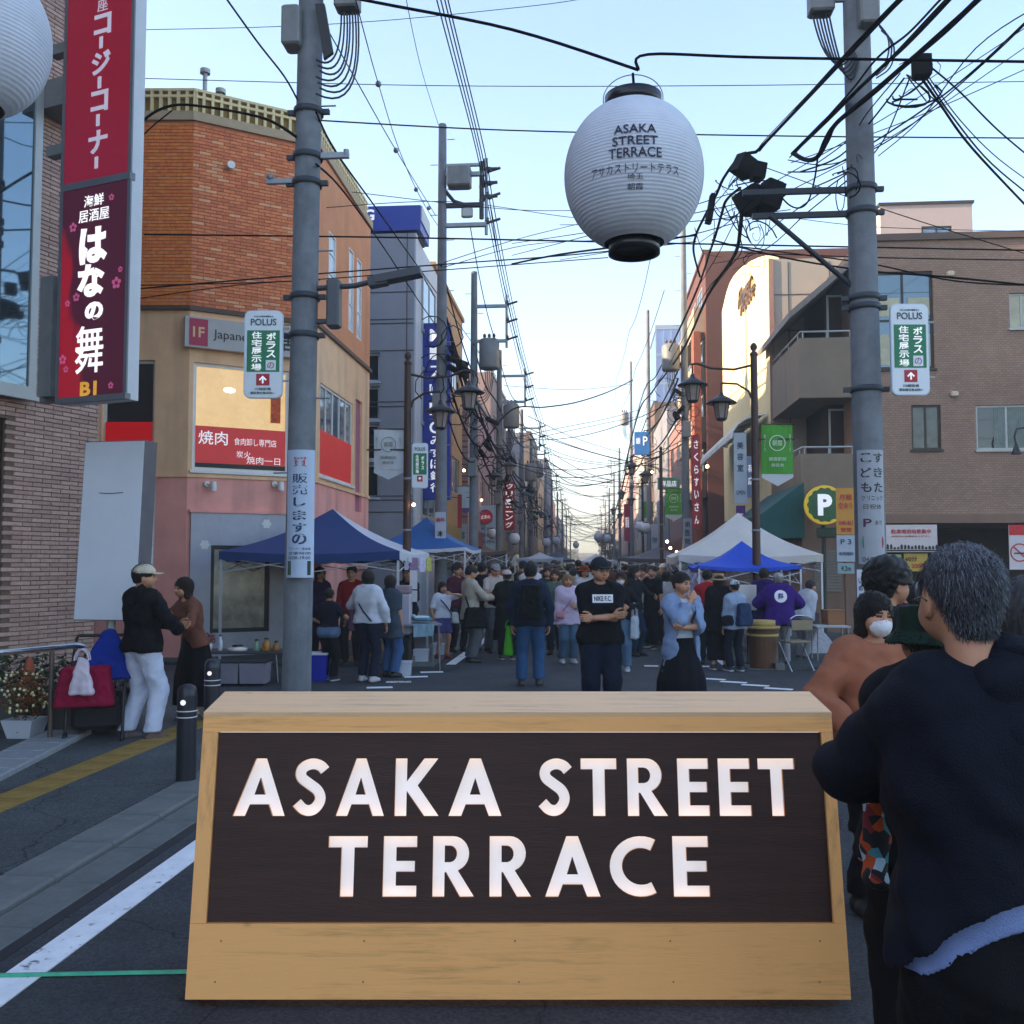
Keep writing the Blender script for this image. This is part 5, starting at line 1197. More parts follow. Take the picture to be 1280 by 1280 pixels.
# glyph outlines
def arc(cx, cy, rx, ry, a0, a1, n): return [(cx+rx*math.cos(R(a0+(a1-a0)*i/n)), cy+ry*math.sin(R(a0+(a1-a0)*i/n))) for i in range(n+1)]
def stroke(pts, t):
    L, Rr = [], []
    for i, p in enumerate(pts):
        a, b = pts[max(i-1, 0)], pts[min(i+1, len(pts)-1)]; d = Vector((b[0]-a[0], b[1]-a[1])).normalized(); n = Vector((-d.y, d.x))*t/2
        L.append((p[0]+n.x, p[1]+n.y)); Rr.append((p[0]-n.x, p[1]-n.y))
    return L+Rr[::-1]
GL = {
 'E': (.54, [[(0,0), (.54,0), (.54,.185), (.21,.185), (.21,.41), (.51,.41), (.51,.59), (.21,.59), (.21,.815), (.54,.815), (.54,1), (0,1)]]),
 'T': (.62, [[(.205,0), (.415,0), (.415,.81), (.62,.81), (.62,1), (0,1), (0,.81), (.205,.81)]]),
 'K': (.75, [[(0,0), (.2,0), (.2,.43), (.50,0), (.75,0), (.385,.53), (.73,1), (.49,1), (.2,.60), (.2,1), (0,1)]]),
 'A': (.90, [[(0,0), (.215,0), (.29,.2), (.61,.2), (.685,0), (.90,0), (.545,1), (.355,1)], [(.36,.37), (.54,.37), (.45,.66)]]),
 'R': (.70, [[(0,0), (.2,0), (.2,.40), (.225,.40), (.46,0), (.70,0), (.425,.43)]+arc(.34, .71, .27, .29, -55, 90, 10)+[(0,1)], [(.2,.57), (.28,.57)]+arc(.29, .705, .115, .135, -85, 85, 7)+[(.2,.84)]]),
 'C': (.74, [stroke(arc(.53, .5, .40, .40, 60, 300, 22), .2)]),
 'S': (.56, [stroke(smooth([(.52,.80), (.44,.895), (.28,.935), (.10,.85), (.08,.68), (.26,.555), (.42,.44), (.47,.27), (.34,.09), (.17,.09), (.04,.23)]), .195)]),
}
row1 = [('A',293,358), ('S',367,411), ('A',421,481), ('K',494,549), ('A',561,627), ('S',673,715), ('T',726,771), ('R',784,834), ('E',847,886), ('E',898,938), ('T',948,994)]
row2 = [('T',410,459), ('E',479,521), ('R',541,593), ('R',612,664), ('A',681,750), ('C',762,820), ('E',841,886)]
cu = bpy.data.curves.new('letter_panel', 'CURVE'); cu.dimensions = '2D'; cu.fill_mode = 'BOTH'; cu.extrude = .008; cu.resolution_u = 1
def spl(pts):
    s = cu.splines.new('POLY'); s.points.add(len(pts)-1); s.use_cyclic_u = True
    for p, q in zip(s.points, pts): p.co = (q[0], q[1], 0, 1)
spl([(ul+.002, vb+.002), (ur-.002, vb+.002), (ur-.002, vt-.002), (ul+.002, vt-.002)])
rowv = []
for row, (pt, pb_) in ((row1, (948, 1020)), (row2, (1045, 1121))):
    v1, v0 = uv_px(648, pt)[1], uv_px(648, pb_)[1]; rowv.append((v0, v1)); pm = (pt+pb_)/2
    for ch, xa, xb in row:
        u0, u1 = uv_px(xa, pm)[0], uv_px(xb, pm)[0]; gw, polys = GL[ch]
        allx = [p[0] for p in polys[0]]; ally = [p[1] for p in polys[0]]; mx0, mx1, my0, my1 = min(allx), max(allx), min(ally), max(ally)
        for poly in polys: spl([(u0+(x-mx0)/(mx1-mx0)*(u1-u0), v0+(y-my0)/(my1-my0)*(v1-v0)) for x, y in poly])
oc = bpy.data.objects.new('tmp', cu); COL.objects.link(oc); dg = bpy.context.evaluated_depsgraph_get(); me = bpy.data.meshes.new_from_object(oc.evaluated_get(dg)); bpy.data.objects.remove(oc)
for v in me.vertices: p = fp(v.co.x, v.co.y, -.002+v.co.z); v.co = p
me.materials.clear(); me.materials.append(PANEL); me.materials.append(M('cut_edge', '#c08c5a', rough=.7, var=.1)); me.update()
nrm = fp(0,0,1)-fp(0,0,0)
for p in me.polygons: p.use_smooth = False; p.material_index = 0 if abs(p.normal.dot(nrm)) > .7 else 1
me.name = 'letter_panel'; o = bpy.data.objects.new('letter_panel', me); COL.objects.link(o); bx.put(o)
mb = MB(); fbox(mb, ul-.02, ur+.02, vb-.02, vt+.02, -.075, -.06); bx.build(mb, 'backing_board', M('backing_white', '#e4e4ee', rough=.8, var=.04, scale=3, emit='#e0e2e6', es=.19))
mb = MB()
for (v0, v1) in rowv:
    for v in (v0-.010, v1+.012): c0, c1 = fp(ul+.04, v, -.030), fp(ur-.04, v, -.030); mb.tube([c0, c1], .0035, 6)
bx.build(mb, 'led_strip', M('led_warm', '#ffb060', rough=.5, var=0, emit='#ffc080', es=1.3), stuff=True)
# ---------------------------------------------------------------- paper lanterns
LP = M('lantern_paper', '#ccd1de', rough=.75, var=.10, scale=3, spec=.2, bump=.06, bscale=26, dirt=.12); LRING = M('lantern_ring', '#121218', rough=.3, var=.1)
def lantern(label, c, dia, rz=0, text=True, n=48, group=None, ribs=42):
    T = thing('paper_lantern', label, 'lantern', c, rz, group); Rr = dia/2; prof = []; h = Rr*.99; m = ribs*4 if n > 40 else ribs*2
    def rad(z): t = max(-1, min(1, z/(h*1.09))); return Rr*math.sqrt(max(0, 1-t*t))**.92
    for i in range(m+1):
        z = -h+2*h*i/m; ph = (i % 4)/4; prof.append((rad(z)*(1-.010*(math.sin(math.pi*ph)) if n > 40 else 1-.016*(i % 2)), z))
    MB().lathe(prof, n=n).build('shade', LP, T)
    for z, r_, hh in ((h*.99, Rr*.415, Rr*.19), (-h*1.16, Rr*.37, Rr*.18)):
        mb = MB(); mb.lathe([(r_*.9, z), (r_, z), (r_*.985, z+hh), (r_*.9, z+hh), (r_*.9, z)], n=n); mb.lathe([(.001, z+hh*.5), (r_*.9, z+hh*.5)], n=n); mb.build('ring', LRING, T)
    mb = MB(); zt = h*.99; mb.tube([(Rr*.43*math.cos(t), 0, zt+Rr*.16+Rr*.36*math.sin(t)) for t in np.linspace(-.2, math.pi+.2, 22)], Rr*.008, 6); mb.build('bail', STEEL, T)
    mb = MB(); mb.tube([(0, 0, zt+Rr*.54), (.012*Rr, -.02, zt+Rr*.3), (0, 0, zt+Rr*.1)], Rr*.02, 6); mb.build('tie', WIREM, T)
    if text:
        def wrap(s_, z, hgt, w, mat, bold=0):
            me = text_mesh(s_, 1, bold=bold, extrude=0).copy(); co = np.array([v.co[:] for v in me.vertices]); lo, hi = co.min(0), co.max(0)
            bm = bmesh.new(); bm.from_mesh(me)
            for v in bm.verts: v.co = Vector(((v.co.x-(lo[0]+hi[0])/2)*w/(hi[0]-lo[0]), (v.co.y-(lo[1]+hi[1])/2)*hgt/(hi[1]-lo[1])+z, 0))
            st = 2*h/ribs/4; k = math.floor((z-hgt)/st)
            while k*st < z+hgt: bmesh.ops.bisect_plane(bm, geom=bm.verts[:]+bm.edges[:]+bm.faces[:], plane_co=(0, k*st, 0), plane_no=(0,1,0)); k += 1
            for i in range(-12, 13): bmesh.ops.bisect_plane(bm, geom=bm.verts[:]+bm.edges[:]+bm.faces[:], plane_co=(i*w/24, 0, 0), plane_no=(1,0,0))
            for v in bm.verts:
                x, zz = v.co.x, v.co.y; r_ = rad(zz)*1.004+.002; a = x/max(r_, .1); v.co = Vector((r_*math.sin(a), -r_*math.cos(a), zz))
            bm.to_mesh(me); bm.free(); me.materials.clear(); me.materials.append(mat); o = bpy.data.objects.new('lettering', me); COL.objects.link(o); o.parent = T
        INK = M('ink_navy', '#1a1c3c', rough=.6, var=0); k = Rr/89.0
        for s_, py, hh, w, bo in (('ASAKA', 160, 12.5, 54, .012), ('STREET', 174.5, 12, 58, .012), ('TERRACE', 189.5, 12.5, 68, .012), ('アサカストリートテラス', 209, 11, 118, .0), ('埼玉', 220, 7, 20, 0), ('朝霞', 233, 7.5, 20, 0)):
            zz = (220-py)*k
            for _ in range(4): zz = PD(792, py, DL-rad(zz)).z-Lc.z
            wrap(s_, zz, hh*k*.95, w*k*.95, INK, bo)
    return T
DL = 6.0
Lc = PD(792, 220, DL); dia = 178*DL/1200*.995
LAN = lantern('large round paper lantern with street name lettering hanging at the centre of the cable', Lc, dia, YAW-R(6))
Lc2 = PD(-36, 44, DL*.98)
lantern('large ribbed paper lantern cut off by the left edge of the picture', Lc2, 190*DL*.98/1200, YAW+R(95), text=False, n=64, ribs=38)
# ---------------------------------------------------------------- utility poles
def upole(label, x, y, h, r0=.17, r1=.11, lean=(0,0), group='concrete utility poles along the street'):
    T = thing('utility_pole', label, 'utility pole', (x, y, 0), 0, group); mb = MB(); n = 8
    mb.tube([(lean[0]*k/n*h, lean[1]*k/n*h, h*k/n) for k in range(n+1)], [r0+(r1-r0)*k/n for k in range(n+1)], 20); mb.build('shaft', POLEC, T)
    T['_r'] = 0; del T['_r']; return T
def band(T, z, r, n=1, ear=True, dx=0):
    mb = MB(); mb.lathe([(r, z-.03), (r+.012, z-.03), (r+.012, z+.03), (r, z+.03)], c=(dx, 0, 0), n=18)
    if ear:
        for s_ in (-1, 1): mb.box((dx+s_*(r+.04), 0, z), (.08, .05, .05))
    mb.build('band', M('band_steel', '#3d434c', rough=.6, metal=.3, var=.2), T)
def bolts(T, r, z0, z1, stp=.45, dx=lambda z: 0):
    z = z0; k = 0; me = None
    while z < z1:
        s_ = 1 if k % 2 else -1
        if me is None: mb = MB(); mb.cyl((0,0,0), (.16,0,0), .009, n=6); me = mb.mesh('step_bolt', STEEL)
        o = bpy.data.objects.new('step_bolt', me); COL.objects.link(o); o.parent = T; o.location = (dx(z)+s_*(r-.01), 0, z); o.rotation_euler = (0, 0, 0 if s_ > 0 else math.pi); z += stp; k += 1
PA = PD(372, 706, 10.2); PAg = Vector((PA.x, PA.y, 0)); leanA = .0095
T = upole('near left utility pole with grey cabinets, signs and looping cables', PA.x, PA.y, 10.5, .155, .125, (leanA, 0)); PLT = T
UA = lambda py: PD(380, py, 10.2).z
for py in (141, 197, 230, 372, 420): band(T, UA(py), .150, dx=leanA*UA(py))
mb = MB(); z = UA(197); mb.box((leanA*z+.25, -.02, z), (.42, .05, .06)); mb.cyl((leanA*z+.43, -.02, z), (leanA*z+.43, -.02, z+.06), .03); mb.build('side_arm', STEEL, T)
mb = MB(); z = UA(227); mb.box((leanA*z-.27, -.02, z), (.34, .05, .05)); mb.ball((leanA*z-.40, -.02, z+.05), .045); mb.build('side_arm', STEEL, T)
z0, z1 = UA(68), UA(20); mb = MB(); mb.bevbox((leanA*z0-.15, -.12, (z0+z1)/2), (.20, .26, z1-z0), .02); mb.build('meter_box', GREYBOX, T)
z = UA(8); mb = MB(); mb.bevbox((leanA*z+.42, -.05, z+.05), (.26, .22, .30), .02); mb.bb((leanA*z-.0, -.04, z+.1), (leanA*z+.30, .0, z+.15)); mb.build('junction_box', GREYBOX, T)
mb = MB(); mb.prism([(leanA*z+.10, -.19, UA(18)), (leanA*z+.20, -.19, UA(18)), (leanA*z+.30, -.19, UA(78)), (leanA*z+.20, -.19, UA(86))], (0,.05,0)); mb.build('cable_shield', M('cable_black', '#15161c', rough=.5), T)
for k in range(7):
    a = Vector((leanA*7+.36+.03*k, -.05, UA(20))); b = Vector((leanA*7+.12+.02*(k % 3), -.16, UA(85+k*7))); mb = MB(); mid = (a+b)/2+Vector((.14+.03*k, 0, -.45-.05*k))
    mb.tube([a*(1-t)**2+mid*2*t*(1-t)+b*t*t for t in np.linspace(0,1,12)], .011, 6); mb.build('loop_cable', M('cable_blue_black', '#1b2433', rough=.5, var=0), T)
# arm street light on the pole
z = UA(361); mb = MB(); mb.tube([(leanA*z+.13, 0, z), (leanA*z+.55, 0, z+.02), (leanA*z+.9, 0, z+.10)], .03, 8); mb.bb((leanA*z+.12, -.03, UA(405)), (leanA*z+.30, .03, UA(400))); mb.build('lamp_arm', M('lamp_grey_dark', '#3f4148', rough=.5), T)
mb = MB(); c = Vector((leanA*z+1.02, 0, z+.11)); mt = Matrix.Rotation(R(-10), 3, 'Y'); mb.box(c, (.5, .18, .08), mat=mt); mb.box(c+Vector((-.22, 0, -.05)), (.2, .14, .10), mat=mt); mb.build('lamp_head', MATS['lamp_grey_dark'], T)
mb = MB(); mb.bevbox((leanA*z+.33, -.03, (UA(352)+UA(412))/2), (.14, .16, UA(352)-UA(412)), .02); mb.build('control_box', M('box_slate', '#4c5058', rough=.5), T)
PB = PD(1090, 706, 10.2)
T = upole('near right utility pole with cabinets, braced arms and clinic sign', PB.x, PB.y, 10.5, .165, .13, (-.006, 0)); PRT = T
UB = lambda py: PD(1085, py, 10.2).z
for py in (237, 266, 373, 385, 487): band(T, UB(py), .157, dx=-.006*UB(py))
mb = MB(); z = UB(237); mb.bb((-1.30, -.03, z-.03), (-.1, .02, z+.03)); mb.build('crossarm', M('arm_dark', '#2a2d36', rough=.5, metal=.3), T)
mb = MB(); z = UB(267); mb.bb((-1.2, -.03, z-.03), (-.1, .02, z+.03)); mb.build('crossarm', MATS['arm_dark'], T)
a, b = PD(962, 270, 10.2)-Vector((PB.x, PB.y, 0)), PD(1070, 362, 10.2)-Vector((PB.x, PB.y, 0)); mb = MB(); mb.cyl(a, b, .028, n=8); mb.build('brace', MATS['arm_dark'], T)
z = UB(12); mb = MB(); mb.bevbox((.02, -.20, z-.0), (.2, .2, .6), .02); mb.build('meter_box', GREYBOX, T)
mb = MB(); q = PD(1026, 8, 10.2)-Vector((PB.x, PB.y, 0)); mb.bevbox(q+Vector((0,0,.04)), (.26, .22, .26), .02); mb.bb((q.x+.1, -.04, q.z+.05), (-.1, 0, q.z+.09)); mb.build('junction_box', GREYBOX, T)
for k in range(6):
    a = q+Vector((-.09+.035*k, 0, -.09)); b = Vector((-.13+.01*k, -.17, UB(70+k*3))); mb = MB(); mid = (a+b)/2+Vector((.02*k-.06, 0, -.62-.05*k)); mb.tube([a*(1-t)**2+mid*2*t*(1-t)+b*t*t for t in np.linspace(0,1,12)], .010, 6); mb.build('loop_cable', MATS['cable_blue_black'], T)
for k in range(3):
    pts = [Vector((.12+.02*k, -.18, UB(40+k*5))), Vector((.24+.03*k, -.2, UB(60+k*4))), Vector((.22+.02*k, -.2, UB(88+k*5))), Vector((.10, -.17, UB(102+k*3)))]
    mb = MB(); mb.tube([Vector(p) for p in smooth([tuple(p) for p in pts])], .009, 6); mb.build('loop_cable', MATS['cable_blue_black'], T)
bolts(PLT, .15, 2.6, 7.5, .8, lambda z: leanA*z); 
FARP = []
def farpole(label, px, pytop, Y, X=None, transformer=False, arm=None, r=.14):
    p = PY(px, 706, Y); h = PY(px, pytop, Y).z; T = upole(label, p.x, Y, h, r, r*.6); bolts(T, r*.8, 2.5, h-.3, .55); FARP.append((p.x, Y, h))
    side = 1 if p.x < 0 else -1
    if arm:
        for z in (h*.90, h*.80): mb = MB(); mb.bb((min(0, side*arm), -.05, z-.04), (max(0, side*arm), .05, z+.04)); mb.build('crossarm', STEEL, T)
        for i in range(3):
            z = h*.80+i*h*.05; mb = MB(); mb.lathe([(.0, 0), (.045, .01), (.03, .05), (.055, .07), (.03, .11), (.05, .13), (.0, .17)], (side*(arm+.02), 0, z), 10); mb.cyl((side*arm, 0, z+.03), (side*(arm+.30), 0, z+.12), .03, n=8); mb.build('insulator', M('insulator_dark', '#23262e', rough=.3), T)
        mb = MB(); mb.cyl((side*arm, 0, h*.78), (side*arm, 0, h*.93), .035, n=8); mb.build('arm_post', STEEL, T)
    if transformer:
        zz = h*transformer if transformer is not True else h*.6
        mb = MB(); mb.lathe([(.0, 0), (.26, .0), (.28, .05), (.28, .75), (.24, .82), (0, .84)], (side*.42, 0, zz), 18); mb.build('transformer', GREYBOX, T)
        mb = MB()
        for k in range(3): mb.lathe([(.05, 0), (.03, .06), (.05, .09), (.03, .16)], (side*.42+(k-1)*.13, 0, zz+.82), 8)
        mb.build('bushing', M('bushing_brown', '#4a3028', rough=.3), T)
        for k in range(5): mb = MB(); a = Vector((side*(.3+.06*k), -.05, zz)); b = Vector((side*.12, -.1, zz-.6-.1*k)); mid = (a+b)/2+Vector((side*.2, 0, -.5)); mb.tube([a*(1-t)**2+mid*2*t*(1-t)+b*t*t for t in np.linspace(0,1,9)], .014, 5); mb.build('loop_cable', MATS['cable_blue_black'], T)
    return T
farpole('left pole standing before the tall blue bank sign', 551, 156, 20.0, arm=.95)
T = farpole('left pole with the stacked grey transformer just past the bank sign', 592, 340, 26.0, arm=.9, transformer=.72)
farpole('left pole with a transformer between the first buildings and the red sign', 624, 438, 33.0, arm=.9, transformer=.7)
farpole('left pole with square crossarm frame against the bright sky', 652, 512, 45.0, arm=.85, transformer=.62)
farpole('left pole far down carrying a small transformer box', 664, 549, 56.0, arm=.8, transformer=.75)
for i, (px, py, Y) in enumerate(((682, 580, 70), (690, 600, 85), (697, 615, 102), (703, 627, 122), (708, 638, 145), (713, 648, 175))):
    farpole(('thin pole far down the left kerb', 'very distant left pole, second of the thin ones', 'very distant left pole, third of the thin ones', 'very distant left pole, fourth of the thin ones', 'very distant left pole, last but one', 'very distant left pole nearest the bright gap')[i], px, py, Y, arm=.8)
farpole('right pole rising behind the big paper lantern', 858, 262, 30.0, transformer=.60)
T = farpole('right pole in front of the glass tower', 812, 388, 47.0)
farpole('right pole left of the glass tower, slightly shorter', 790, 452, 62.0, transformer=.72)
farpole('right pole carrying a round white lamp far down the street', 775, 560, 82.0, arm=.7)
for i, (px, py, Y) in enumerate(((768, 590, 100), (762, 610, 120), (757, 625, 145), (752, 640, 180))):
    farpole(('first of the thin far right poles', 'second of the thin far right poles', 'third of the thin far right poles', 'last of the thin far right poles')[i], px, py, Y, arm=.7)
# transformer box and open frames on the second left pole (Y=20)
px_ = PY(551, 706, 20).x; fT = thing('pole_equipment', 'grey switch box hung between crossarms on the pole before the bank sign', 'switch box', (px_, 20, PY(551, 262, 20).z))
z = lambda py: PY(551, py, 20).z-PY(551, 262, 20).z; X_ = lambda px: PY(px, 230, 20).x-px_
mb = MB(); mb.bevbox(((X_(560)+X_(589))/2, -.05, z(224)), (X_(589)-X_(560), .35, z(211)-z(236)), .03); mb.build('box', GREYBOX, fT)
mb = MB(); mb.bb((0, -.04, z(209)), (X_(603), .04, z(206))); mb.build('upper_arm', STEEL, fT); mb = MB(); mb.bb((0, -.05, z(260)), (X_(603), .05, z(255))); mb.build('lower_arm', MATS['arm_dark'], fT)
mb = MB(); mb.tube([(.05, 0, z(238)), (.25, 0, z(252)), (.5, 0, z(257))], .04, 8); mb.build('knee_brace', MATS['arm_dark'], fT)
for py in (214, 231, 248):
    mb = MB(); mb.tube([(X_(601), 0, z(py+6)), (X_(606), 0, z(py)), (X_(622), 0, z(py-1))], [.06, .05, .035], 8); mb.lathe([(.03, -.05), (.07, -.03), (.04, 0), (.07, .03), (.03, .05)], (X_(612), 0, z(py)), 10); mb.build('insulator', MATS['insulator_dark'], fT)
mb = MB(); mb.cyl((X_(602), 0, z(275)), (X_(602), 0, z(204)), .05, n=8); mb.build('post', MATS['arm_dark'], fT)
mb = MB(); mb.bevbox((X_(584), 0, z(267)), (.25, .1, .22), .03); mb.build('plate', ALU, fT)
# ---------------------------------------------------------------- decorative street lamps
LAMPGL = M('lamp_glass', '#9a8c86', rough=.2, var=.15)  # pale pinkish glass of the unlit lamps
def hanging_lantern(mb_parent, c, s=1.0):
    c = Vector(c); mb = MB(); mb.lathe([(.0, .20), (.03, .19), (.05, .13), (.12, .09), (.27, .0), (.275, -.02), (.16, -.01)], c, 12); mb.cyl(c+Vector((0,0,.18)), c+Vector((0,0,.34)), .015, n=6); mb.build('lamp_hood', M('hood_dark', '#2a2226', rough=.4, var=.1), mb_parent)
    mb = MB(); mb.lathe([(.135, -.02), (.085, -.30)], c, 6, sm=False); mb.build('lamp_pane', LAMPGL, mb_parent)
    mb = MB()
    for k in range(6): a = k*math.pi/3; mb.cyl(c+Vector((.14*math.cos(a), .14*math.sin(a), -.02)), c+Vector((.09*math.cos(a), .09*math.sin(a), -.30)), .009, n=5)
    mb.lathe([(.0, -.335), (.06, -.33), (.098, -.30), (.098, -.285)], c, 12); mb.build('lamp_cage', MATS['hood_dark'], mb_parent)
def street_lamp(label, x, y, h, side, group='brown twin lantern street lamps'):
    T = thing('street_lamp', label, 'street lamp', (x, y, 0), 0, group); mb = MB(); mb.tube([(0,0,0), (0,0,.3), (0,0,h-.12)], [.10, .078, .06], 12); mb.build('post', BROWNP, T)
    mb = MB(); mb.lathe([(.065, h-.12), (.075, h-.10), (.06, h-.06), (.03, h-.04), (.06, h+.01), (.065, h+.05), (.04, h+.10), (0, h+.12)], n=12); mb.build('finial', BROWNP, T)
    s_ = side; mb = MB(); mb.tube([(0,0,h-.28), (s_*.35, 0, h-.36), (s_*.75, 0, h-.33), (s_*1.0, 0, h-.24), (s_*1.12, 0, h-.26)], .022, 8); mb.build('upper_arm', BROWNP, T)
    mb = MB(); mb.tube([(0,0,h-1.0), (s_*.10, 0, h-.75), (s_*.30, 0, h-.62), (s_*.58, 0, h-.60)], .020, 8); mb.build('lower_arm', BROWNP, T)
    hanging_lantern(T, (s_*1.08, 0, h-.62)); hanging_lantern(T, (s_*.58, 0, h-.95))
    mb = MB(); mb.bb((min(-s_*.06, -s_*.72), -.012, h-1.63), (max(-s_*.06, -s_*.72), .012, h-1.605)); mb.build('banner_rod', BROWNP, T)
    for k in range(2): mb = MB(); mb.lathe([(.07, 2.2+k*.9), (.078, 2.2+k*.9), (.078, 2.24+k*.9), (.07, 2.24+k*.9)], n=12); mb.build('clamp', STEEL, T)
    return T
def lamp_at(label, px, pyt, Y, side): p = PY(px, pyt, Y); return street_lamp(label, p.x, Y, p.z-.05, side), p
lampL, pL = lamp_at('brown street lamp on the left between the two blue canopies', 510, 444, 16.5, 1)
lampR, pR = lamp_at('brown street lamp on the right in front of the white canopy', 942, 433, 17.2, -1)
lamp_at('second brown street lamp on the left before the striped building', 594, 556, 30, 1)
lamp_at('third brown street lamp on the left near the red sign', 626, 600, 42, 1)
lamp_at('second brown street lamp on the right beside the green banner', 826, 560, 36, -1)
lamp_at('third brown street lamp on the right with round white lanterns', 803, 600, 50, -1)
lamp_at('fourth brown street lamp far down the left side', 655, 628, 60, 1)
lamp_at('fourth brown street lamp far down the right side', 786, 625, 66, -1)
def banner(label, c, w, h, col, low, rz=0, emblem=True, tcol=None):
    T = thing('street_banner', label, 'banner', c, rz, 'pennant banners hung from the street lamps'); mb = MB(); nseg = 6
    def yy(x, z): return .02*math.sin(x*9+z*3)
    rows = [(-h*.0, 1), (-h*.25, 1), (-h*.5, 1), (-h*.80, 1)]
    for i in range(len(rows)-1):
        for k in range(nseg):
            x0, x1 = -w/2+w*k/nseg, -w/2+w*(k+1)/nseg; z0, z1 = rows[i][0], rows[i+1][0]
            mb.quad((x0, yy(x0,z1), z1), (x1, yy(x1,z1), z1), (x1, yy(x1,z0), z0), (x0, yy(x0,z0), z0))
    mb.build('cloth', M('banner_%s' % col, col, rough=.8, var=.06), T)
    mb = MB(); z1 = rows[-1][0]; mb.prism([(-w/2, 0, z1-.002), (-w/2, 0, z1-h*.06), (0, 0, -h), (w/2, 0, z1-h*.06), (w/2, 0, z1-.002)], (0, .004, 0)); mb.build('point', M('banner_%s' % low, low, rough=.8, var=.06), T)
    mb = MB(); mb.cyl((-w/2-.03, 0, .01), (w/2+.03, 0, .01), .012, n=6); mb.build('rod', BROWNP, T)
    if emblem:
        tm = M('banner_ink_%s' % tcol, tcol or '#dfe8d8', rough=.8, var=0); mb = MB(); n = 24; r_ = w*.26
        for k in range(n):
            a, b = 2*math.pi*k/n, 2*math.pi*(k+1)/n; mb.quad((r_*math.cos(a), -.026, -h*.30+r_*math.sin(a)), (r_*math.cos(b), -.026, -h*.30+r_*math.sin(b)), (r_*.9*math.cos(b), -.026, -h*.30+r_*.9*math.sin(b)), (r_*.9*math.cos(a), -.026, -h*.30+r_*.9*math.sin(a)))
        mb.build('emblem_ring', tm, T); lettering('朝霞', 1, (0, -.026, -h*.30), tm, T, w=r_*1.2, h=r_*.7); lettering('朝霞駅前', 1, (0, -.028, -h*.56), tm, T, w=w*.55, h=h*.06); lettering('商店会', 1, (0, -.028, -h*.66), tm, T, w=w*.4, h=h*.055)
        for s_ in (-1, 1): lettering(vtxt('街づくり'), 1, (s_*w*.40, -.028, -h*.30), tm, T, w=w*.06, h=h*.28)
    return T
def at(px, py, Y): return PY(px, py, Y)
q = at(486, 537, 16.5); banner('pale white pennant banner on the first left street lamp', q, 38*16.5/1200, 64*16.5/1200, '#c9ccd0', '#c9ccd0', 0, True, '#8a9088')
q = at(971, 531, 17.2); banner('green pennant banner on the first right street lamp', q, 38*17.2/1200, 76*17.2/1200, '#4c9a34', '#c9ccd0', 0)
q = at(582, 608, 30); banner('pale blue pennant banner on the second left lamp', q, .48, .85, '#b9c9d8', '#6a4a8a', 0, False)
q = at(842, 611, 36); banner('green pennant banner on the second right street lamp', q, .62, 1.2, '#4c9a34', '#c9ccd0', 0)
q = at(809, 628, 50); banner('small green pennant banner further down on the right', q, .6, 1.0, '#4c9a34', '#c9ccd0', 0, False)
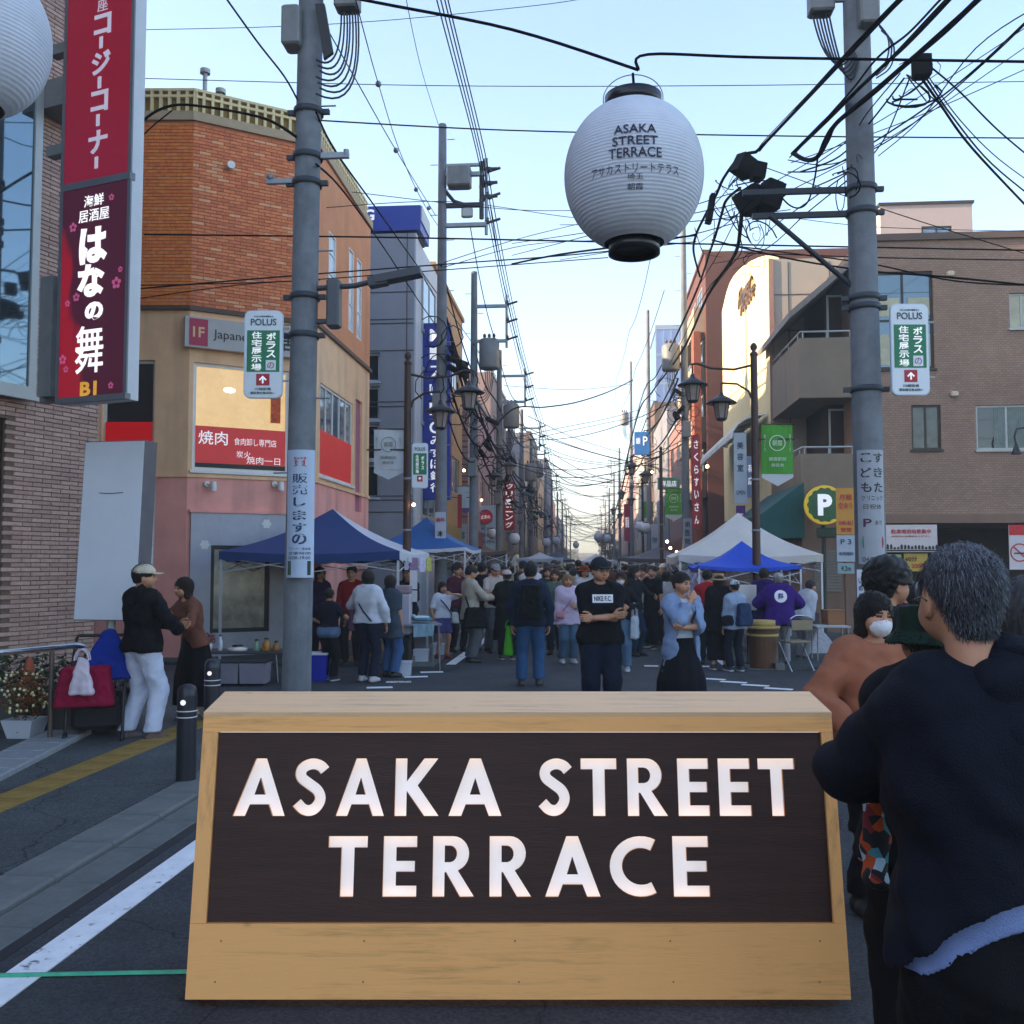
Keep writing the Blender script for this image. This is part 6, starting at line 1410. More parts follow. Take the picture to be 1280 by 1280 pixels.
# ---------------------------------------------------------------- pole signs
def pole_ad(label, c, w, h, big=True, rz=YAW):
    T = thing('advertising_plate', label, 'sign', c, rz, 'housing exhibition plates on the poles'); mb = MB(); o0 = oct_poly(w, h, w*.16, -.01); mb.prism(o0, (0, .03, 0)); mb.build('plate', M('plate_pale_blue', '#c2d2e4', rough=.4, var=.04), T)
    mb = MB(); mb.prism([(x*.955, -.014, z*.98) for x, y, z in oct_poly(w, h, w*.16, 0)], (0, .003, 0)); mb.build('face', M('plate_face', '#dfe6ee', rough=.4, var=.03), T)
    GR = M('plate_green', '#1c7a54', rough=.5, var=.04); mb = MB(); mb.bb((-w*.42, -.0185, -h*.20), (w*.42, -.0145, h*.27)); mb.build('green_field', GR, T)
    lettering('POLUS', 1, (0, -.0185, h*.365), M('ink_teal', '#1c4a56', rough=.5, var=0), T, w=w*.66, h=h*.075, bold=.01)
    if big:
        lettering('ポラスの家の相談なら', 1, (0, -.0185, h*.43), MATS['ink_teal'], T, w=w*.5, h=h*.02)
        for ch, z in zip('ポラスの', (.20, .10, .0, -.11)):
            if ch == 'の': mb = MB(); mb.bb((w*.07, -.0215, -h*.185), (w*.33, -.019, -h*.07)); mb.build('pale_patch', MATS['plate_face'], T); lettering('の', 1, (w*.2, -.023, -h*.13), M('ink_red', '#a02a3a', var=0), T, h=h*.07)
            else: lettering(ch, 1, (w*.2, -.022, h*z), LW, T, w=w*.24, h=h*.085, bold=.02)
        for ch, z in zip('住宅展示場', (.215, .125, .035, -.055, -.15)): lettering(ch, 1, (-w*.17, -.022, h*z), LW, T, w=w*.26, h=h*.078, bold=.015)
        lettering('川越街道', 1, (0, -.0185, -h*.395), MATS['ink_teal'], T, w=w*.42, h=h*.03); lettering('膝折南交差点向い', 1, (0, -.0185, -h*.44), MATS['ink_teal'], T, w=w*.62, h=h*.03)
    else: lettering(vtxt('住宅展示場'), 1, (-w*.17, -.022, h*.03), LW, T, w=w*.2, h=h*.4); lettering(vtxt('ポラス'), 1, (w*.17, -.022, h*.06), LW, T, w=w*.2, h=h*.3)
    mb = MB(); mb.bb((-w*.17, -.0185, -h*.355), (w*.17, -.0145, -h*.225)); mb.build('red_square', M('plate_red', '#b02038', rough=.5, var=.04), T)
    mb = MB(); zc_ = -h*.29; a = w*.1; mb.prism([(0, -.022, zc_+a), (-a, -.022, zc_), (-a*.7, -.022, zc_-.3*a), (-a*.2, -.022, zc_+.3*a), (-a*.2, -.022, zc_-a), (a*.2, -.022, zc_-a), (a*.2, -.022, zc_+.3*a), (a*.7, -.022, zc_-.3*a), (a, -.022, zc_)], (0, .003, 0)); mb.build('arrow', LW, T)
    mb = MB()
    for z in (h*.3, -h*.3): mb.bb((w*.45, -.004, z-.01), (w*.5+.06, .014, z+.01))
    mb.build('bracket_arm', STEEL, T); return T
pole_ad('pale green-white housing plate on the near left pole', PD(329.5, 443, 9.9), 49*9.9/1200, 112*9.9/1200)
t = pole_ad('pale green-white housing plate on the near right pole', PD(1137, 437, 9.9), 48*9.9/1200, 117*9.9/1200)
pole_ad('small housing plate on the first left street lamp', PD(525, 582, 16.3), 20*16.3/1200, 57*16.3/1200, False)
def wrap_sign(label, px, py0, py1, D, w, col, pole_r, items, edge='#2a5a8a'):
    c = PD(px, py1, D); h = PD(px, py0, D).z-c.z; T = thing('pole_wrap_sign', label, 'sign', c, YAW); r = w*.62; mb = MB(); n = 12; a_m = math.asin(min(.99, w/2/r))
    def pos(x, o=0): a = x/r if abs(x/r) < 1.5 else 1.5; return (r+o)*math.sin(a), r*math.cos(a_m)-(r+o)*math.cos(a)-.0
    xs = np.linspace(-a_m*r, a_m*r, n+1)
    for i in range(n):
        (xa, ya), (xb, yb_) = pos(xs[i]), pos(xs[i+1]); mb.quad((xa, ya, 0), (xb, yb_, 0), (xb, yb_, h), (xa, ya, h))
    mb.build('sheet', M('wrap_%s' % col, col, rough=.5, var=.05), T)
    for (s_, x, z, ww_, hh, mat, bo) in items:
        me = text_mesh(s_, 1, bold=bo, extrude=0).copy(); co = np.array([v.co[:] for v in me.vertices]); lo, hi = co.min(0), co.max(0); cx, cy = (lo+hi)[:2]/2
        for v in me.vertices: xx = (v.co.x-cx)*ww_*w/(hi[0]-lo[0])+x*w; zz = (v.co.y-cy)*hh*h/(hi[1]-lo[1])+z*h; a, b = pos(xx, .003); v.co = (a, b, zz)
        me.materials.clear(); me.materials.append(mat); o = bpy.data.objects.new('lettering', me); COL.objects.link(o); o.parent = T
    return T, w, h, r
NAVY = M('ink_navy2', '#16305c', rough=.5, var=0); REDI = M('ink_red2', '#b8202c', rough=.5, var=0)
T, w, h, r = wrap_sign('white buy-and-sell sign with red round mark strapped on the near left pole', 375, 563, 722, 9.98, 34*9.98/1200, '#b4c4dc', .15,
    [('買', 0, .905, .5, .075, REDI, .003), ('販', 0, .775, .56, .075, NAVY, .008), ('売', 0, .685, .56, .075, NAVY, .008), ('し', .0, .59, .46, .07, NAVY, .03), ('ま', .0, .485, .5, .075, NAVY, .03), ('の', 0, .30, .55, .085, NAVY, .03), ('す', 0, .39, .5, .07, NAVY, .03), ('ブランド・貴金属', 0, .225, .85, .022, NAVY, 0), ('営業時間', 0, .19, .85, .022, NAVY, 0), ('10:00-19:00', 0, .155, .85, .026, NAVY, 0)])
mb = MB(); rr = w*.34; zc_ = h*.905
for k in range(28):
    a, b = 2*math.pi*k/28, 2*math.pi*(k+1)/28; P_ = lambda q, f_: (rr*f_*math.cos(q), -.052+.4*(rr*f_*math.cos(q))**2/r, zc_+rr*f_*math.sin(q)); mb.quad(P_(a,1), P_(b,1), P_(b,.84), P_(a,.84))
mb.build('round_mark', REDI, T)
mb = MB(); mb.bb((-w*.42, -.050, h*.02), (w*.42, -.044, h*.13)); mb.build('green_label', M('label_dark_green', '#123a34', rough=.5), T); lettering('24', 1, (0, -.054, h*.045), M('ink_pale_green', '#a8c8a0', var=0), T, h=h*.03); lettering('買取', 1, (0, -.054, h*.095), MATS['ink_pale_green'], T, h=h*.035)
INKB = M('ink_black', '#1a1a20', rough=.5, var=0)
T, w, h, r = wrap_sign('white children clinic sign wrapped round the near right pole', 1090, 563, 705, 9.98, 33*9.98/1200, '#9a9ea8', .16,
    [('す', .24, .93, .40, .085, INKB, .02), ('き', .24, .80, .40, .085, INKB, .02), ('た', .24, .67, .40, .085, INKB, .02), ('こ', -.24, .93, .38, .08, INKB, .02), ('ど', -.24, .80, .38, .085, INKB, .02), ('も', -.24, .67, .38, .085, INKB, .02), ('クリニック', 0, .575, .85, .045, INKB, 0), ('日祝休', 0, .50, .7, .045, INKB, 0), ('P', -.22, .36, .3, .07, M('ink_plum', '#4a1a3c', var=0), .02), ('あり', .2, .36, .3, .04, INKB, 0), ('048-460', 0, .04, .85, .04, INKB, 0)])
for s_, cm in ((-1, M('mark_green', '#1f8a4c', rough=.5)), (1, M('mark_red', '#a81c2c', rough=.5))):
    mb = MB(); mb.ball((s_*w*.21, -.040, h*.19), w*.20, 12, (1, .06, 1.7)); mb.build('round_mark', cm, T)
# ---------------------------------------------------------------- bollards, rails, cart, planter, white board
def bollard(label, x, y, h=.82, r=.072):
    T = thing('bollard', label, 'bollard', (x, y, 0), 0, 'dark steel bollards along the kerb'); mb = MB()
    mb.lathe([(r, 0), (r, h-.09)], n=20); mb.build('post', M('bollard_dark', '#31343c', rough=.35, metal=.4, var=.15), T)
    mb = MB(); mb.lathe([(r, h-.088), (r*.97, h-.05), (r*.8, h-.02), (r*.4, h-.003), (0, h)], n=20); mb.build('dome', MATS['bollard_dark'], T)
    for z in (h-.20, h-.245): mb = MB(); mb.lathe([(r+.001, z), (r+.003, z), (r+.003, z+.008), (r+.001, z+.008)], n=20); mb.build('reflective_band', M('band_white', '#d8d8de', rough=.3), T)
    mb = MB(); mb.cyl((0, -r-.004, h-.13), (0, -r+.012, h-.13), .020, n=12); mb.build('reflector', M('reflector', '#f2f2f2', rough=.2, emit='#ffffff', es=.2), T); return T
q = PG(232, 980); bollard('near dark bollard with a round reflector left of the barrier box', q.x, q.y, (PD(232, 858, 7.05).z))
for i, (px, D) in enumerate(((268, 8.9), (370, 12.6))): q = PD(px, 706, D); bollard(('dark bollard behind the near one, beside the woman in a black dress', 'dark bollard in front of the near left pole')[i], q.x, q.y, .76)
hr = thing('handrail', 'bright metal handrail in front of the brick building at the left edge', 'handrail', PG(62, 932)); a = PD(-30, 818, 8.0)-hr.location; b = PD(97, 806, 9.1)-hr.location
mb = MB(); mb.tube([a, b, b+Vector((.03,.05,-.02))], .026, 10); mb.build('rail', M('steel_bright', '#c8ccd2', rough=.22, metal=.9, var=.05), hr)
mb = MB(); mb.cyl((0, 0, 0), (0, 0, .84), .022, n=10); mb.build('post', M('post_bronze', '#5c5048', rough=.4, metal=.3), hr)
mb = MB(); mb.cyl((b.x-.02, b.y, 0), (b.x-.02, b.y, b.z), .022, n=10); mb.build('post', MATS['post_bronze'], hr)
# stone step and hedge box in front of the brick wall
q0, q1 = PG(-40, 985), PG(70, 930); mb = MB()
stp = thing('stone_step', None, None, (0,0,0)); stp['kind'] = 'structure'
d = (q1-q0); d.z = 0; L = d.length; rz = math.atan2(d.y, d.x)
for k in range(6):
    mb = bev_slab((0, -.20, 0), (L/5-.008, .20, .075), .01); o = mb.build('step_slab', M('step_granite', (.27,.28,.29), rough=.8, var=.2, scale=20, bump=.1), stp, q0+d*(k/5), rz)
def leafclump(mb, c, r, n, s, rs, mats=(0,)):
    for j in range(n):
        v = Vector((rs.gauss(0,1), rs.gauss(0,1), rs.gauss(0,1))).normalized(); v = Vector((v.x*r[0], v.y*r[1], v.z*r[2]))*rs.uniform(.45, 1.0); a = Vector((rs.gauss(0,1), rs.gauss(0,1), rs.gauss(0,.6))).normalized()*s*rs.uniform(.7,1.3); b = a.cross(Vector((rs.gauss(0,1), rs.gauss(0,1), rs.gauss(0,1))).normalized()).normalized()*s*.45
        cc = Vector(c)+v; mb.cur = rs.choice(mats); mb.add([cc-a, cc+b, cc+a, cc-b], [(0,1,2,3)])
rs = random.Random(4)
hd = thing('hedge_box', 'dark green shrubs in a low planter behind the handrail', 'planter', PD(50, 706, 9.5)*1.0); hd.location.z = 0
mb = MB(); mb.bb((-.9, -.18, 0), (.95, .2, .42)); o = mb.build('trough', M('trough_grey', '#4c4a4a', rough=.8), hd); mb = MB()
for k in range(7): leafclump(mb, (-.8+k*.27, 0, .56), (.2, .2, .2), 150, .035, rs, (0,1))
mb.build('foliage', [M('leaf_dark', (.018,.035,.014), rough=.6, var=.3), M('leaf_mid', (.035,.06,.022), rough=.6, var=.3)], hd)
fp_ = thing('flower_pot', 'white square pot of red and yellow flowers at the left edge', 'flower pot', PG(31, 925)); mb = MB()
mb.add([(-.10,-.10,0), (.10,-.10,0), (.10,.10,0), (-.10,.10,0), (-.15,-.15,.2), (.15,-.15,.2), (.15,.15,.2), (-.15,.15,.2), (-.13,-.13,.2), (.13,-.13,.2), (.13,.13,.2), (-.13,.13,.2), (-.12,-.12,.15), (.12,-.12,.15), (.12,.12,.15), (-.12,.12,.15)], [(3,2,1,0), (0,1,5,4), (1,2,6,5), (2,3,7,6), (3,0,4,7), (4,5,9,8), (5,6,10,9), (6,7,11,10), (7,4,8,11), (8,9,13,12), (9,10,14,13), (10,11,15,14), (11,8,12,15)])
mb.build('pot', M('pot_white', '#c6cbd6', rough=.5, var=.05), fp_); mb = MB(); mb.bb((-.12,-.12,.1), (.12,.12,.15)); mb.build('soil', BARK, fp_)
mb = MB(); mb.quad((-.04, -.128, .14), (.0, -.122, .08), (.04, -.128, .14), (.0, -.131, .17)); mb.build('printed_mark', M('ink_blue', '#2c4a7a', var=0), fp_)
mb = MB(); leafclump(mb, (0.02, 0, .42), (.24, .22, .24), 900, .02, rs, (0,1,2)); mb.build('foliage', [M('foliage_red', (.16,.035,.02), rough=.6, var=.3), M('foliage_green', (.05,.09,.02), rough=.6, var=.3), M('foliage_orange', (.28,.10,.03), rough=.6, var=.3)], fp_)
mb = MB()
for k in range(60): a = rs.uniform(0, 6.28); mb.ball((.02+.24*math.cos(a)*rs.uniform(.6,1), -.05+.22*math.sin(a)*rs.uniform(.5,1), .40+rs.uniform(-.12,.24)), .014, 6)
mb.build('blossoms', M('blossom_cream', '#e6dca8', rough=.6, var=.2), fp_, stuff=True)
cone = thing('garden_figure', 'small terracotta cone with a white stripe behind the flower pot', 'cone', PD(40, 706, 9.2)); cone.location.z = .3
mb = MB(); mb.lathe([(.07, 0), (.05, .30), (.03, .42), (0, .45)], n=12); mb.build('cone', M('terracotta', '#a04a30', rough=.7), cone); mb = MB(); mb.lathe([(.062, .1), (.055, .2)], n=12); mb.build('stripe', WHITE, cone); mb = MB(); mb.cyl((0,0,-.3), (0,0,0), .03); mb.build('stake', BARK, cone)
# blank white board on post
wb = PD(140, 776, 9.6); WBD = thing('blank_sign_board', 'large blank white sign box on a short post behind the man in white trousers', 'sign', (wb.x, wb.y, 0), YAW-R(10)); z0, z1 = wb.z, PD(140, 551, 9.6).z
fw = Fr(WBD, WBD.location, YAW-R(10)); xa, xb = fw.hit(92, 776)[0], fw.hit(170, 776)[0]; xc, xd = fw.hit(107, 550)[0], fw.hit(182, 553)[0]
mb = MB(); mb.prism([(xa, -.0, z0), (xb, 0, z0), (xd, 0, z1), (xc, 0, z1)], (0, .22, 0)); mb.build('box', M('board_casing', '#6c6a70', rough=.5), WBD)
mb = MB(); mb.prism([(xa+.01, -.012, z0+.01), (xb-.01, -.012, z0+.01), (xd-.01, -.012, z1-.01), (xc+.01, -.012, z1-.01)], (0, .011, 0)); mb.build('face', M('board_face', '#dfe3ee', rough=.4, var=.06, scale=1.5, dirt=.2), WBD)
mb = MB(); x, z = fw.hit(140, 616); mb.tube([(x-.13, -.015, z), (x, -.018, z-.008), (x+.13, -.015, z)], .004, 5); mb.build('slot', BLACK, WBD)
mb = MB(); mb.cyl(((xa+xb)/2, .11, 0), ((xa+xb)/2, .11, z0), .045, n=10); mb.build('post', ALU, WBD)
dp = thing('downpipe', 'grey downpipe with dark vines between the white board and the pink wall', 'pipe', PD(187, 706, 12.5)); dp.location.z = 0; mb = MB(); mb.cyl((0,0,0), (0,0,3.2), .05); mb.build('pipe', ALU, dp); mb = MB(); leafclump(mb, (-.05, -.05, 1.75), (.1, .08, .45), 260, .03, rs, (0,)); mb.build('vine', [MATS['leaf_dark']], dp)
# shopping cart: frame, red bag, blue cover, plastic bag on it
ct = PG(122, 925); CT = thing('walking_cart', 'dark framed walking cart parked beside the man in white trousers', 'cart', (ct.x, ct.y, 0), R(20)); mb = MB()
for x in (-.24, .24):
    mb = MB(); mb.tube([(x, -.25, .06), (x, -.2, .45), (x, .28, .92), (x, .36, .94)], .014, 8); mb.build('side_frame', BLACK, CT); mb = MB(); mb.tube([(x, .3, .06), (x, .12, .45), (x, -.2, .46)], .014, 8); mb.build('side_frame', BLACK, CT)
    for y in (-.25, .3): mb = MB(); mb.lathe([(.04, -.015), (.055, -.015), (.06, 0), (.055, .015), (.04, .015)], n=16); o = mb.build('wheel', BLACK, CT, (x, y, .06)); o.rotation_euler = (0, R(90), 0)
mb = MB(); mb.tube([(-.24, .36, .94), (.24, .36, .94)], .016, 8); mb.build('handle', BLACK, CT)
mb = MB(); mb.bevbox((0, .0, .27), (.42, .4, .30), .04); mb.build('basket', M('basket_dark', '#1c1a20', rough=.9), CT)
b1 = blob_bag('red_bag', 'crimson bag with pale strap hanging on the walking cart', 'bag', (ct.x-.02, ct.y-.20, .34), (.52, .26, .36), '#8c1238', R(20), handle=False, seed=2)
b2 = blob_bag('blue_bag', 'bright blue cover bulging over the top of the walking cart', 'bag', (ct.x+.04, ct.y+.10, .56), (.56, .42, .46), '#0f2f8a', R(20), handle=False, seed=5, slump=.42)
b3 = blob_bag('plastic_bag', 'white and pink plastic bag hung on the front of the red bag', 'bag', (ct.x+.04, ct.y-.38, .46), (.22, .10, .34), '#d4c4d0', R(10), handle=True, hz=.10, seed=8, slump=.3)
# ---------------------------------------------------------------- canopies
def canopy(label, x0, x1, y0, y1, eave, peak, col, right=None, legw=.035, val=.14, name='canopy_tent', rz=0, legcol=None, group=None, valcol=None):
    cx, cy = (x0+x1)/2, (y0+y1)/2; T = thing(name, label, 'canopy tent', (cx, cy, 0), rz, group); hx, hy = (x1-x0)/2, (y1-y0)/2
    cm = M('canvas_%s' % col, col, rough=.7, var=.08, scale=3, bump=.05, bscale=8); rm = M('canvas_%s' % (right or col), right or col, rough=.7, var=.08, scale=3, bump=.05, bscale=8)
    c4 = [(-hx,-hy), (hx,-hy), (hx,hy), (-hx,hy)]; n = 10
    for k in range(4):
        (ax, ay), (bx_, by) = c4[k], c4[(k+1) % 4]; mb = MB(); G = []
        for i in range(n+1):
            u = i/n; row = []
            for j in range(n+1):
                v = j/n; ex, ey = ax+(bx_-ax)*v, ay+(by-ay)*v; sag = -.10*math.sin(math.pi*u)*(.6+.4*abs(2*v-1))-.05*math.sin(math.pi*v)*(1-u)
                row.append((ex*(1-u), ey*(1-u), eave+(peak-eave)*u+sag))
            G.append(row)
        vs = [p for r_ in G for p in r_]; fs = [(i*(n+1)+j, i*(n+1)+j+1, (i+1)*(n+1)+j+1, (i+1)*(n+1)+j) for i in range(n) for j in range(n)]
        mb.add(vs, fs, True); mb.build('roof_panel', rm if k == 1 and right else cm, T)
        mb = MB(); m2 = 14
        for j in range(m2):
            u0, u1 = j/m2, (j+1)/m2; f0, f1_ = [1.004]*2; zz = lambda u: eave-.05*math.sin(math.pi*u); dr = lambda u: val*(1-.12*math.cos(u*40))
            p0 = (ax+(bx_-ax)*u0)*1.004, (ay+(by-ay)*u0)*1.004; p1 = (ax+(bx_-ax)*u1)*1.004, (ay+(by-ay)*u1)*1.004
            mb.quad((p0[0], p0[1], zz(u0)-dr(u0)), (p1[0], p1[1], zz(u1)-dr(u1)), (p1[0], p1[1], zz(u1)), (p0[0], p0[1], zz(u0)))
        mb.build('valance', M('canvas_%s' % (valcol or col), valcol or col, rough=.7) if not (k == 1 and right) else rm, T)
    lm = legcol or M('leg_white', '#c4c8d0', rough=.4, metal=.2, var=.05)
    for (ax, ay) in c4: mb = MB(); mb.box((ax*.985, ay*.985, eave/2-.03), (legw, legw, eave-.06)); mb.box((ax*.985, ay*.985, .01), (legw*2.4, legw*2.4, .015)); mb.build('leg', lm, T)
    for s_ in (-1, 1):
        for a, b in (((-hx, s_*hy*.98), (hx, s_*hy*.98)), ((s_*hx*.98, -hy), (s_*hx*.98, hy))):
            m_ = ((a[0]+b[0])/2, (a[1]+b[1])/2); mb = MB()
            for p, q_ in ((a, m_), (m_, b)):
                mb.cyl((p[0], p[1], eave-.10), (q_[0], q_[1], eave-.32), .010, n=5); mb.cyl((p[0], p[1], eave-.34), (q_[0], q_[1], eave-.12), .010, n=5)
            mb.build('truss', lm, T)
    return T
a = PY(274, 706, 14.8).x; b = PY(499, 706, 14.8).x; zE = PY(390, 703, 14.8).z+.18; zP = PY(430, 636, 16.2).z
canopy('blue canopy with one white side standing on the left pavement', a, b, 14.8, 17.6, zE, zP, '#123872', right='#c3c8d4')
a = PY(505, 706, 19.2).x; canopy('second blue canopy with white trim behind the first left lamp', a-.8, a+1.25, 19.2, 22, PY(540, 690, 19.2).z+.1, PY(520, 646, 20.5).z, '#155a9c', val=.07, valcol='#c9ced8')
a = PY(850, 706, 18.6).x; b = PY(1032, 706, 18.6).x
canopy('large white canopy on the right behind the street lamp', a, b, 18.8, 21.8, PY(950, 697, 18.8).z+.06, PY(946, 641, 20.3).z, '#c6bfb8')
a = PY(873, 706, 17.0).x; b = PY(1002, 706, 17.0).x
canopy('small bright blue canopy tucked under the white one', a, b, 17.0, 18.7, PY(940, 711, 17).z+.06, PY(938, 676, 17.8).z, '#1248c0', val=.06, legw=.03)
a = PY(775, 706, 36).x; canopy('dark grey canopy further down on the right', a, a+3.0, 36, 39, PY(800, 702, 36).z+.15, PY(805, 684, 37.5).z, '#4c4c58')
a = PY(645, 706, 40).x; canopy('pale canopy in the middle distance left of centre', a, a+1.9, 40, 42.4, PY(670, 700, 40).z+.1, PY(672, 690, 41).z, '#a9b4c4')
a = PY(740, 706, 46).x; canopy('pale canopy in the middle distance right of centre', a-.8, a+1.2, 46, 48, PY(745, 702, 46).z+.05, PY(745, 692, 47).z, '#c0c6d0')
a = PY(690, 706, 60).x; canopy('dark canopy beyond the pale one left of centre', a-1, a+1.4, 60, 63, 1.95, 2.5, '#3a4660')
a = PY(560, 706, 24).x; canopy('brown fabric stall roof behind the boy in white', a, a+1.4, 25, 28, 2.0, 2.15, '#5a4438', val=.1)
# papers and cloth hanging from the blue canopy
for i, (px, w_, h_, c_) in enumerate(((508, .10, .2, '#a8a4b8'), (517, .2, .26, '#8a6a90'), (528, .16, .24, '#c9c0e0'), (536, .14, .24, '#b9b860'))):
    q = PY(px, 697, 15.4+i*.5); mb = MB(); mb.bb((-w_/2, -.004, -h_), (w_/2, .004, 0)); o = mb.build('hanging_cloth', M('cloth_%s' % c_, c_, rough=.8, var=.4, scale=18), None, q, R(60))
    tag(o, ('narrow grey cloth hanging first at the canopy corner', 'patterned purple cloth hanging at the canopy corner', 'lilac cloth hanging at the canopy corner', 'yellow-green cloth hanging last at the canopy corner')[i], 'cloth', 'cloths hanging at the blue canopy')
q = PY(517, 713, 15.2); T = thing('paper_notice', 'two white price sheets hung one under the other at the blue canopy', 'notice', q, 0)
for z0, z1 in ((-.30, .0), (-.50, -.32)): mb = MB(); mb.bb((-.06, -.003, z0), (.06, .003, z1)); mb.build('sheet', M('paper_white', '#d9d6dc', rough=.8, var=.05), T)
# tables, boxes and goods
def table(label, x, y, w_, d_, h_, rz=0, col='#8a8c92', cloth=None, name='folding_table'):
    T = thing(name, label, 'table', (x, y, 0), rz); mb = MB(); mb.bevbox((0,0,h_-.015), (w_, d_, .03), .006); mb.build('table_top', M('top_%s' % col, col, rough=.5, var=.08), T)
    for a_ in (-1, 1):
        for b_ in (-1, 1): mb = MB(); mb.tube([(a_*w_*.44, b_*d_*.4, h_-.03), (a_*w_*.47, b_*d_*.42, 0)], .012, 6); mb.build('leg', STEEL, T)
    if cloth: mb = MB(); mb.bb((-w_/2-.01, -d_/2-.012, h_-.28), (w_/2+.01, -d_/2-.006, h_+.003)); mb.bb((-w_/2-.01, -d_/2-.005, h_+.0005), (w_/2+.01, d_/2, h_+.004)); mb.build('cloth', M('tcloth_%s' % cloth, cloth, rough=.8, var=.3, scale=8), T)
    return T
q = PD(303, 706, 13.6); table('low display table with plastic tubs under the blue canopy', q.x, q.y, 1.25, .6, .42, YAW, '#3a3a44')
def tub(label, x, y, z, w_, d_, h_, col, rz=0, lid=None, group=None):
    T = thing('storage_tub', label, 'tub', (x, y, z), rz, group); mb = MB(); t = .93; 
    mb.add([(-w_/2*t,-d_/2*t,0), (w_/2*t,-d_/2*t,0), (w_/2*t,d_/2*t,0), (-w_/2*t,d_/2*t,0), (-w_/2,-d_/2,h_), (w_/2,-d_/2,h_), (w_/2,d_/2,h_), (-w_/2,d_/2,h_)], [(3,2,1,0), (0,1,5,4), (1,2,6,5), (2,3,7,6), (3,0,4,7), (4,5,6,7)]); mb.build('tub_body', M('tub_%s' % col, col, rough=.4, var=.08), T)
    mb = MB(); mb.bevbox((0,0,h_+.015), (w_*1.04, d_*1.04, .03), .008); mb.build('lid', M('tub_%s' % (lid or col), lid or col, rough=.4, var=.08), T); return T
for i, (px, c_, l_) in enumerate(((287, '#8e8c98', '#20222c'), (321, '#9490a0', '#20222c'))): q = PD(px, 706, 13.1); tub(('left grey plastic tub on the ground by the shop poster', 'right grey plastic tub on the ground by the shop poster')[i], q.x, q.y, .03, .36, .3, .27, c_, YAW, l_)
q = PD(397, 706, 13.6); tub('blue cool box with white lid beside the near left pole', q.x, q.y, 0, .34, .3, .36, '#1426a8', YAW, '#d9dce4')
tq = PD(303, 706, 13.5)
for i, (dx, c_, h_, r_) in enumerate(((-.46, '#b0303c', .16, .06), (-.30, '#cfd4da', .20, .03), (-.05, '#d9d4c8', .06, .14), (.22, '#7a9a80', .14, .05), (.36, '#b07a30', .16, .06), (.50, '#9c6a2c', .12, .05))):
    T = thing('stall_jar', ('red flower bunch at the left end of the low display table', 'slim white bottle on the low display table', 'wide pale bowl in the middle of the low display table', 'greenish jar on the low display table', 'amber jar on the low display table', 'brown jar at the right end of the low display table')[i], 'jar', (tq.x+dx, tq.y, .421))
    if i == 0:
        mb = MB(); mb.lathe([(.0,0), (.035,0), (.05,.09), (.04,.1)], n=10); mb.build('pot', WHITE, T); mb = MB(); leafclump(mb, (0,0,.16), (.11,.09,.09), 160, .022, rs, (0,1)); mb.build('blooms', [M('bloom_red', '#a01c2c', rough=.7), MATS['foliage_green']], T)
    else: mb = MB(); mb.lathe([(0,0), (r_*.9,0), (r_,h_*.1), (r_,h_*.65), (r_*.5,h_*.85), (r_*.5,h_), (0,h_)], n=14); mb.build('jar_body', M('jar_%s' % c_, c_, rough=.3, var=.2), T); mb = MB(); mb.lathe([(r_*.55,h_), (r_*.55,h_+.02), (0,h_+.025)], n=12); mb.build('lid', BLACK, T)
q = PD(520, 706, 15.0); table('stall table with folded cloths by the right post of the blue canopy', q.x, q.y, .7, .7, .72, YAW+R(15), '#7c7f88')
tg = thing('folded_cloths', 'pile of pale and teal folded cloths on the stall table', 'cloths', (q.x, q.y, .724)); 
for k, (c_, dx, dy, rz_) in enumerate((('#c8d2dc', -.1, 0, .2), ('#4c8a9a', .12, -.05, -.3), ('#d4dae2', .05, .1, .5), ('#a4b8c8', -.12, -.12, .1))): mb = MB(); mb.bevbox((0,0,.0), (.26, .2, .035), .012); mb.build('folded_cloth', fab(c_), tg, (dx, dy, .02+.03*k), rz_)
mb = MB(); mb.prism([(-.05,-.0,-.2), (.25,0,-.18), (.27,0,.0), (-.05,0,.0)], (0,.01,0)); mb.build('draped_towel', M('towel_striped', '#8fb0c0', rough=.9, var=.5, scale=14, stretch=(1,1,.2)), tg, (.08, -.36, .0))
q = PD(500, 706, 14.9); T = thing('panel_stand', 'white panel and dark box stack by the canopy post', 'stand', (q.x+.05, q.y, 0), YAW); mb = MB(); mb.bevbox((0,0,.86), (.26,.3,.62), .02); mb.build('white_panel', M('fridge_white', '#b4aebc', rough=.4, var=.06), T); mb = MB(); mb.bevbox((0,0,.27), (.26,.3,.52), .02); mb.build('dark_box', BLACK, T); mb = MB(); mb.bevbox((-.02,0,1.24), (.3,.3,.13), .02); mb.build('carton', M('carton_pink_grey', '#9a8690', rough=.7), T)
for i, (px, D, s_) in enumerate(((527, 16.2, .25), (502, 14.2, .3), (548, 17.4, .22))): q = PD(px, 706, D); tub(('small white foam box by the second canopy post', 'white foam box at the foot of the front canopy post', 'white foam box on the kerb near the boy')[i], q.x, q.y, .0, s_, s_*.8, .18, '#c4ccd8', YAW)
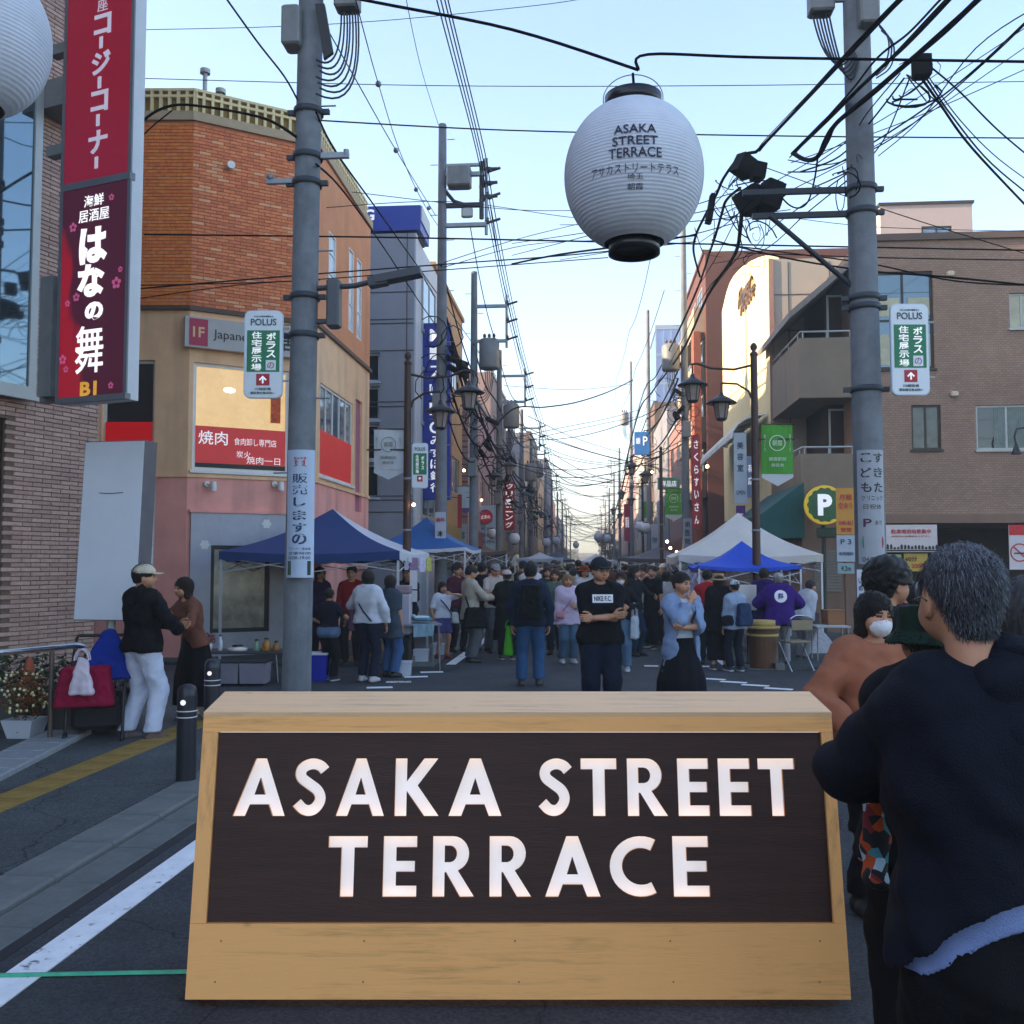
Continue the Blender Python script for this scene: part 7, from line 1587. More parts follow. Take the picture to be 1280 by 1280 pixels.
# right stall: drum stool, folding chair, sign easel
q = PD(952, 706, 15.2); T = thing('barrel_planter', 'round brown wooden tub with pale rim beside the lamp post', 'tub', (q.x, q.y, 0)); mb = MB(); mb.lathe([(.0,0), (.20,.0), (.225,.45), (.23,.62), (0,.62)], n=20, sm=False); mb.build('staves', woodmat('stave_brown', '#5a3c28', (8,8,.5)), T); mb = MB(); mb.lathe([(.235,.50), (.245,.50), (.245,.54), (.235,.54)], n=20); mb.lathe([(.24,.62), (.27,.62), (.27,.66), (0,.66)], n=20); mb.lathe([(0,.661), (.20,.661), (.20,.75), (0,.76)], n=20); mb.build('rim', M('rim_yellow', '#b49a5c', rough=.6), T)
def folding_chair(label, x, y, rz):
    T = thing('folding_chair', label, 'chair', (x, y, 0), rz, 'folding chairs at the right stall'); mb = MB(); mb.bevbox((0,0,.44), (.36,.36,.03), .01); mb.build('seat', M('seat_beige', '#8a7c64', rough=.7), T)
    mb = MB(); mb.bevbox((0,.20,.70), (.36,.02,.16), .01); mb.build('backrest', MATS['seat_beige'], T)
    for x_ in (-.19, .19):
        mb = MB(); mb.tube([(x_, -.2, 0), (x_, .0, .42), (x_, .19, .80)], .011, 8); mb.build('leg', MATS['steel_bright'], T); mb = MB(); mb.tube([(x_, .22, 0), (x_, -.14, .43)], .011, 8); mb.build('leg', MATS['steel_bright'], T)
    mb = MB(); mb.tube([(-.19,.19,.80), (-.10,.20,.85), (.10,.20,.85), (.19,.19,.80)], .011, 8); mb.build('top_tube', MATS['steel_bright'], T)
    return T
q = PD(992, 706, 14.9); folding_chair('steel folding chair with beige seat in front of the right stall', q.x, q.y, R(200))
q = PD(1016, 706, 17.4); T = thing('heap_bag', 'white plastic sack slumped on the ground at the right stall', 'sack', (0,0,0)); bpy.data.objects.remove(T)
blob_bag('white_sack', 'white plastic sack slumped on the ground at the right stall', 'sack', (q.x+.1, q.y, .02), (.7, .4, .5), '#a8a8b0', .2, handle=False, seed=3, slump=.5, res=.02)
q = PD(1036, 706, 16.0); table('small round-edged table at the right stall', q.x, q.y, .55, .5, .62, 0, '#a8acb4')
q = PD(1040, 706, 16.2); T = tub('brown cardboard carton on the small stall table', q.x, q.y, .62, .3, .28, .22, '#8a5a38', .2)
q = PD(935, 706, 15.9); T = thing('menu_board', 'white menu board beside the brown lamp post', 'board', (q.x-.02, q.y, 0), 0); mb = MB(); mb.bevbox((0,0,1.08), (.30,.03,.42), .008); mb.build('board', M('board_offwhite', '#c9c4c4', rough=.5), T); mb = MB(); mb.tube([(0,.02,0), (0,.02,.9)], .012, 6); mb.bb((-.15,-.1,0), (.15,.14,.02)); mb.build('stand', BLACK, T)
q = PD(986, 706, 17.5); table('counter table under the blue canopy at the right', q.x-.3, q.y+.2, 1.6, .5, .75, 0, '#6c6a6c', cloth='#4a4450')
# ---------------------------------------------------------------- street signs and posters
def flat_sign(name, label, c, w_, h_, col, items=(), rz=0, t=.03, cat='sign', group=None, casing=None):
    T = thing(name, label, cat, c, rz, group); mb = MB(); mb.bb((-w_/2, 0, -h_/2), (w_/2, t, h_/2)); mb.build('board', casing or M('board_%s' % col, col, rough=.5, var=.06), T)
    if casing: mb = MB(); mb.bb((-w_/2+.03, -.006, -h_/2+.03), (w_/2-.03, -.001, h_/2-.03)); mb.build('face', M('board_%s' % col, col, rough=.5, var=.06), T)
    for (s_, x, z, ww_, hh, mat) in items: lettering(s_, 1, (x*w_, -.009, z*h_), mat, T, w=ww_*w_, h=hh*h_, bold=.015)
    return T
def psign(name, label, px0, py0, px1, py1, Y, col, items=(), t=.03, **k):
    a, b = PY(px0, py0, Y), PY(px1, py1, Y); return flat_sign(name, label, ((a.x+b.x)/2, Y, (a.z+b.z)/2), b.x-a.x, a.z-b.z, col, items, t=t, **k)
T = psign('bank_sign', 'tall dark blue vertical sign with white characters on the left row', 529, 404, 562, 624, 25.3, '#1a2a90', [(c, .0 if i else -.0, .43-.105*i, .5, .07, LW) for i, c in enumerate('MIZUHO')]+[(c, 0, -.17-.066*i, .42, .052, LW) for i, c in enumerate('みずほ銀行')], t=.35)
T = psign('red_vertical_sign', 'red vertical sign with white handwriting on the right row', 865, 544, 876, 660, 27.6, '#a81828', [(c, 0, .40-.135*i, .55, .09, LW) for i, c in enumerate('さくらすいさん'[:7])], t=.28)
psign('cleaning_sign', 'red lit vertical cleaning shop sign on the left row', 630, 602, 643, 662, 48, '#c01c24', [(c, 0, .40-.16*i, .7, .12, LW) for i, c in enumerate('クリーニング'[:6])], t=.3)
psign('blue_parking_sign', 'blue and white double sign on the right row before the glass tower', 793, 540, 812, 568, 44, '#2f7cc8', [('P', .22, .1, .3, .4, LW), ('銀', -.25, .1, .3, .3, LW)], t=.2)
psign('crimson_sign', 'narrow crimson sign further down the right row', 780, 630, 788, 676, 52, '#9c1c48', [('薬局', 0, 0, .6, .3, LW)], t=.2)
psign('white_poster_banner', 'long white banner with dark characters under the curved canopy', 917, 541, 934, 629, 26.3, '#b9c6d4', [(c, 0, .32-.16*i, .5, .1, NAVY) for i, c in enumerate('美容室')]+[('OPEN', 0, -.35, .7, .06, NAVY)], t=.02, cat='banner')
psign('blue_poster_banner', 'second pale banner beside the long white one', 931, 570, 946, 622, 26.5, '#8a94b8', [('花', 0, .2, .5, .18, LW), ('店', 0, -.1, .5, .18, LW)], t=.02, cat='banner')
psign('purple_banner', 'small purple banner under the long white banner', 920, 632, 932, 660, 26.4, '#5a2a80', [('酒', 0, 0, .5, .3, LW)], t=.02, cat='banner')
psign('no_parking_sign', 'blue-white notice board with round red sign on the left row', 598, 632, 622, 690, 40, '#a8bccc', [('お知らせ', 0, .0, .7, .07, NAVY), ('駐車場', 0, -.14, .7, .07, NAVY), ('利用案内', 0, -.28, .7, .07, NAVY)], t=.08)
q = PY(607, 646, 39.9); T = thing('round_traffic_sign', 'round red traffic sign on the left row', 'sign', q, 0); mb = MB(); mb.cyl((0,0,0), (0,.02,0), .30, n=24); mb.build('disc', M('sign_signal_red', '#b01c30', rough=.4), T); mb = MB(); mb.cyl((0,-.004,0), (0,-.001,0), .24, n=24); mb.build('inner_disc', M('sign_rose', '#c83048', rough=.4), T); lettering('止まれ', 1, (0,-.008,0), LW, T, w=.4, h=.16); mb = MB(); mb.cyl((0,.05,-q.z), (0,.05,.3), .03, n=8); mb.build('post', ALU, T)
psign('pale_wall_sign', 'pale wall sign beside the second left street lamp', 571, 655, 583, 690, 34, '#9cb0c0', [('整体', 0, .1, .7, .3, NAVY)])
psign('white_green_pole_sign', 'white wrap sign with blue text on the pole before the bank sign', 544, 640, 557, 694, 19.8, '#b4bccc', [('本', 0, .0, .6, .15, INKB), ('町', 0, -.2, .6, .15, INKB), ('歯科', 0, .32, .8, .1, REDI)], t=.02)
psign('right_pole_wrap', 'white wrap sign on the right pole beside the red vertical sign', 854, 648, 865, 684, 29.7, '#9c9cac', [('歯', 0, .3, .6, .2, INKB), ('医', 0, 0, .6, .2, INKB), ('院', 0, -.3, .6, .2, INKB)], t=.02)
psign('right_far_pole_wrap', 'white and blue wrap sign on the right pole before the glass tower', 814, 655, 823, 696, 46.6, '#a8b0c4', [('不動産', 0, 0, .7, .2, NAVY)], t=.02)
psign('green_wall_sign', 'small green wall sign in the right row', 822, 597, 850, 612, 40, '#4a7a6c', [('洋品店', 0, 0, .7, .5, LW)])
psign('red_shop_sign', 'red shop sign low on the orange building behind the dark window', 572, 618, 577, 660, 28, '#a82030', [])
# parking sign, notices on the right
q = PY(1031, 631, 22.2); T = thing('parking_sign', 'round green parking sign with yellow scalloped rim and white P', 'sign', q, 0); rP = 24*22.2/1200
mb = MB(); mb.cyl((0,0,0), (0,.12,0), rP, n=32); mb.build('rim', M('parking_yellow', '#c9a81c', rough=.4, emit='#c9a81c', es=.1), T)
mb = MB()
mb.prism([((rP*.86+rP*.035*math.cos(14*t))*math.cos(t), -.012, (rP*.86+rP*.035*math.cos(14*t))*math.sin(t)) for t in np.linspace(0, 2*math.pi, 113)[:-1]], (0, .011, 0)); mb.build('green_disc', M('parking_green', '#1c5a2c', rough=.4), T); lettering('P', 1, (0, -.02, 0), LW, T, h=rP*1.1, w=rP*.72, bold=.05)
mb = MB(); mb.bevbox((.1,.03,-rP*1.42), (rP*1.3,.05,rP*.5), .02); mb.build('lower_plate', M('plate_dark_green', '#16301f', rough=.5), T); mb = MB(); mb.cyl((0,.16,-q.z), (0,.16,0), .05, n=10); mb.build('post', M('post_dark_green', '#1d2a24', rough=.5), T)
T = psign('yellow_notice', 'yellow vertical notice beside the round parking sign', 1045, 610, 1069, 668, 20.6, '#c98c2c', [('月極', 0, .3, .7, .13, REDI), ('空あり', 0, .12, .75, .13, REDI), ('048-461', 0, -.25, .75, .1, REDI), ('管理', 0, -.4, .6, .09, REDI)])
psign('white_notice', 'white notice with small blocks under the yellow one', 1046, 669, 1069, 702, 20.6, '#a8b2c0', [('P 3', 0, .25, .6, .2, NAVY), ('利用規約', 0, -.2, .8, .14, NAVY)])
psign('teal_notice', 'teal-white notice lowest below the yellow one', 1047, 704, 1068, 717, 20.6, '#8aa6a8', [('4.2m', 0, 0, .6, .5, M('ink_dteal', '#1c4a50', var=0))])
T = psign('parking_ad_board', 'white board with red lettering and a row of houses above the parking entrance', 1106, 656, 1172, 690, 22.0, '#cfc4c4', [('駐車場用地募集中', 0, .25, .76, .17, REDI), ('お気軽にお問合せください', 0, .08, .74, .06, REDI)])
w_ = PY(1172, 656, 22).x-PY(1106, 656, 22).x; h_ = PY(1106, 656, 22).z-PY(1106, 690, 22).z; mb = MB(); rs2 = random.Random(2)
for k in range(15): x = -w_*.47+k*w_*.066; hh = rs2.uniform(.05,.13); mb.prism([(x, -.008, -h_*.40), (x+.05, -.008, -h_*.40), (x+.05, -.008, -h_*.40+hh*.7), (x+.025, -.008, -h_*.40+hh), (x, -.008, -h_*.40+hh*.7)], (0,.003,0))
mb.bb((-w_*.5, -.008, -h_*.47), (w_*.5, -.005, -h_*.42)); mb.build('printed_skyline', INKB, T)
psign('price_board_green', 'green-white price board under the parking advert', 1107, 693, 1127, 712, 22.1, '#9ab890', [('空', 0, .1, .5, .5, INKB)])
psign('price_board_yellow', 'yellow price board right of the green-white one', 1130, 692, 1160, 714, 22.1, '#c2a040', [('60分', -.2, .2, .5, .3, INKB), ('200円', .1, -.2, .6, .3, REDI)])
T = psign('no_smoking_sign', 'white no smoking sign with red header at the right edge', 1261, 656, 1300, 712, 21.5, '#cfc6cc', [])
a, b = PY(1261, 656, 21.5), PY(1300, 712, 21.5); w_, h_ = b.x-a.x, a.z-b.z; mb = MB(); mb.bb((-w_/2, -.008, h_*.27), (w_/2, -.001, h_/2)); mb.build('header', M('header_red', '#c01018', rough=.5), T)
mb = MB(); rr = .2; cz_ = -h_*.12; cx_ = -.1
for k in range(28): a_, b_ = 2*math.pi*k/28, 2*math.pi*(k+1)/28; mb.quad(*[(cx_+rr*f_*math.cos(q_), -.006, cz_+rr*f_*math.sin(q_)) for q_, f_ in ((a_,.86), (b_,.86), (b_,1), (a_,1))])
mb.box((cx_, -.007, cz_), (rr*1.8, .002, .03), mat=Matrix.Rotation(R(45), 3, 'Y')); mb.build('prohibition_ring', REDI, T); mb = MB(); mb.bb((cx_-.12, -.010, cz_-.03), (cx_+.1, -.0085, cz_)); mb.build('cigarette', INKB, T)
T = psign('nobori_flag', 'narrow white flag sign with red top in front of the near right pole', 1071, 712, 1081, 790, 9.4, '#c4c4d4', [(c, .0, .32-.12*i, .6, .08, NAVY) for i, c in enumerate('いの募集中')], t=.01, cat='flag')
# small round white lanterns further along
for i, (px, py, Y, r_) in enumerate(((615, 667, 34, .17), (643, 673, 38, .22), (683, 678, 55, .25), (695, 676, 60, .25), (720, 681, 85, .28), (748, 671, 58, .28), (759, 673, 60, .25), (800, 658, 40, .20), (808, 660, 44, .22))):
    lantern(('small white lantern beside the notice board', 'oval white lantern left of centre', 'small lantern in front of the far trees', 'pale lantern right of the one before the far trees', 'tiny lantern hanging in the bright gap', 'round white lantern on the right of the gap', 'second round white lantern on the right of the gap', 'white lantern by the right far pole', 'white lantern next to the one by the right far pole')[i], PY(px, py, Y), r_*2, 0, False, 20, 'small white lanterns along the street', 14)
# strings of small lit bulbs by the right shops and left lamp
BULB = M('bulb_warm', '#ffe2b0', rough=.5, var=0, emit='#ffd9a0', es=7)
for i, (px, py, Y) in enumerate(((517, 631, 16.4), (602, 625, 40), (580, 588, 30), (884, 583, 26), (815, 590, 40), (834, 677, 30), (838, 685, 30), (846, 690, 30))):
    mb = MB(); mb.ball(PY(px, py, Y), .045 if Y > 20 else .03, 8); o = mb.build('light_bulb', BULB); tag(o, ('small lit bulb on the first left lamp post', 'small lit bulb over the notice board', 'small lit bulb before the striped building', 'small lit bulb beside the red vertical sign', 'small lit bulb on the second right lamp', 'upper lit bulb over the right shops', 'middle lit bulb over the right shops', 'lower lit bulb over the right shops')[i], 'light bulb', 'small lit bulbs')
# ---------------------------------------------------------------- people
from mathutils.bvhtree import BVHTree
def at_(px, D): p = PD(px, 706, D); return (p.x, p.y, 0)
def kid(I, nm):
    for c in I['T'].children:
        if c.name.split('.')[0] == nm: return c
def decal(I, nm, cx, cz, w, h, mat, txt=None, tmat=None, back=False, disc=False, tw=.84, th=.6):
    o = kid(I, nm); me = o.data; bv = BVHTree.FromPolygons([v.co[:] for v in me.vertices], [p.vertices[:] for p in me.polygons]); s_ = 1 if back else -1
    def pr(x, z, off):
        h_ = bv.ray_cast(Vector((x, s_*1.0, z)), Vector((0, -s_, 0))); y = h_[0].y if h_[0] else s_*.12; return Vector((x, y+s_*off, z))
    mb = MB(); n, m = 14, 8; idx = {}
    for i in range(n+1):
        for j in range(m+1):
            if disc: a = 2*math.pi*i/n; r_ = j/m; x, z = cx+w/2*r_*math.cos(a), cz+h/2*r_*math.sin(a)
            else: x, z = cx-w/2+w*i/n, cz-h/2+h*j/m
            mb.v.append(tuple(pr(x, z, .003)))
    for i in range(n):
        for j in range(m): a = i*(m+1)+j; mb.f.append((a, a+m+1, a+m+2, a+1)); mb.mi.append(0); mb.smooth.append(True)
    mb.build('print_patch', mat, I['T'])
    if txt:
        me = text_mesh(txt, 1, bold=.03, extrude=0).copy(); co = np.array([v.co[:] for v in me.vertices]); lo, hi = co.min(0), co.max(0)
        for v in me.vertices: v.co = pr((v.co.x-(lo[0]+hi[0])/2)/(hi[0]-lo[0])*w*tw*(-1 if back else 1)+cx, (v.co.y-(lo[1]+hi[1])/2)/(hi[1]-lo[1])*h*th+cz, .007)
        me.materials.clear(); me.materials.append(tmat); t = bpy.data.objects.new('lettering', me); COL.objects.link(t); t.parent = I['T']
def wpos(I, p): T = I['T']; return T.location+Matrix.Rotation(T.rotation_euler.z, 3, 'Z') @ Vector(p)
def worn(I, name, label, p, size, col, cat='bag', rz=0, handle=False, **k):
    q = wpos(I, p); return blob_bag(name, label, cat, q, size, col, I['T'].rotation_euler.z+rz, handle=handle, **k)
WHT = M('print_white', '#e6e6ec', rough=.7, var=0)
# -- the two by the walking cart
I = person('man in cream cap, black jacket and pale jeans, back turned, at the left', at_(180, 8.95), R(150), 1.64, rh=(-.24,-.22,1.02), lh=(-.12,-.30,1.06), rf=(-.12,-.04,0), lf=(.14,.04,0), hyaw=R(-40), hat='cap', hatc='#c8bda8', hair='short', top='#101016', top_len=.50, loose=.045, sleeve_loose=.022, bottom='#ccd2e6', bloose=.030, shoes='#5c4a48', sole='#b0b0b8', curl=.8, hood=1, wr=.009)
I = person('brown haired woman in brown top and black apron dress beside the near bollards', at_(246, 10.0), R(-38), 1.52, fem=True, lean=.22, rh=(-.06,-.40,1.08), lh=(.10,-.38,1.02), hair='bob', hcol='#24120e', top='#74493a', sleeve=.55, top_len=.52, btype='skirt', bottom='#0c0c12', blen=.12, curl=.8, flare=.7)
# -- under the blue canopy
I = person('small person in dark top with denim jacket tied round the waist', at_(412, 13.5), R(170), 1.30, fem=True, lod=2, hair='short', top='#16182a', sleeve=.4, bottom='#14141c', rh=(-.2,-.12,.80), lh=(.2,-.12,.80), shoes='#22242c', sole='#c8c8d0')
I['part']('tied_jacket', lambda P: np.maximum(smin(cap(P, (-.06,.01,.69), (.06,.01,.69), .118, .118, 1.1), cap(P, (-.07,.09,.66), (.07,.09,.66), .05, .05), .03)+vnoise(P*1.5)*.006, np.abs(P[...,2]-.68)-.075), fab('#5d7090'))
I = person('woman in white sweater and navy trousers with cross strap, under the blue canopy', at_(460, 13.4), R(165), 1.56, fem=True, lod=2, hair='long', hcol='#1c1210', top='#c9ccd8', top_len=.52, loose=.045, sleeve_loose=.03, bottom='#1a2036', rh=(-.24,-.1,.78), lh=(.2,-.28,.98), shoes='#c8c4c8')
s = I['s']; strap(I, [(.13,.03,1.22), (.06,.135,1.08), (-.02,.16,.98), (-.12,.14,.86), (-.17,.05,.80)], fab('#39445c'), .012)
worn(I, 'shoulder_bag', 'mauve shoulder bag at the side of the woman in the white knit sweater', (.22, -.02, .70), (.1, .24, .30), '#5a4058')
I = person('person in grey denim vest and jeans beside the woman in the white sweater', at_(488, 14.0), R(150), 1.48, fem=True, lod=2, hair='bob', hcol='#1a1210', top='#3c4a58', top_len=.38, loose=.04, sleeve=.4, bottom='#3f5f8c', bloose=.03, shoes='#1c1c20')
I = person('vendor in red shirt half hidden behind the woman in white under the blue canopy', at_(440, 15.6), 0, 1.62, lod=2, hair='short', top='#8a1a22', bottom='#1c1c24', lh=(.15,-.3,1.0))
I = person('vendor in dark clothes at the back of the blue canopy', at_(510, 16.6), R(-20), 1.6, lod=2, hair='crop', top='#1a1c26', bottom='#1c1c24', rh=(-.1,-.32,1.0), lh=(.1,-.32,1.0))
I = person('person in a dark purple top deep in the blue canopy near the white panel', at_(400, 16.4), R(40), 1.6, fem=True, lod=2, hair='bob', top='#2a2444', bottom='#1c1c24')
# -- left crowd
I = person('boy in white tee and lilac shorts with a cross strap', at_(553, 16.8), R(35), 1.33, lod=2, hair='bob', hcol='#2a1816', top='#d8dcea', sleeve=.42, top_len=.52, bottom='#4a4a80', btype='shorts', blen=.33, rh=(-.2,-.1,.66), lh=(.06,-.22,1.12), shoes='#8a4238', bloose=.03)
strap(I, [(-.12,-.02,1.08), (-.05,-.12,.98), (.03,-.14,.88), (.12,-.12,.76), (.15,-.03,.72)], fab('#2a3660'), .012)
worn(I, 'drink_bag', 'small white bag hanging at the boy in the white t-shirt', (.2, -.1, .60), (.14, .1, .2), '#c8ccd0')
I = person('person with raised arm and yellow collar behind the boy in white', at_(572, 18.0), R(40), 1.66, lod=2, hair='curly', hcol='#1a1014', top='#4a2030', sleeve=.45, lh=(.10,-.20,1.40), le=(.6,.2,-1), bottom='#1c1c28')
I = person('man in beige shirt and grey trousers with a large black shoulder bag', at_(588, 16.1), R(115), 1.62, lod=2, hair='short', hcol='#1c1414', top='#a89f92', top_len=.44, loose=.04, sleeve_loose=.022, rh=(-.08,-.34,1.08), lh=(.04,-.34,1.06), bottom='#5a5c62', bloose=.035, shoes='#14181a', hpitch=.3)
strap(I, [(.10,-.03,1.36), (-.0,.06,1.30), (-.12,.12,1.1), (-.19,.08,.9), (-.2,.0,.8)], fab('#1c2030'), .014)
worn(I, 'messenger_bag', 'large black messenger bag carried by the man in the beige shirt', (-.20, -.02, .58), (.16, .42, .34), '#0e0e16', seed=4)
I = person('man in black t-shirt behind the man in beige, face turned away', at_(603, 18.2), R(160), 1.68, lod=2, hair='short', top='#101018', sleeve=.45, bottom='#55565c')
I = person('man in grey cap and pale t-shirt looking at his hands in the crowd', at_(619, 17.8), R(25), 1.66, lod=2, hat='cap', hatc='#8c8a8c', top='#b4a8a0', sleeve=.42, rh=(-.05,-.33,1.12), lh=(.05,-.33,1.10), bottom='#4c4c54', hpitch=.25)
I = person('person in pale pink cap and long black coat, back turned, in the left crowd', at_(634, 16.5), R(195), 1.55, fem=True, lod=2, hat='cap', hatc='#c9b4b4', hair='crop', top='#0e1014', top_len=.22, loose=.05, sleeve_loose=.03, rh=(-.12,-.25,.95), lh=(.12,-.25,.95), bottom='#14141c', shoes='#3a302c', sole='#b0a8a0')
I = person('man in navy jacket and blue jeans with black backpack, back turned', at_(663, 13.0), R(183), 1.655, lod=1, hair='short', hcol='#0e0c10', top='#152238', top_len=.48, loose=.035, sleeve_loose=.02, bottom='#2c5078', bloose=.03, shoes='#3a3438', rh=(-.25,-.02,.80), lh=(.25,-.02,.80), rf=(-.11,-.02,0), lf=(.12,.02,0))
worn(I, 'backpack', 'black backpack on the man in navy jacket and blue jeans', (0, .21, .90), (.32, .20, .46), '#0a0c12', seed=6, res=.012)
for e in (-1, 1): strap(I, [(e*.10,-.10,1.22), (e*.115,-.04,1.37), (e*.11,.06,1.37), (e*.10,.14,1.28)], fab('#0a0c12'), .022)
worn(I, 'green_bag', 'bright green shopping bag held beside the man with the backpack', (.30, -.04, .40), (.13, .30, .40), '#3c8a1c', handle=True, hz=.1, seed=7, slump=.3)
I = person('person with brown wavy hair in dark clothes just beyond the man with the backpack', at_(684, 19.5), R(10), 1.6, fem=True, lod=2, hair='bob', hcol='#2a1a16', top='#28343c', bottom='#2c3c4c')
I = person('woman in grey-green top with a dark scarf beyond the backpack man', at_(694, 17.4), R(-10), 1.56, fem=True, lod=2, hair='bob', hcol='#3a2018', top='#51645c', bottom='#1e2838', shoes='#2a1c1c')
I = person('fair haired woman in pink-white shirt and jeans left of the man in black t-shirt', at_(709, 16.0), R(15), 1.48, fem=True, lod=2, hair='bob', hcol='#8a6a48', top='#c9b4cc', top_len=.43, loose=.045, sleeve_loose=.025, lh=(.1,-.2,.95), bottom='#49647c', bloose=.03, shoes='#b4b0b0', sole='#d0d0d4')
strap(I, [(.11,-.02,1.20), (.05,-.13,1.08), (-.03,-.15,.96), (-.13,-.12,.84)], fab('#b06a78'), .008)
worn(I, 'pink_pouch', 'pink pouch on the thin strap of the fair haired woman', (-.16, -.15, .74), (.16, .07, .12), '#c0808c')
I = person('person in wide rust coloured hat behind the man in black t-shirt', at_(730, 19.0), R(20), 1.62, fem=True, lod=2, hair='bob', hcol='#2c1a14', hat='straw', hatc='#8a3c1c', top='#c0b8bc', bottom='#6a3820')
# -- centre
I = person('man in dark cap and glasses, arms crossed over a black printed tee', at_(750, 9.7), R(6), 1.705, lod=1, mass=1.12, hat='cap', hatc='#20242e', glasses=True, hair='short', top='#0e0f16', top_len=.485, sleeve=.44, sleeve_loose=.03, loose=.035,
    rh=(.10,-.20,1.115), lh=(-.10,-.255,1.10), re=(-1,.25,-.7), le=(1,.25,-.7), rpalm=(0,1,.2), lpalm=(0,1,0), curl=.35, hyaw=R(22), hpitch=.1, bottom='#131c30', bloose=.035, shoes='#1a1a1e')
decal(I, 'shirt', .01, 1.285, .205, .082, WHT, 'NIKE F.C.', INKB)
I = person('masked woman in dark cap and pale jeans behind the man with crossed arms', at_(776, 14.8), R(-10), 1.53, fem=True, lod=2, hat='cap', hatc='#2a2228', mask=True, hair='bob', hcol='#3a2418', top='#14141c', top_len=.50, lh=(.14,-.22,.98), bottom='#55708c', bloose=.03, shoes='#9aa0b0', sole='#d0d0d8')
worn(I, 'white_tote', 'white tote bag on the arm of the woman in the dark cap and mask', (.22, -.08, .50), (.12, .30, .34), '#b0b8c4', handle=True, hz=.24)
I = person('man with long dark hair in black beside the masked woman, holding a sleeve', at_(793, 17.2), R(60), 1.62, lod=2, hair='long', hcol='#14100e', top='#14141e', bottom='#22344c', lh=(.1,-.35,1.05))
I = person('woman in white shirt near the far right pole wrap sign', at_(803, 20.2), R(-30), 1.6, fem=True, lod=2, hair='bun', hcol='#17100e', top='#c4c8d4', bottom='#2a2a38')
I = person('woman striding in long black vest dress over white sleeves with a striped tote', at_(815, 18.8), R(-25), 1.62, fem=True, lod=2, hair='short', hcol='#1a1012', inner='#d0d0d4', top='#0c0c14', sleeve=.42, top_len=.36, loose=.03, rh=(-.10,-.22,1.36), re=(-1,-.2,-.8), bottom='#0c0c14', bloose=.04, rf=(-.14,.14,0), lf=(.12,-.24,0), shoes='#14141c', sole='#c8b8b4')
worn(I, 'striped_tote', 'pale striped tote on the shoulder of the woman in the black vest dress', (-.19, .0, .66), (.10, .28, .40), '#a89c9c', handle=True, hz=.3, seed=9)
I = person('woman in white top with dark bag strap walking away right of the striding woman', at_(832, 19.4), R(200), 1.5, fem=True, lod=2, hair='bob', hcol='#100c0e', top='#b8b6c0', bottom='#12121c')
I = person('woman in open blue shirt dress and black skirt with hand on chin', at_(851, 9.5), R(24), 1.565, fem=True, lod=1, hair='bun', hcol='#1e1410', top='#8296b8', top_len=.20, loose=.032, sleeve_loose=.036, sleeve=.86, open_front=.10, inner='#ccd2e0',
    rh=(.00,-.185,1.27), re=(-.7,-.35,-1), rpalm=(.4,1,.2), lh=(-.12,-.24,1.02), le=(1,.1,-.6), lpalm=(0,.6,.6), curl=.55, btype='skirt', bottom='#0d0e18', blen=.12, flare=.95, bloose=.0, hyaw=R(22), hpitch=.08, wr=.010, shoes='#202028')
strap(I, [(.12,-.03,1.265), (.07,-.155,1.16), (.0,-.18,1.06)], fab('#151a2c'), .012)
# -- right stall
I = person('person in red top behind the straw hat at the right stall', at_(884, 15.8), R(170), 1.56, lod=2, hair='short', top='#a01c28', bottom='#20242e')
I = person('woman in tan straw hat and long black dress, back turned, at the right stall', at_(898, 14.9), R(185), 1.50, fem=True, lod=2, hat='straw', hatc='#a98a64', hair='bob', hcol='#1a1210', top='#101018', top_len=.40, loose=.05, sleeve_loose=.03, rh=(-.1,-.25,.95), bottom='#101018', blen=.10, bloose=.045, shoes='#2a2a30', sole='#b8b8c0')
I = person('girl in white cap and pale blue shirt with a denim backpack', at_(918, 14.7), R(200), 1.40, fem=True, lod=2, hat='cap', hatc='#c9d0dc', hair='tail', hcol='#1a1416', top='#93a4c0', top_len=.46, sleeve=.6, bottom='#141a2a', shoes='#22262e', sole='#c0c4cc')
worn(I, 'denim_backpack', 'dark denim backpack slung on the girl in the white cap', (-.06, .17, .70), (.25, .16, .34), '#2a3c5c', seed=3)
worn(I, 'small_black_bag', 'small black bag at the hip of the girl in the white cap', (.16, .06, .70), (.2, .12, .16), '#15151e', seed=5)
I = person('person in purple festival coat with round white emblem on the back', at_(974, 15.4), R(178), 1.52, lod=2, lean=.18, mass=1.15, hat='cap', hatc='#b0a8a4', hair='short', hcol='#8a8684', top='#34146c', top_len=.42, loose=.06, sleeve_loose=.05, rh=(-.2,-.3,.95), lh=(.2,-.3,.95), bottom='#8a8c94')
decal(I, 'shirt', 0, 1.12, .20, .20, WHT, '祭', M('ink_purple', '#34146c', var=0), back=True, disc=True, tw=.5, th=.5)
I = person('second person in dark purple coat with black hair beside the festival coat', at_(955, 16.2), R(170), 1.58, lod=2, hair='short', top='#241050', loose=.05, top_len=.44, bottom='#1c1c28')
I = person('person in white shirt bending behind the canopy leg at the right stall', at_(1000, 16.4), R(120), 1.42, lod=2, lean=.4, hair='short', hcol='#2a2426', top='#b8bcc8', bottom='#8a8a90', loose=.04)
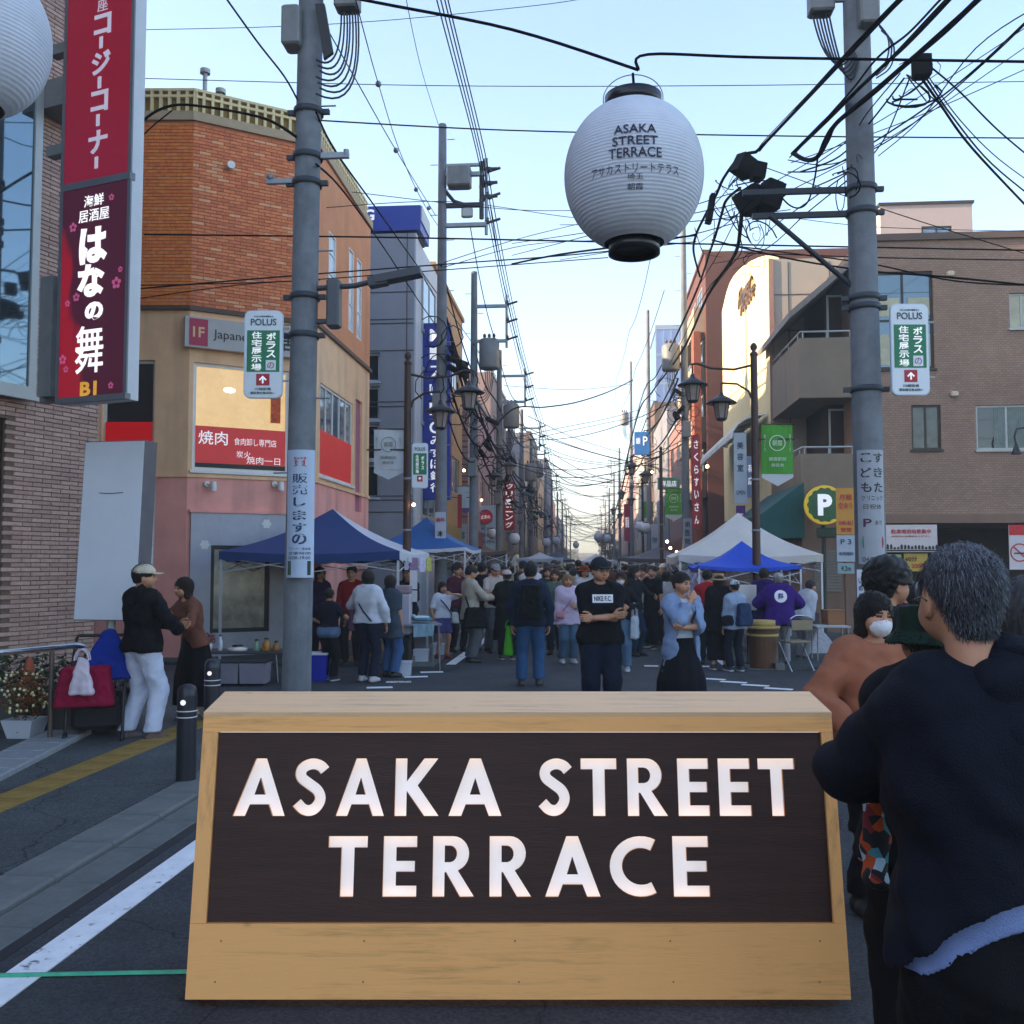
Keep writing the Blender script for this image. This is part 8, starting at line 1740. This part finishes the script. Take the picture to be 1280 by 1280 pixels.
# -- right foreground cluster
I = person('short haired woman with white face mask in a loose terracotta beige top, right foreground', at_(1090, 4.6), R(14), 1.50, fem=True, lod=1, hair='bob', hcol='#15100f', mask=True, top='#a0644c', collar=.02, top_len=.48, loose=.036, sleeve_loose=.034, wr=.012, rh=(-.20,-.16,.86), lh=(.16,-.24,.95), bottom='#1a1a22', hyaw=R(4), hroll=R(5))
I = person('person with curly black hair in dark clothes turned right, behind the masked woman', at_(1108, 4.95), R(100), 1.655, lod=1, hair='curly', hcol='#100c0c', top='#191a22', bottom='#14141a', hyaw=R(10), glasses=True)
I = person('person in dark green bucket hat and black clothes, back turned', at_(1155, 3.15), R(172), 1.50, fem=True, lod=1, hat='bucket', hatc='#12281f', hair='crop', hcol='#14100f', top='#0c0d13', top_len=.45, loose=.045, bottom='#0a0b12', bloose=.05, rh=(-.2,-.1,.7), lh=(.2,-.1,.72), curl=.8)
I = person('woman in dark red top facing the camera beyond the curly haired person', at_(1133, 9.5), R(-15), 1.5, fem=True, lod=2, hair='bob', hcol='#1e1412', top='#4a2030', bottom='#1c1c28')
I = person('person in dark knit hat standing left of the grey haired man, far behind', at_(1147, 8.0), R(160), 1.46, lod=2, hair='curly', hcol='#101018', top='#1c2030', bottom='#1c1c28')
I = person('person in pale grey cap just left of the grey haired man', at_(1160, 6.3), R(150), 1.545, lod=2, hat='cap', hatc='#9a9ca4', hair='short', hcol='#6a6a70', top='#2c3038', bottom='#1c1c28')
I = person('grey haired person with an orange scarf cut off by the right edge', at_(1292, 2.6), R(150), 1.60, lod=1, hair='short', hcol='#4a4a50', top='#1a1c26', loose=.04, bottom='#14141a', hyaw=R(-15))
I['part']('scarf', lambda P: np.maximum(np.abs(cap(P, (0,.01,1.32), (0,.02,1.40), .085, .075))-.012, np.abs(P[...,2]-1.36)-.035)+vnoise(P*2)*.004, fab('#a85a24'))
I = person('large grey haired man in black high-collared jacket seen from behind, right foreground', at_(1255, 1.88), R(181), 1.685, lod=1, mass=1.08, hair='strands', hcol='#34363c', top='#0c1220', inner='#7f92c4', arch=3.0, top_len=.608, loose=.05, sleeve_loose=.026, collar=.05, hsc=.89, hood=1, wr=.011,
    lh=(.03,-.38,1.13), le=(1,0,-.25), hoff=(.078,0,.008), rh=(-.2,-.36,1.12), re=(-1,.3,-.5), bottom='#0a0c14', bloose=.03, hyaw=R(3), hpitch=.14, curl=.8, glasses=True, rf=(-.13,0,0), lf=(.13,0,0), shoes='#101014')
TOTE = M('tote_pattern', '#7a3820', rough=.8); nt = TOTE.node_tree; vo = nt.nodes.new('ShaderNodeTexVoronoi'); vo.inputs['Scale'].default_value = 42; tc = nt.nodes.new('ShaderNodeTexCoord'); nt.links.new(tc.outputs['Object'], vo.inputs['Vector'])
sp = nt.nodes.new('ShaderNodeSeparateColor'); cr = nt.nodes.new('ShaderNodeValToRGB'); cr.color_ramp.interpolation = 'CONSTANT'; e = cr.color_ramp.elements; e[0].color = lin('#16161e')+(1,); e[1].position = .45; e[1].color = lin('#b84a1c')+(1,)
for p_, c_ in ((.62, '#a8c4d8'), (.78, '#3f8a9a'), (.88, '#7a2430')): q = e.new(p_); q.color = lin(c_)+(1,)
nt.links.new(vo.outputs['Color'], sp.inputs[0]); nt.links.new(sp.outputs[0], cr.inputs[0]); nt.links.new(cr.outputs[0], nt.nodes['Principled BSDF'].inputs['Base Color'])
p = PD(1092, 1000, 2.25); blob_bag('patterned_tote', 'orange and pale blue patterned tote hanging under the arm of the grey haired man', 'bag', (p.x, p.y, p.z-.20), (.06, .08, .24), '#c4c4c4', .3, handle=True, hz=.12, seed=11,
    mat=TOTE, res=.01)
# -- the crowd further down: individuals made from a few prototypes
CR = []
specs = [dict(H=1.70, hair='short'), dict(H=1.58, fem=True, hair='bob', rh=(-.2,-.2,.9)), dict(H=1.66, hair='crop', hat='cap', lh=(.1,-.3,1.1)), dict(H=1.56, fem=True, hair='long', rf=(-.1,.14,0), lf=(.1,-.2,0)),
         dict(H=1.72, hair='short', rf=(-.12,-.2,0), lf=(.12,.14,0), rh=(-.22,.1,.78)), dict(H=1.54, fem=True, hair='bun', btype='skirt', blen=.22, flare=.5), dict(H=1.60, fem=True, hair='bob', hat='straw', lh=(.2,-.25,1.0)), dict(H=1.64, hair='curly', sleeve=.42)]
cols = [('black', '#14141a'), ('navy', '#1a2338'), ('white', '#c8ccd4'), ('cream', '#c4b8a0'), ('lilac', '#a49cc0'), ('white', '#d0d2d8'), ('pale grey', '#a4a8b0'), ('grey', '#5c6068'), ('beige', '#9a8a74'), ('red', '#8a2028'), ('pale blue', '#7f94b4'), ('olive', '#4a4c34'), ('pink', '#b08a94'), ('brown', '#54382c')]
bots = [('dark trousers', '#16171f'), ('blue jeans', '#33507a'), ('grey trousers', '#50525a'), ('khaki trousers', '#6e6450')]
rsc = random.Random(11); used = []
def tint(root, tc, bc, hc_):
    for c in root.children:
        b_ = c.name.split('.')[0]; m_ = {'shirt': fab(tc), 'trousers': fab(bc), 'skirt': fab(bc), 'hat': fab('#9a8a6c', 'hat_#9a8a6c'), 'cap': fab(tc)}.get(b_)
        if m_: c.material_slots[0].link = 'OBJECT'; c.material_slots[0].material = m_
protos = []
def free(x, y): return all((x-a)**2+((y-b)*.8)**2 > .38**2 for a, b in used)
for o in list(COL.objects):
    if o.get('category') == 'person': used.append((o.location.x, o.location.y))
cnt = 0; tries = 0
while cnt < 125 and tries < 4000:
    tries += 1; u = rsc.random(); y = 19.5+u**1.25*46; half = 2.7
    x = rsc.uniform(-half, half)
    if abs(x-.55) < .55 and y < 27 and rsc.random() < .8: continue
    if not free(x, y): continue
    used.append((x, y)); k = cnt if cnt < len(specs) else rsc.randrange(len(specs)); tc, bc = rsc.choice(cols), rsc.choice(bots); away = rsc.random() < .5
    face = (math.pi if away else 0)+rsc.uniform(-.7, .7); dist = 'near' if y < 30 else ('middle' if y < 44 else 'far'); where = 'left' if x < -.8 else ('right' if x > .9 else 'centre')
    lab = 'distant %s in %s top and %s%s, %s %s of the crowd' % ('woman' if specs[k].get('fem') else 'man', tc[0], bc[0] if specs[k].get('btype') is None else 'skirt', ', back turned' if away else '', dist, where)
    if cnt < len(specs): I = person(lab, (x, y, 0), face, lod=3, top=tc[1], bottom=bc[1], **specs[k]); I['T']['group'] = 'people in the distant crowd'; protos.append(I['T'])
    else: c = place_copy(protos[k], (x, y, 0), face, lab, 'people in the distant crowd', rsc.uniform(.94, 1.05)); tint(c, tc[1], bc[1], None)
    cnt += 1
# ---------------------------------------------------------------- wires
def sagged(a, b, sag, n=14): a, b = Vector(a), Vector(b); return [a.lerp(b, t)-Vector((0,0,sag*4*t*(1-t))) for t in np.linspace(0, 1, n+1)]
WG = 'overhead wires'
def wire(label, a, b, r=.011, sag=.2, n=14, extra=None, group=WG):
    mb = MB(); mb.tube(sagged(a, b, sag, n), r, 5, False); o = mb.build('overhead_wire', WIREM); return tag(o, label, 'wire', group)
def wpx(label, pts, r=.011, name='overhead_wire', group=WG):
    """a cable through real points given as (px, py, distance)"""
    P_ = [PD(*p) for p in pts]; out = []
    for i in range(len(P_)-1):
        p0, p1, p2, p3 = P_[max(i-1,0)], P_[i], P_[i+1], P_[min(i+2, len(P_)-1)]
        for t in np.linspace(0, 1, 7)[:-1]: out.append(.5*((2*p1)+(p2-p0)*t+(2*p0-5*p1+4*p2-p3)*t*t+(3*p1-p0-3*p2+p3)*t**3))
    out.append(P_[-1])
    if not (0 <= pts[-1][0] <= 1280 and pts[-1][1] >= 0): out.append(out[-1]+(out[-1]-out[-2]).normalized()*8)     # cables that leave the picture run on beyond it
    if not (0 <= pts[0][0] <= 1280 and pts[0][1] >= 0): out.insert(0, out[0]+(out[0]-out[1]).normalized()*8)
    mb = MB(); mb.tube(out, r, 6, False); return tag(mb.build(name, WIREM), label, 'wire', group)
# the cable that carries the lanterns
c0 = Lc+Vector((0, 0, dia*.5*1.57))
K = [(-60, -75, 6), (455, 0, 6), (640, 36, 6), (797, 70, 6)]
wpx('thick cable from the upper left down to the big lantern', [(-60, -118, 6.0), (200, -52, 6.0), (455, 0, 6.0), (640, 37, 6.0), (798, to_px(c0)[1], 6.0)], .010, 'lantern_cable')
wpx('thick cable from the big lantern to the right edge', [(798, to_px(c0)[1], 6.0), (810, 68, 6.0), (960, 72, 6.0), (1340, 78, 6.0)], .010, 'lantern_cable')
# high voltage lines on the left
for i, (xa, xb, xc, xd) in enumerate(((546, 604, 634, 650), (551, 607, 637, 652), (556, 610, 640, 655), (560, 614, 643, 658))):
    wpx(('left most of the four steep lines between the left poles', 'second of the four steep lines between the left poles', 'third of the four steep lines between the left poles', 'right most of the four steep lines between the left poles')[i],
        [(xa-12, -60, 13), (xa, 0, 14), (xb-8, 190, 19), (xb+4, 262, 21), (xc, 390, 28), (xc+22, 480, 36), (xd+26, 545, 46), (xd+38, 600, 66), (xd+52, 650, 110)], .012)
wpx('thin line running down to the tip of the pole before the bank sign', [(500, -40, 12), (525, 80, 16), (548, 156, 20)], .006)
for i, pts in enumerate(([(437, -30, 9), (455, 40, 10.5), (473, 105, 13), (500, 190, 16), (530, 255, 19), (560, 300, 24)], [(400, 20, 10), (445, 100, 11), (495, 188, 15), (545, 270, 20)],
    [(395, 140, 10), (420, 190, 11), (470, 260, 15), (520, 330, 20), (570, 400, 28), (620, 470, 40)], [(395, 205, 10), (430, 240, 12), (480, 310, 17), (540, 400, 24), (600, 480, 36)])):
    wpx(('line with small knots from the left cabinets to the pole before the bank sign', 'lower knotted line from the left cabinets', 'paired cable crossing the grey building, upper', 'paired cable crossing the grey building, lower')[i], pts, .012 if i > 1 else .007)
for i, (px, py, D) in enumerate(((473, 105, 13), (495, 188, 15), (520, 237, 18), (536, 260, 19.3))):
    mb = MB(); mb.ball(PD(px, py, D), .045, 8); tag(mb.build('wire_clamp', STEEL), ('highest small clamp on the knotted line', 'second small clamp on the knotted line', 'third small clamp on the knotted line', 'lowest small clamp on the knotted line')[i], 'clamp', 'clamps on the knotted line')
# level wires crossing the street
cross = [([(-40, 40, 16), (380, 32, 16), (660, 8, 16), (760, -8, 16)], .006), ([(180, 98, 14), (540, 107, 14), (900, 107, 14), (1340, 101, 14)], .006), ([(390, 150, 11), (640, 163, 12), (980, 170, 12), (1340, 173, 12)], .009),
    ([(180, 293, 15), (500, 297, 15), (880, 305, 15), (1340, 314, 15)], .013), ([(400, 260, 18), (560, 252, 20), (700, 270, 22), (800, 282, 22)], .008), ([(440, 240, 17), (640, 262, 19), (760, 262, 20)], .007),
    ([(160, 362, 15.8), (350, 346, 15.8), (560, 330, 17), (720, 318, 18), (870, 302, 22)], .012), ([(160, 357, 15.9), (350, 352, 15.9), (520, 340, 16.4), (760, 322, 18)], .009), ([(555, 328, 20), (650, 298, 24), (740, 276, 28)], .009), ([(555, 334, 20), (660, 306, 25), (760, 300, 28)], .009),
    ([(890, 300, 15), (980, 322, 14), (1080, 338, 13), (1180, 346, 12), (1340, 362, 12)], .013), ([(900, 305, 15), (1000, 318, 14), (1090, 330, 13), (1200, 352, 12.4), (1340, 358, 12)], .010), ([(930, 316, 15), (1100, 322, 13), (1340, 326, 12.4)], .008), ([(960, 268, 20), (1100, 284, 20), (1340, 290, 20)], .007),
    ([(160, 375, 15.9), (300, 356, 15.9), (400, 350, 16.2)], .008)]
names = ['top faint wire crossing the upper left sky', 'second faint level wire across the whole sky', 'level wire from the near left pole passing behind the lantern', 'dark level wire at the height of the orange brick wall', 'sagging twisted wire left of the lantern, lower', 'sagging twisted wire left of the lantern, upper', 'dark wire pair over the orange bricks, upper', 'dark wire pair over the orange bricks, lower',
    'rising wire right of the bank sign pole, upper', 'rising wire right of the bank sign pole, lower', 'black bundle over the brown apartment wall, lower', 'black bundle over the brown apartment wall, middle', 'black bundle over the brown apartment wall, upper', 'thin wire before the rooftop house', 'short wire in front of the ledge of the corner building']
for (p, r), nm in zip(cross, names): wpx(nm, p, r)
wpx('thick cable entering from the orange bricks behind the tall sign', [(150, 190, 12), (180, 150, 12), (215, 132, 12), (260, 134, 11.5), (330, 148, 10.6), (372, 172, 10.1)], .017)
wpx('thin cable just under the thick one at the orange bricks', [(150, 200, 12), (185, 163, 12), (215, 138, 12)], .009)
wpx('cable from the upper left falling to the near left pole', [(270, -20, 9), (320, 50, 9.4), (355, 95, 10), (372, 125, 10)], .010)
# heavy bundles top right
bund = [([(1150, -25, 7.6), (1125, 0, 8), (1042, 88, 9.6), (960, 175, 11.8), (945, 190, 12.1)], .021),
    ([(1205, -20, 7.6), (1186, 0, 8), (1130, 58, 8.9), (1085, 100, 9.6), (1035, 148, 10.6), (990, 192, 11.8)], .020), ([(1245, -20, 7.0), (1222, 0, 7.4), (1180, 40, 8.0), (1135, 78, 8.7), (1100, 108, 9.2), (1065, 137, 9.7), (1043, 157, 10.0), (1034, 176, 10.2), (1022, 196, 10.5), (1008, 200, 10.9), (992, 192, 11.6)], .025),
    ([(1195, -20, 7.6), (1175, 0, 8), (1135, 42, 8.8), (1097, 72, 9.2), (1060, 118, 9.9), (995, 190, 11.6)], .012), ([(927, 268, 12.4), (925, 290, 13.5), (921, 312, 14.8), (910, 332, 16.5), (884, 371, 20), (852, 440, 27), (815, 490, 37), (797, 520, 45), (780, 590, 70)], .027),
    ([(945, 190, 12.1), (925, 196, 12.6), (905, 222, 13.4), (895, 244, 14), (880, 272, 15), (870, 294, 16), (867, 315, 17), (875, 346, 18.5)], .020), ([(925, 235, 12.6), (908, 250, 13.4), (902, 268, 14), (894, 296, 16), (887, 316, 17.5), (872, 360, 21), (845, 420, 27), (820, 470, 35), (800, 505, 44), (775, 610, 80)], .019),
    ([(1022, 198, 10.5), (1018, 225, 10.7), (1010, 252, 11), (998, 260, 11.3), (985, 255, 11.6), (972, 240, 11.8)], .010),
    ([(985, 215, 12), (1030, 212, 11), (1080, 185, 10.4), (1150, 140, 9.6), (1215, 90, 8.8), (1300, 10, 8)], .009), ([(985, 200, 12), (1040, 205, 11), (1120, 170, 10), (1240, 70, 8.8), (1330, -20, 8)], .007),
    ([(1150, 95, 9), (1175, 130, 9.5), (1215, 185, 10.4), (1290, 265, 12)], .013), ([(1158, 98, 9), (1190, 145, 9.8), (1240, 205, 11), (1310, 262, 12)], .009), ([(1165, 85, 9), (1200, 115, 9.6), (1250, 165, 10.5), (1310, 215, 12)], .009), ([(1160, 95, 9), (1200, 150, 10), (1250, 200, 11), (1320, 250, 12)], .006),
    ([(1138, 95, 9), (1110, 165, 10), (1090, 195, 10.2)], .007), ([(1130, 98, 9), (1090, 150, 10), (1050, 195, 10.6), (1000, 215, 11)], .010), ([(1125, 92, 9), (1085, 140, 9.8), (1060, 175, 10.4), (1020, 205, 11)], .007),
    ([(1090, 195, 10.1), (1020, 245, 13), (960, 290, 17), (930, 330, 22)], .009), ([(1085, 205, 10.1), (1010, 265, 13), (950, 315, 17), (890, 330, 24)], .009), ([(1060, 215, 10.2), (1000, 240, 12), (940, 250, 14), (900, 270, 17)], .008),
    ([(1310, 0, 8.5), (1220, 60, 9.2), (1150, 150, 11), (1098, 195, 12)], .007), ([(870, 294, 16), (840, 298, 16), (790, 306, 16), (700, 318, 16.5), (640, 330, 18)], .016), ([(905, 255, 13.4), (920, 285, 13.6), (935, 297, 13.4), (925, 275, 12.6)], .009)]
NB = ('first heavy straight cable from the top right to the cable knot', 'second heavy cable crossing the near right pole', 'thickest cable with a bend beside the near right pole', 'thin companion of the second heavy cable', 'heavy trunk falling from the knot along the right row', 'cable hanging from the knot beside the big lantern', 'second trunk falling along the right row', 'drooping loop left of the near right pole', 'rising wire from the splices to the top right corner', 'fainter rising wire above it', 'first drop wire from the black splice box to the right edge', 'second drop wire from the black splice box', 'third drop wire from the black splice box', 'thinnest drop wire from the black splice box', 'short wire between splice box and pole', 'wire from splice box down left behind the pole', 'thin wire from splice box down left', 'pole wire running to the far right row, upper', 'pole wire running to the far right row, middle', 'pole wire running to the far right row, lower', 'crossing wire at the upper right corner', 'thick level cable passing below the big lantern', 'small hanging loop under the cable knot')
for i, (p, r) in enumerate(bund): wpx(NB[i], p, r*(1.05 if r > .015 else 1.0))
rx = random.Random(21)
for k in range(9):
    base = bund[(0, 1, 2, 4, 6)[k % 5]][0]; o_ = (rx.uniform(-7, 7), rx.uniform(-7, 7)); wpx('thin strand lashed beside the heavy right cables', [(a+o_[0]*math.sin(i*1.3+k), b+o_[1]*math.cos(i*1.1+k), c) for i, (a, b, c) in enumerate(base)], rx.choice((.006, .009, .012)))
for k in range(10):
    a = (rx.uniform(925, 990), rx.uniform(195, 270), 12.3); b = (rx.choice((1290, 1300, 640, 870, 700)), 0, 0); ty = {1290: rx.uniform(250, 330), 1300: rx.uniform(20, 90), 640: rx.uniform(300, 350), 870: rx.uniform(300, 420), 700: rx.uniform(250, 330)}[b[0]]
    wpx('thin wire fanning out from the right cable knot', [a, ((a[0]+b[0])/2, (a[1]+ty)/2+rx.uniform(3, 14), 12.0), (b[0], ty, 12.5 if b[0] > 1000 else 18)], .006)
for nm_, p_, r_ in (('thick sagging cable across the mid street under the open sky', [(600, 560, 27), (640, 512, 30), (680, 509, 33), (720, 503, 36), (760, 490, 40), (791, 475, 45)], .024), ('upper thin wire rising to the right across the mid street', [(640, 548, 33), (700, 535, 38), (760, 523, 43), (800, 512, 46)], .012),
    ('lower thin wire rising to the right across the mid street', [(640, 556, 33), (700, 541, 38), (800, 520, 46)], .012), ('wire falling to the right across the mid street', [(660, 520, 40), (720, 548, 50), (790, 570, 58)], .016), ('twin wires bowing low over the far street, upper', [(683, 575, 56), (720, 596, 62), (765, 604, 70)], .030), ('twin wires bowing low over the far street, lower', [(683, 582, 56), (718, 606, 62), (765, 602, 70)], .026),
    ('lowest bowing wire over the far street', [(690, 600, 66), (725, 608, 72), (768, 600, 80)], .030), ('faint level wire between the mid street poles', [(630, 482, 33), (720, 487, 38), (790, 480, 45)], .010), ('slack cable hanging along the left mid street poles', [(592, 430, 26), (606, 480, 29), (622, 505, 32), (640, 545, 38), (655, 560, 45)], .022), ('second slack cable along the left mid street poles', [(551, 330, 20), (575, 420, 23), (592, 470, 26), (612, 520, 30), (640, 570, 40)], .018),
    ('cable from the first left lamp height to the transformer pole', [(551, 470, 20), (575, 520, 23), (600, 500, 27)], .014)): wpx(nm_, p_, r_)
# splice boxes
for i, (px, py, D, s_, rz) in enumerate(((930, 208, 12.2, (.24,.2,.25), .5), (948, 215, 12.0, (.14,.2,.2), .2), (938, 250, 11.9, (.34,.24,.26), -.5), (963, 245, 11.8, (.24,.24,.33), .3), (945, 262, 12.1, (.2,.2,.12), 0), (1152, 84, 9.0, (.15,.14,.20), 0), (888, 262, 13.5, (.08,.08,.42), .2))):
    mb = MB(); mt = Matrix.Rotation(rz*.9, 3, 'Y') @ Matrix.Rotation(rz, 3, 'Z'); x, y, z = s_; c = PD(px, py, D); b = bmesh.new(); mb.box((0,0,0), s_, mat=mt); mb.box(mt @ Vector((0,0,z*.5)), (x*.75, y*.75, z*.12), mat=mt); mb.box(mt @ Vector((x*.45,0,-z*.1)), (x*.3, y*.6, z*.4), mat=mt); b.free()
    tag(mb.build('splice_box', M('splice_black', '#0e0f15', rough=.8, var=.3, spec=.2), None, c), ('upper left black splice box in the cable knot', 'narrow black splice box in the cable knot', 'large tilted black splice box in the cable knot', 'tall black splice box in the cable knot', 'low black splice box under the knot', 'black splice box hanging on the cable right of the pole', 'slim black sleeve on the falling cable by the lantern')[i], 'splice box', 'black splice boxes on the right cables')
# small loops and tails in the knot (fine, joined)
rw = random.Random(5); mb = MB()
for k in range(46):
    px, py, D = rw.choice(((930,225,12), (955,250,12), (945,290,12.5), (930,320,14), (1145,100,9), (885,300,16), (1065,215,10.1), (905,250,13))); c = PD(px+rw.gauss(0,10), py+rw.gauss(0,12), D+rw.gauss(0,.15)); r_ = rw.uniform(.05,.2)
    a0 = rw.uniform(0, 6); ax = Vector((rw.gauss(0,1), rw.gauss(0,.5), rw.gauss(0,1))).normalized(); u = ax.orthogonal().normalized(); w = ax.cross(u)
    mb.tube([c+u*r_*math.cos(a0+t)+w*r_*1.4*math.sin(a0+t)+Vector((0,0,-.03*t)) for t in np.linspace(0, rw.uniform(2, 5.5), 9)], rw.choice((.004, .006, .009)), 4, False)
tag(mb.build('cable_tangle', WIREM), 'fine tangle of loops and tails around the splice boxes', 'cable tangle', None, 'stuff')
# wires along both rows of poles
PL_ = sorted([p for p in FARP if p[0] < 0], key=lambda p: p[1]); PR_ = sorted([p for p in FARP if p[0] > 0], key=lambda p: p[1])
mb = MB(); rw = random.Random(9)
for rowp, sd_ in ((PL_, 1), (PR_, -1)):
    for a, b in zip(rowp[:-1], rowp[1:]):
        for k in range(7):
            fa = (.93, .80, .62, .58, .55, .50, .46)[k]; off = sd_*((.9, .6, .1, .2, .3, .15, .05)[k]); mb.tube(sagged((a[0]+off, a[1], a[2]*fa), (b[0]+off, b[1], b[2]*fa), rw.uniform(.15, .5), 8), (.013, .013, .028, .032, .024, .028, .018)[k], 4, False)
for k in range(40):      # service drops across the street
    y = rw.uniform(30, 170); za, zb = rw.uniform(5, 9), rw.uniform(5, 9); mb.tube(sagged((-3.2, y, za), (3.4, y+rw.uniform(-8, 12), zb), rw.uniform(.1, 1.2), 10), .011+y*.00014, 4, False)
tag(mb.build('distant_wires', WIREM), 'mass of distant service wires strung along and across the street', 'wires', None, 'stuff')
# poles' clutter: closures, loops, small cabinets
for (x, y, h), w_ in zip(PL_[:6]+PR_[:5], ('the tall pole before the bank sign', 'the stacked transformer pole past the bank sign', 'the transformer pole near the red sign', 'the pole with the square crossarm frame', 'the pole with the small transformer box', 'the thin left pole beyond them', 'the right pole behind the big lantern', 'the right pole before the glass tower', 'the pole left of the glass tower', 'the pole beyond the glass tower', 'the first thin far right pole')):
    s_ = 1 if x < 0 else -1; T = thing('pole_clutter', 'cable closures and loops bunched on '+w_, 'cable closures', (x, y, h*.5))
    for k in range(4): mb = MB(); z = rw.uniform(-.2, .9); mb.cyl((s_*.25+rw.uniform(-.1,.2), -.2, z), (s_*.25+rw.uniform(-.1,.4), rw.uniform(.3,.6), z-.05), .07, n=8); mb.build('closure', M('splice_black', '#0e0f15', rough=.8, var=.3, spec=.2), T)
    mb = MB()
    for k in range(12):
        c = Vector((rw.gauss(.15*s_, .2), -.15, rw.uniform(-.8, 1.0))); r_ = rw.uniform(.1, .35); a0 = rw.uniform(0, 6); mb.tube([c+Vector((r_*math.cos(a0+t), .05*math.sin(3*t), r_*math.sin(a0+t))) for t in np.linspace(0, rw.uniform(2.5, 6), 9)], .012, 4, False)
    mb.build('cable_loops', WIREM, T, stuff=True)
    mb = MB(); mb.bevbox((-s_*.02, -.22, -.6), (.26, .2, .5), .02); mb.build('cabinet', GREYBOX, T)
# ---------------------------------------------------------------- evening haze in the street air
mb = MB(); mb.bb((-270, -70, -1.6), (270, 660, 36)); hz = mb.build('haze', M('haze_air', (1,1,1), var=0)); hz['kind'] = 'stuff'
m = MATS['haze_air']; nt = m.node_tree; nt.nodes.clear(); out = nt.nodes.new('ShaderNodeOutputMaterial'); v = nt.nodes.new('ShaderNodeVolumePrincipled')
v.inputs['Color'].default_value = (1.0, .93, .84, 1); v.inputs['Density'].default_value = .0027; v.inputs['Anisotropy'].default_value = .3
nt.links.new(v.outputs[0], out.inputs['Volume'])
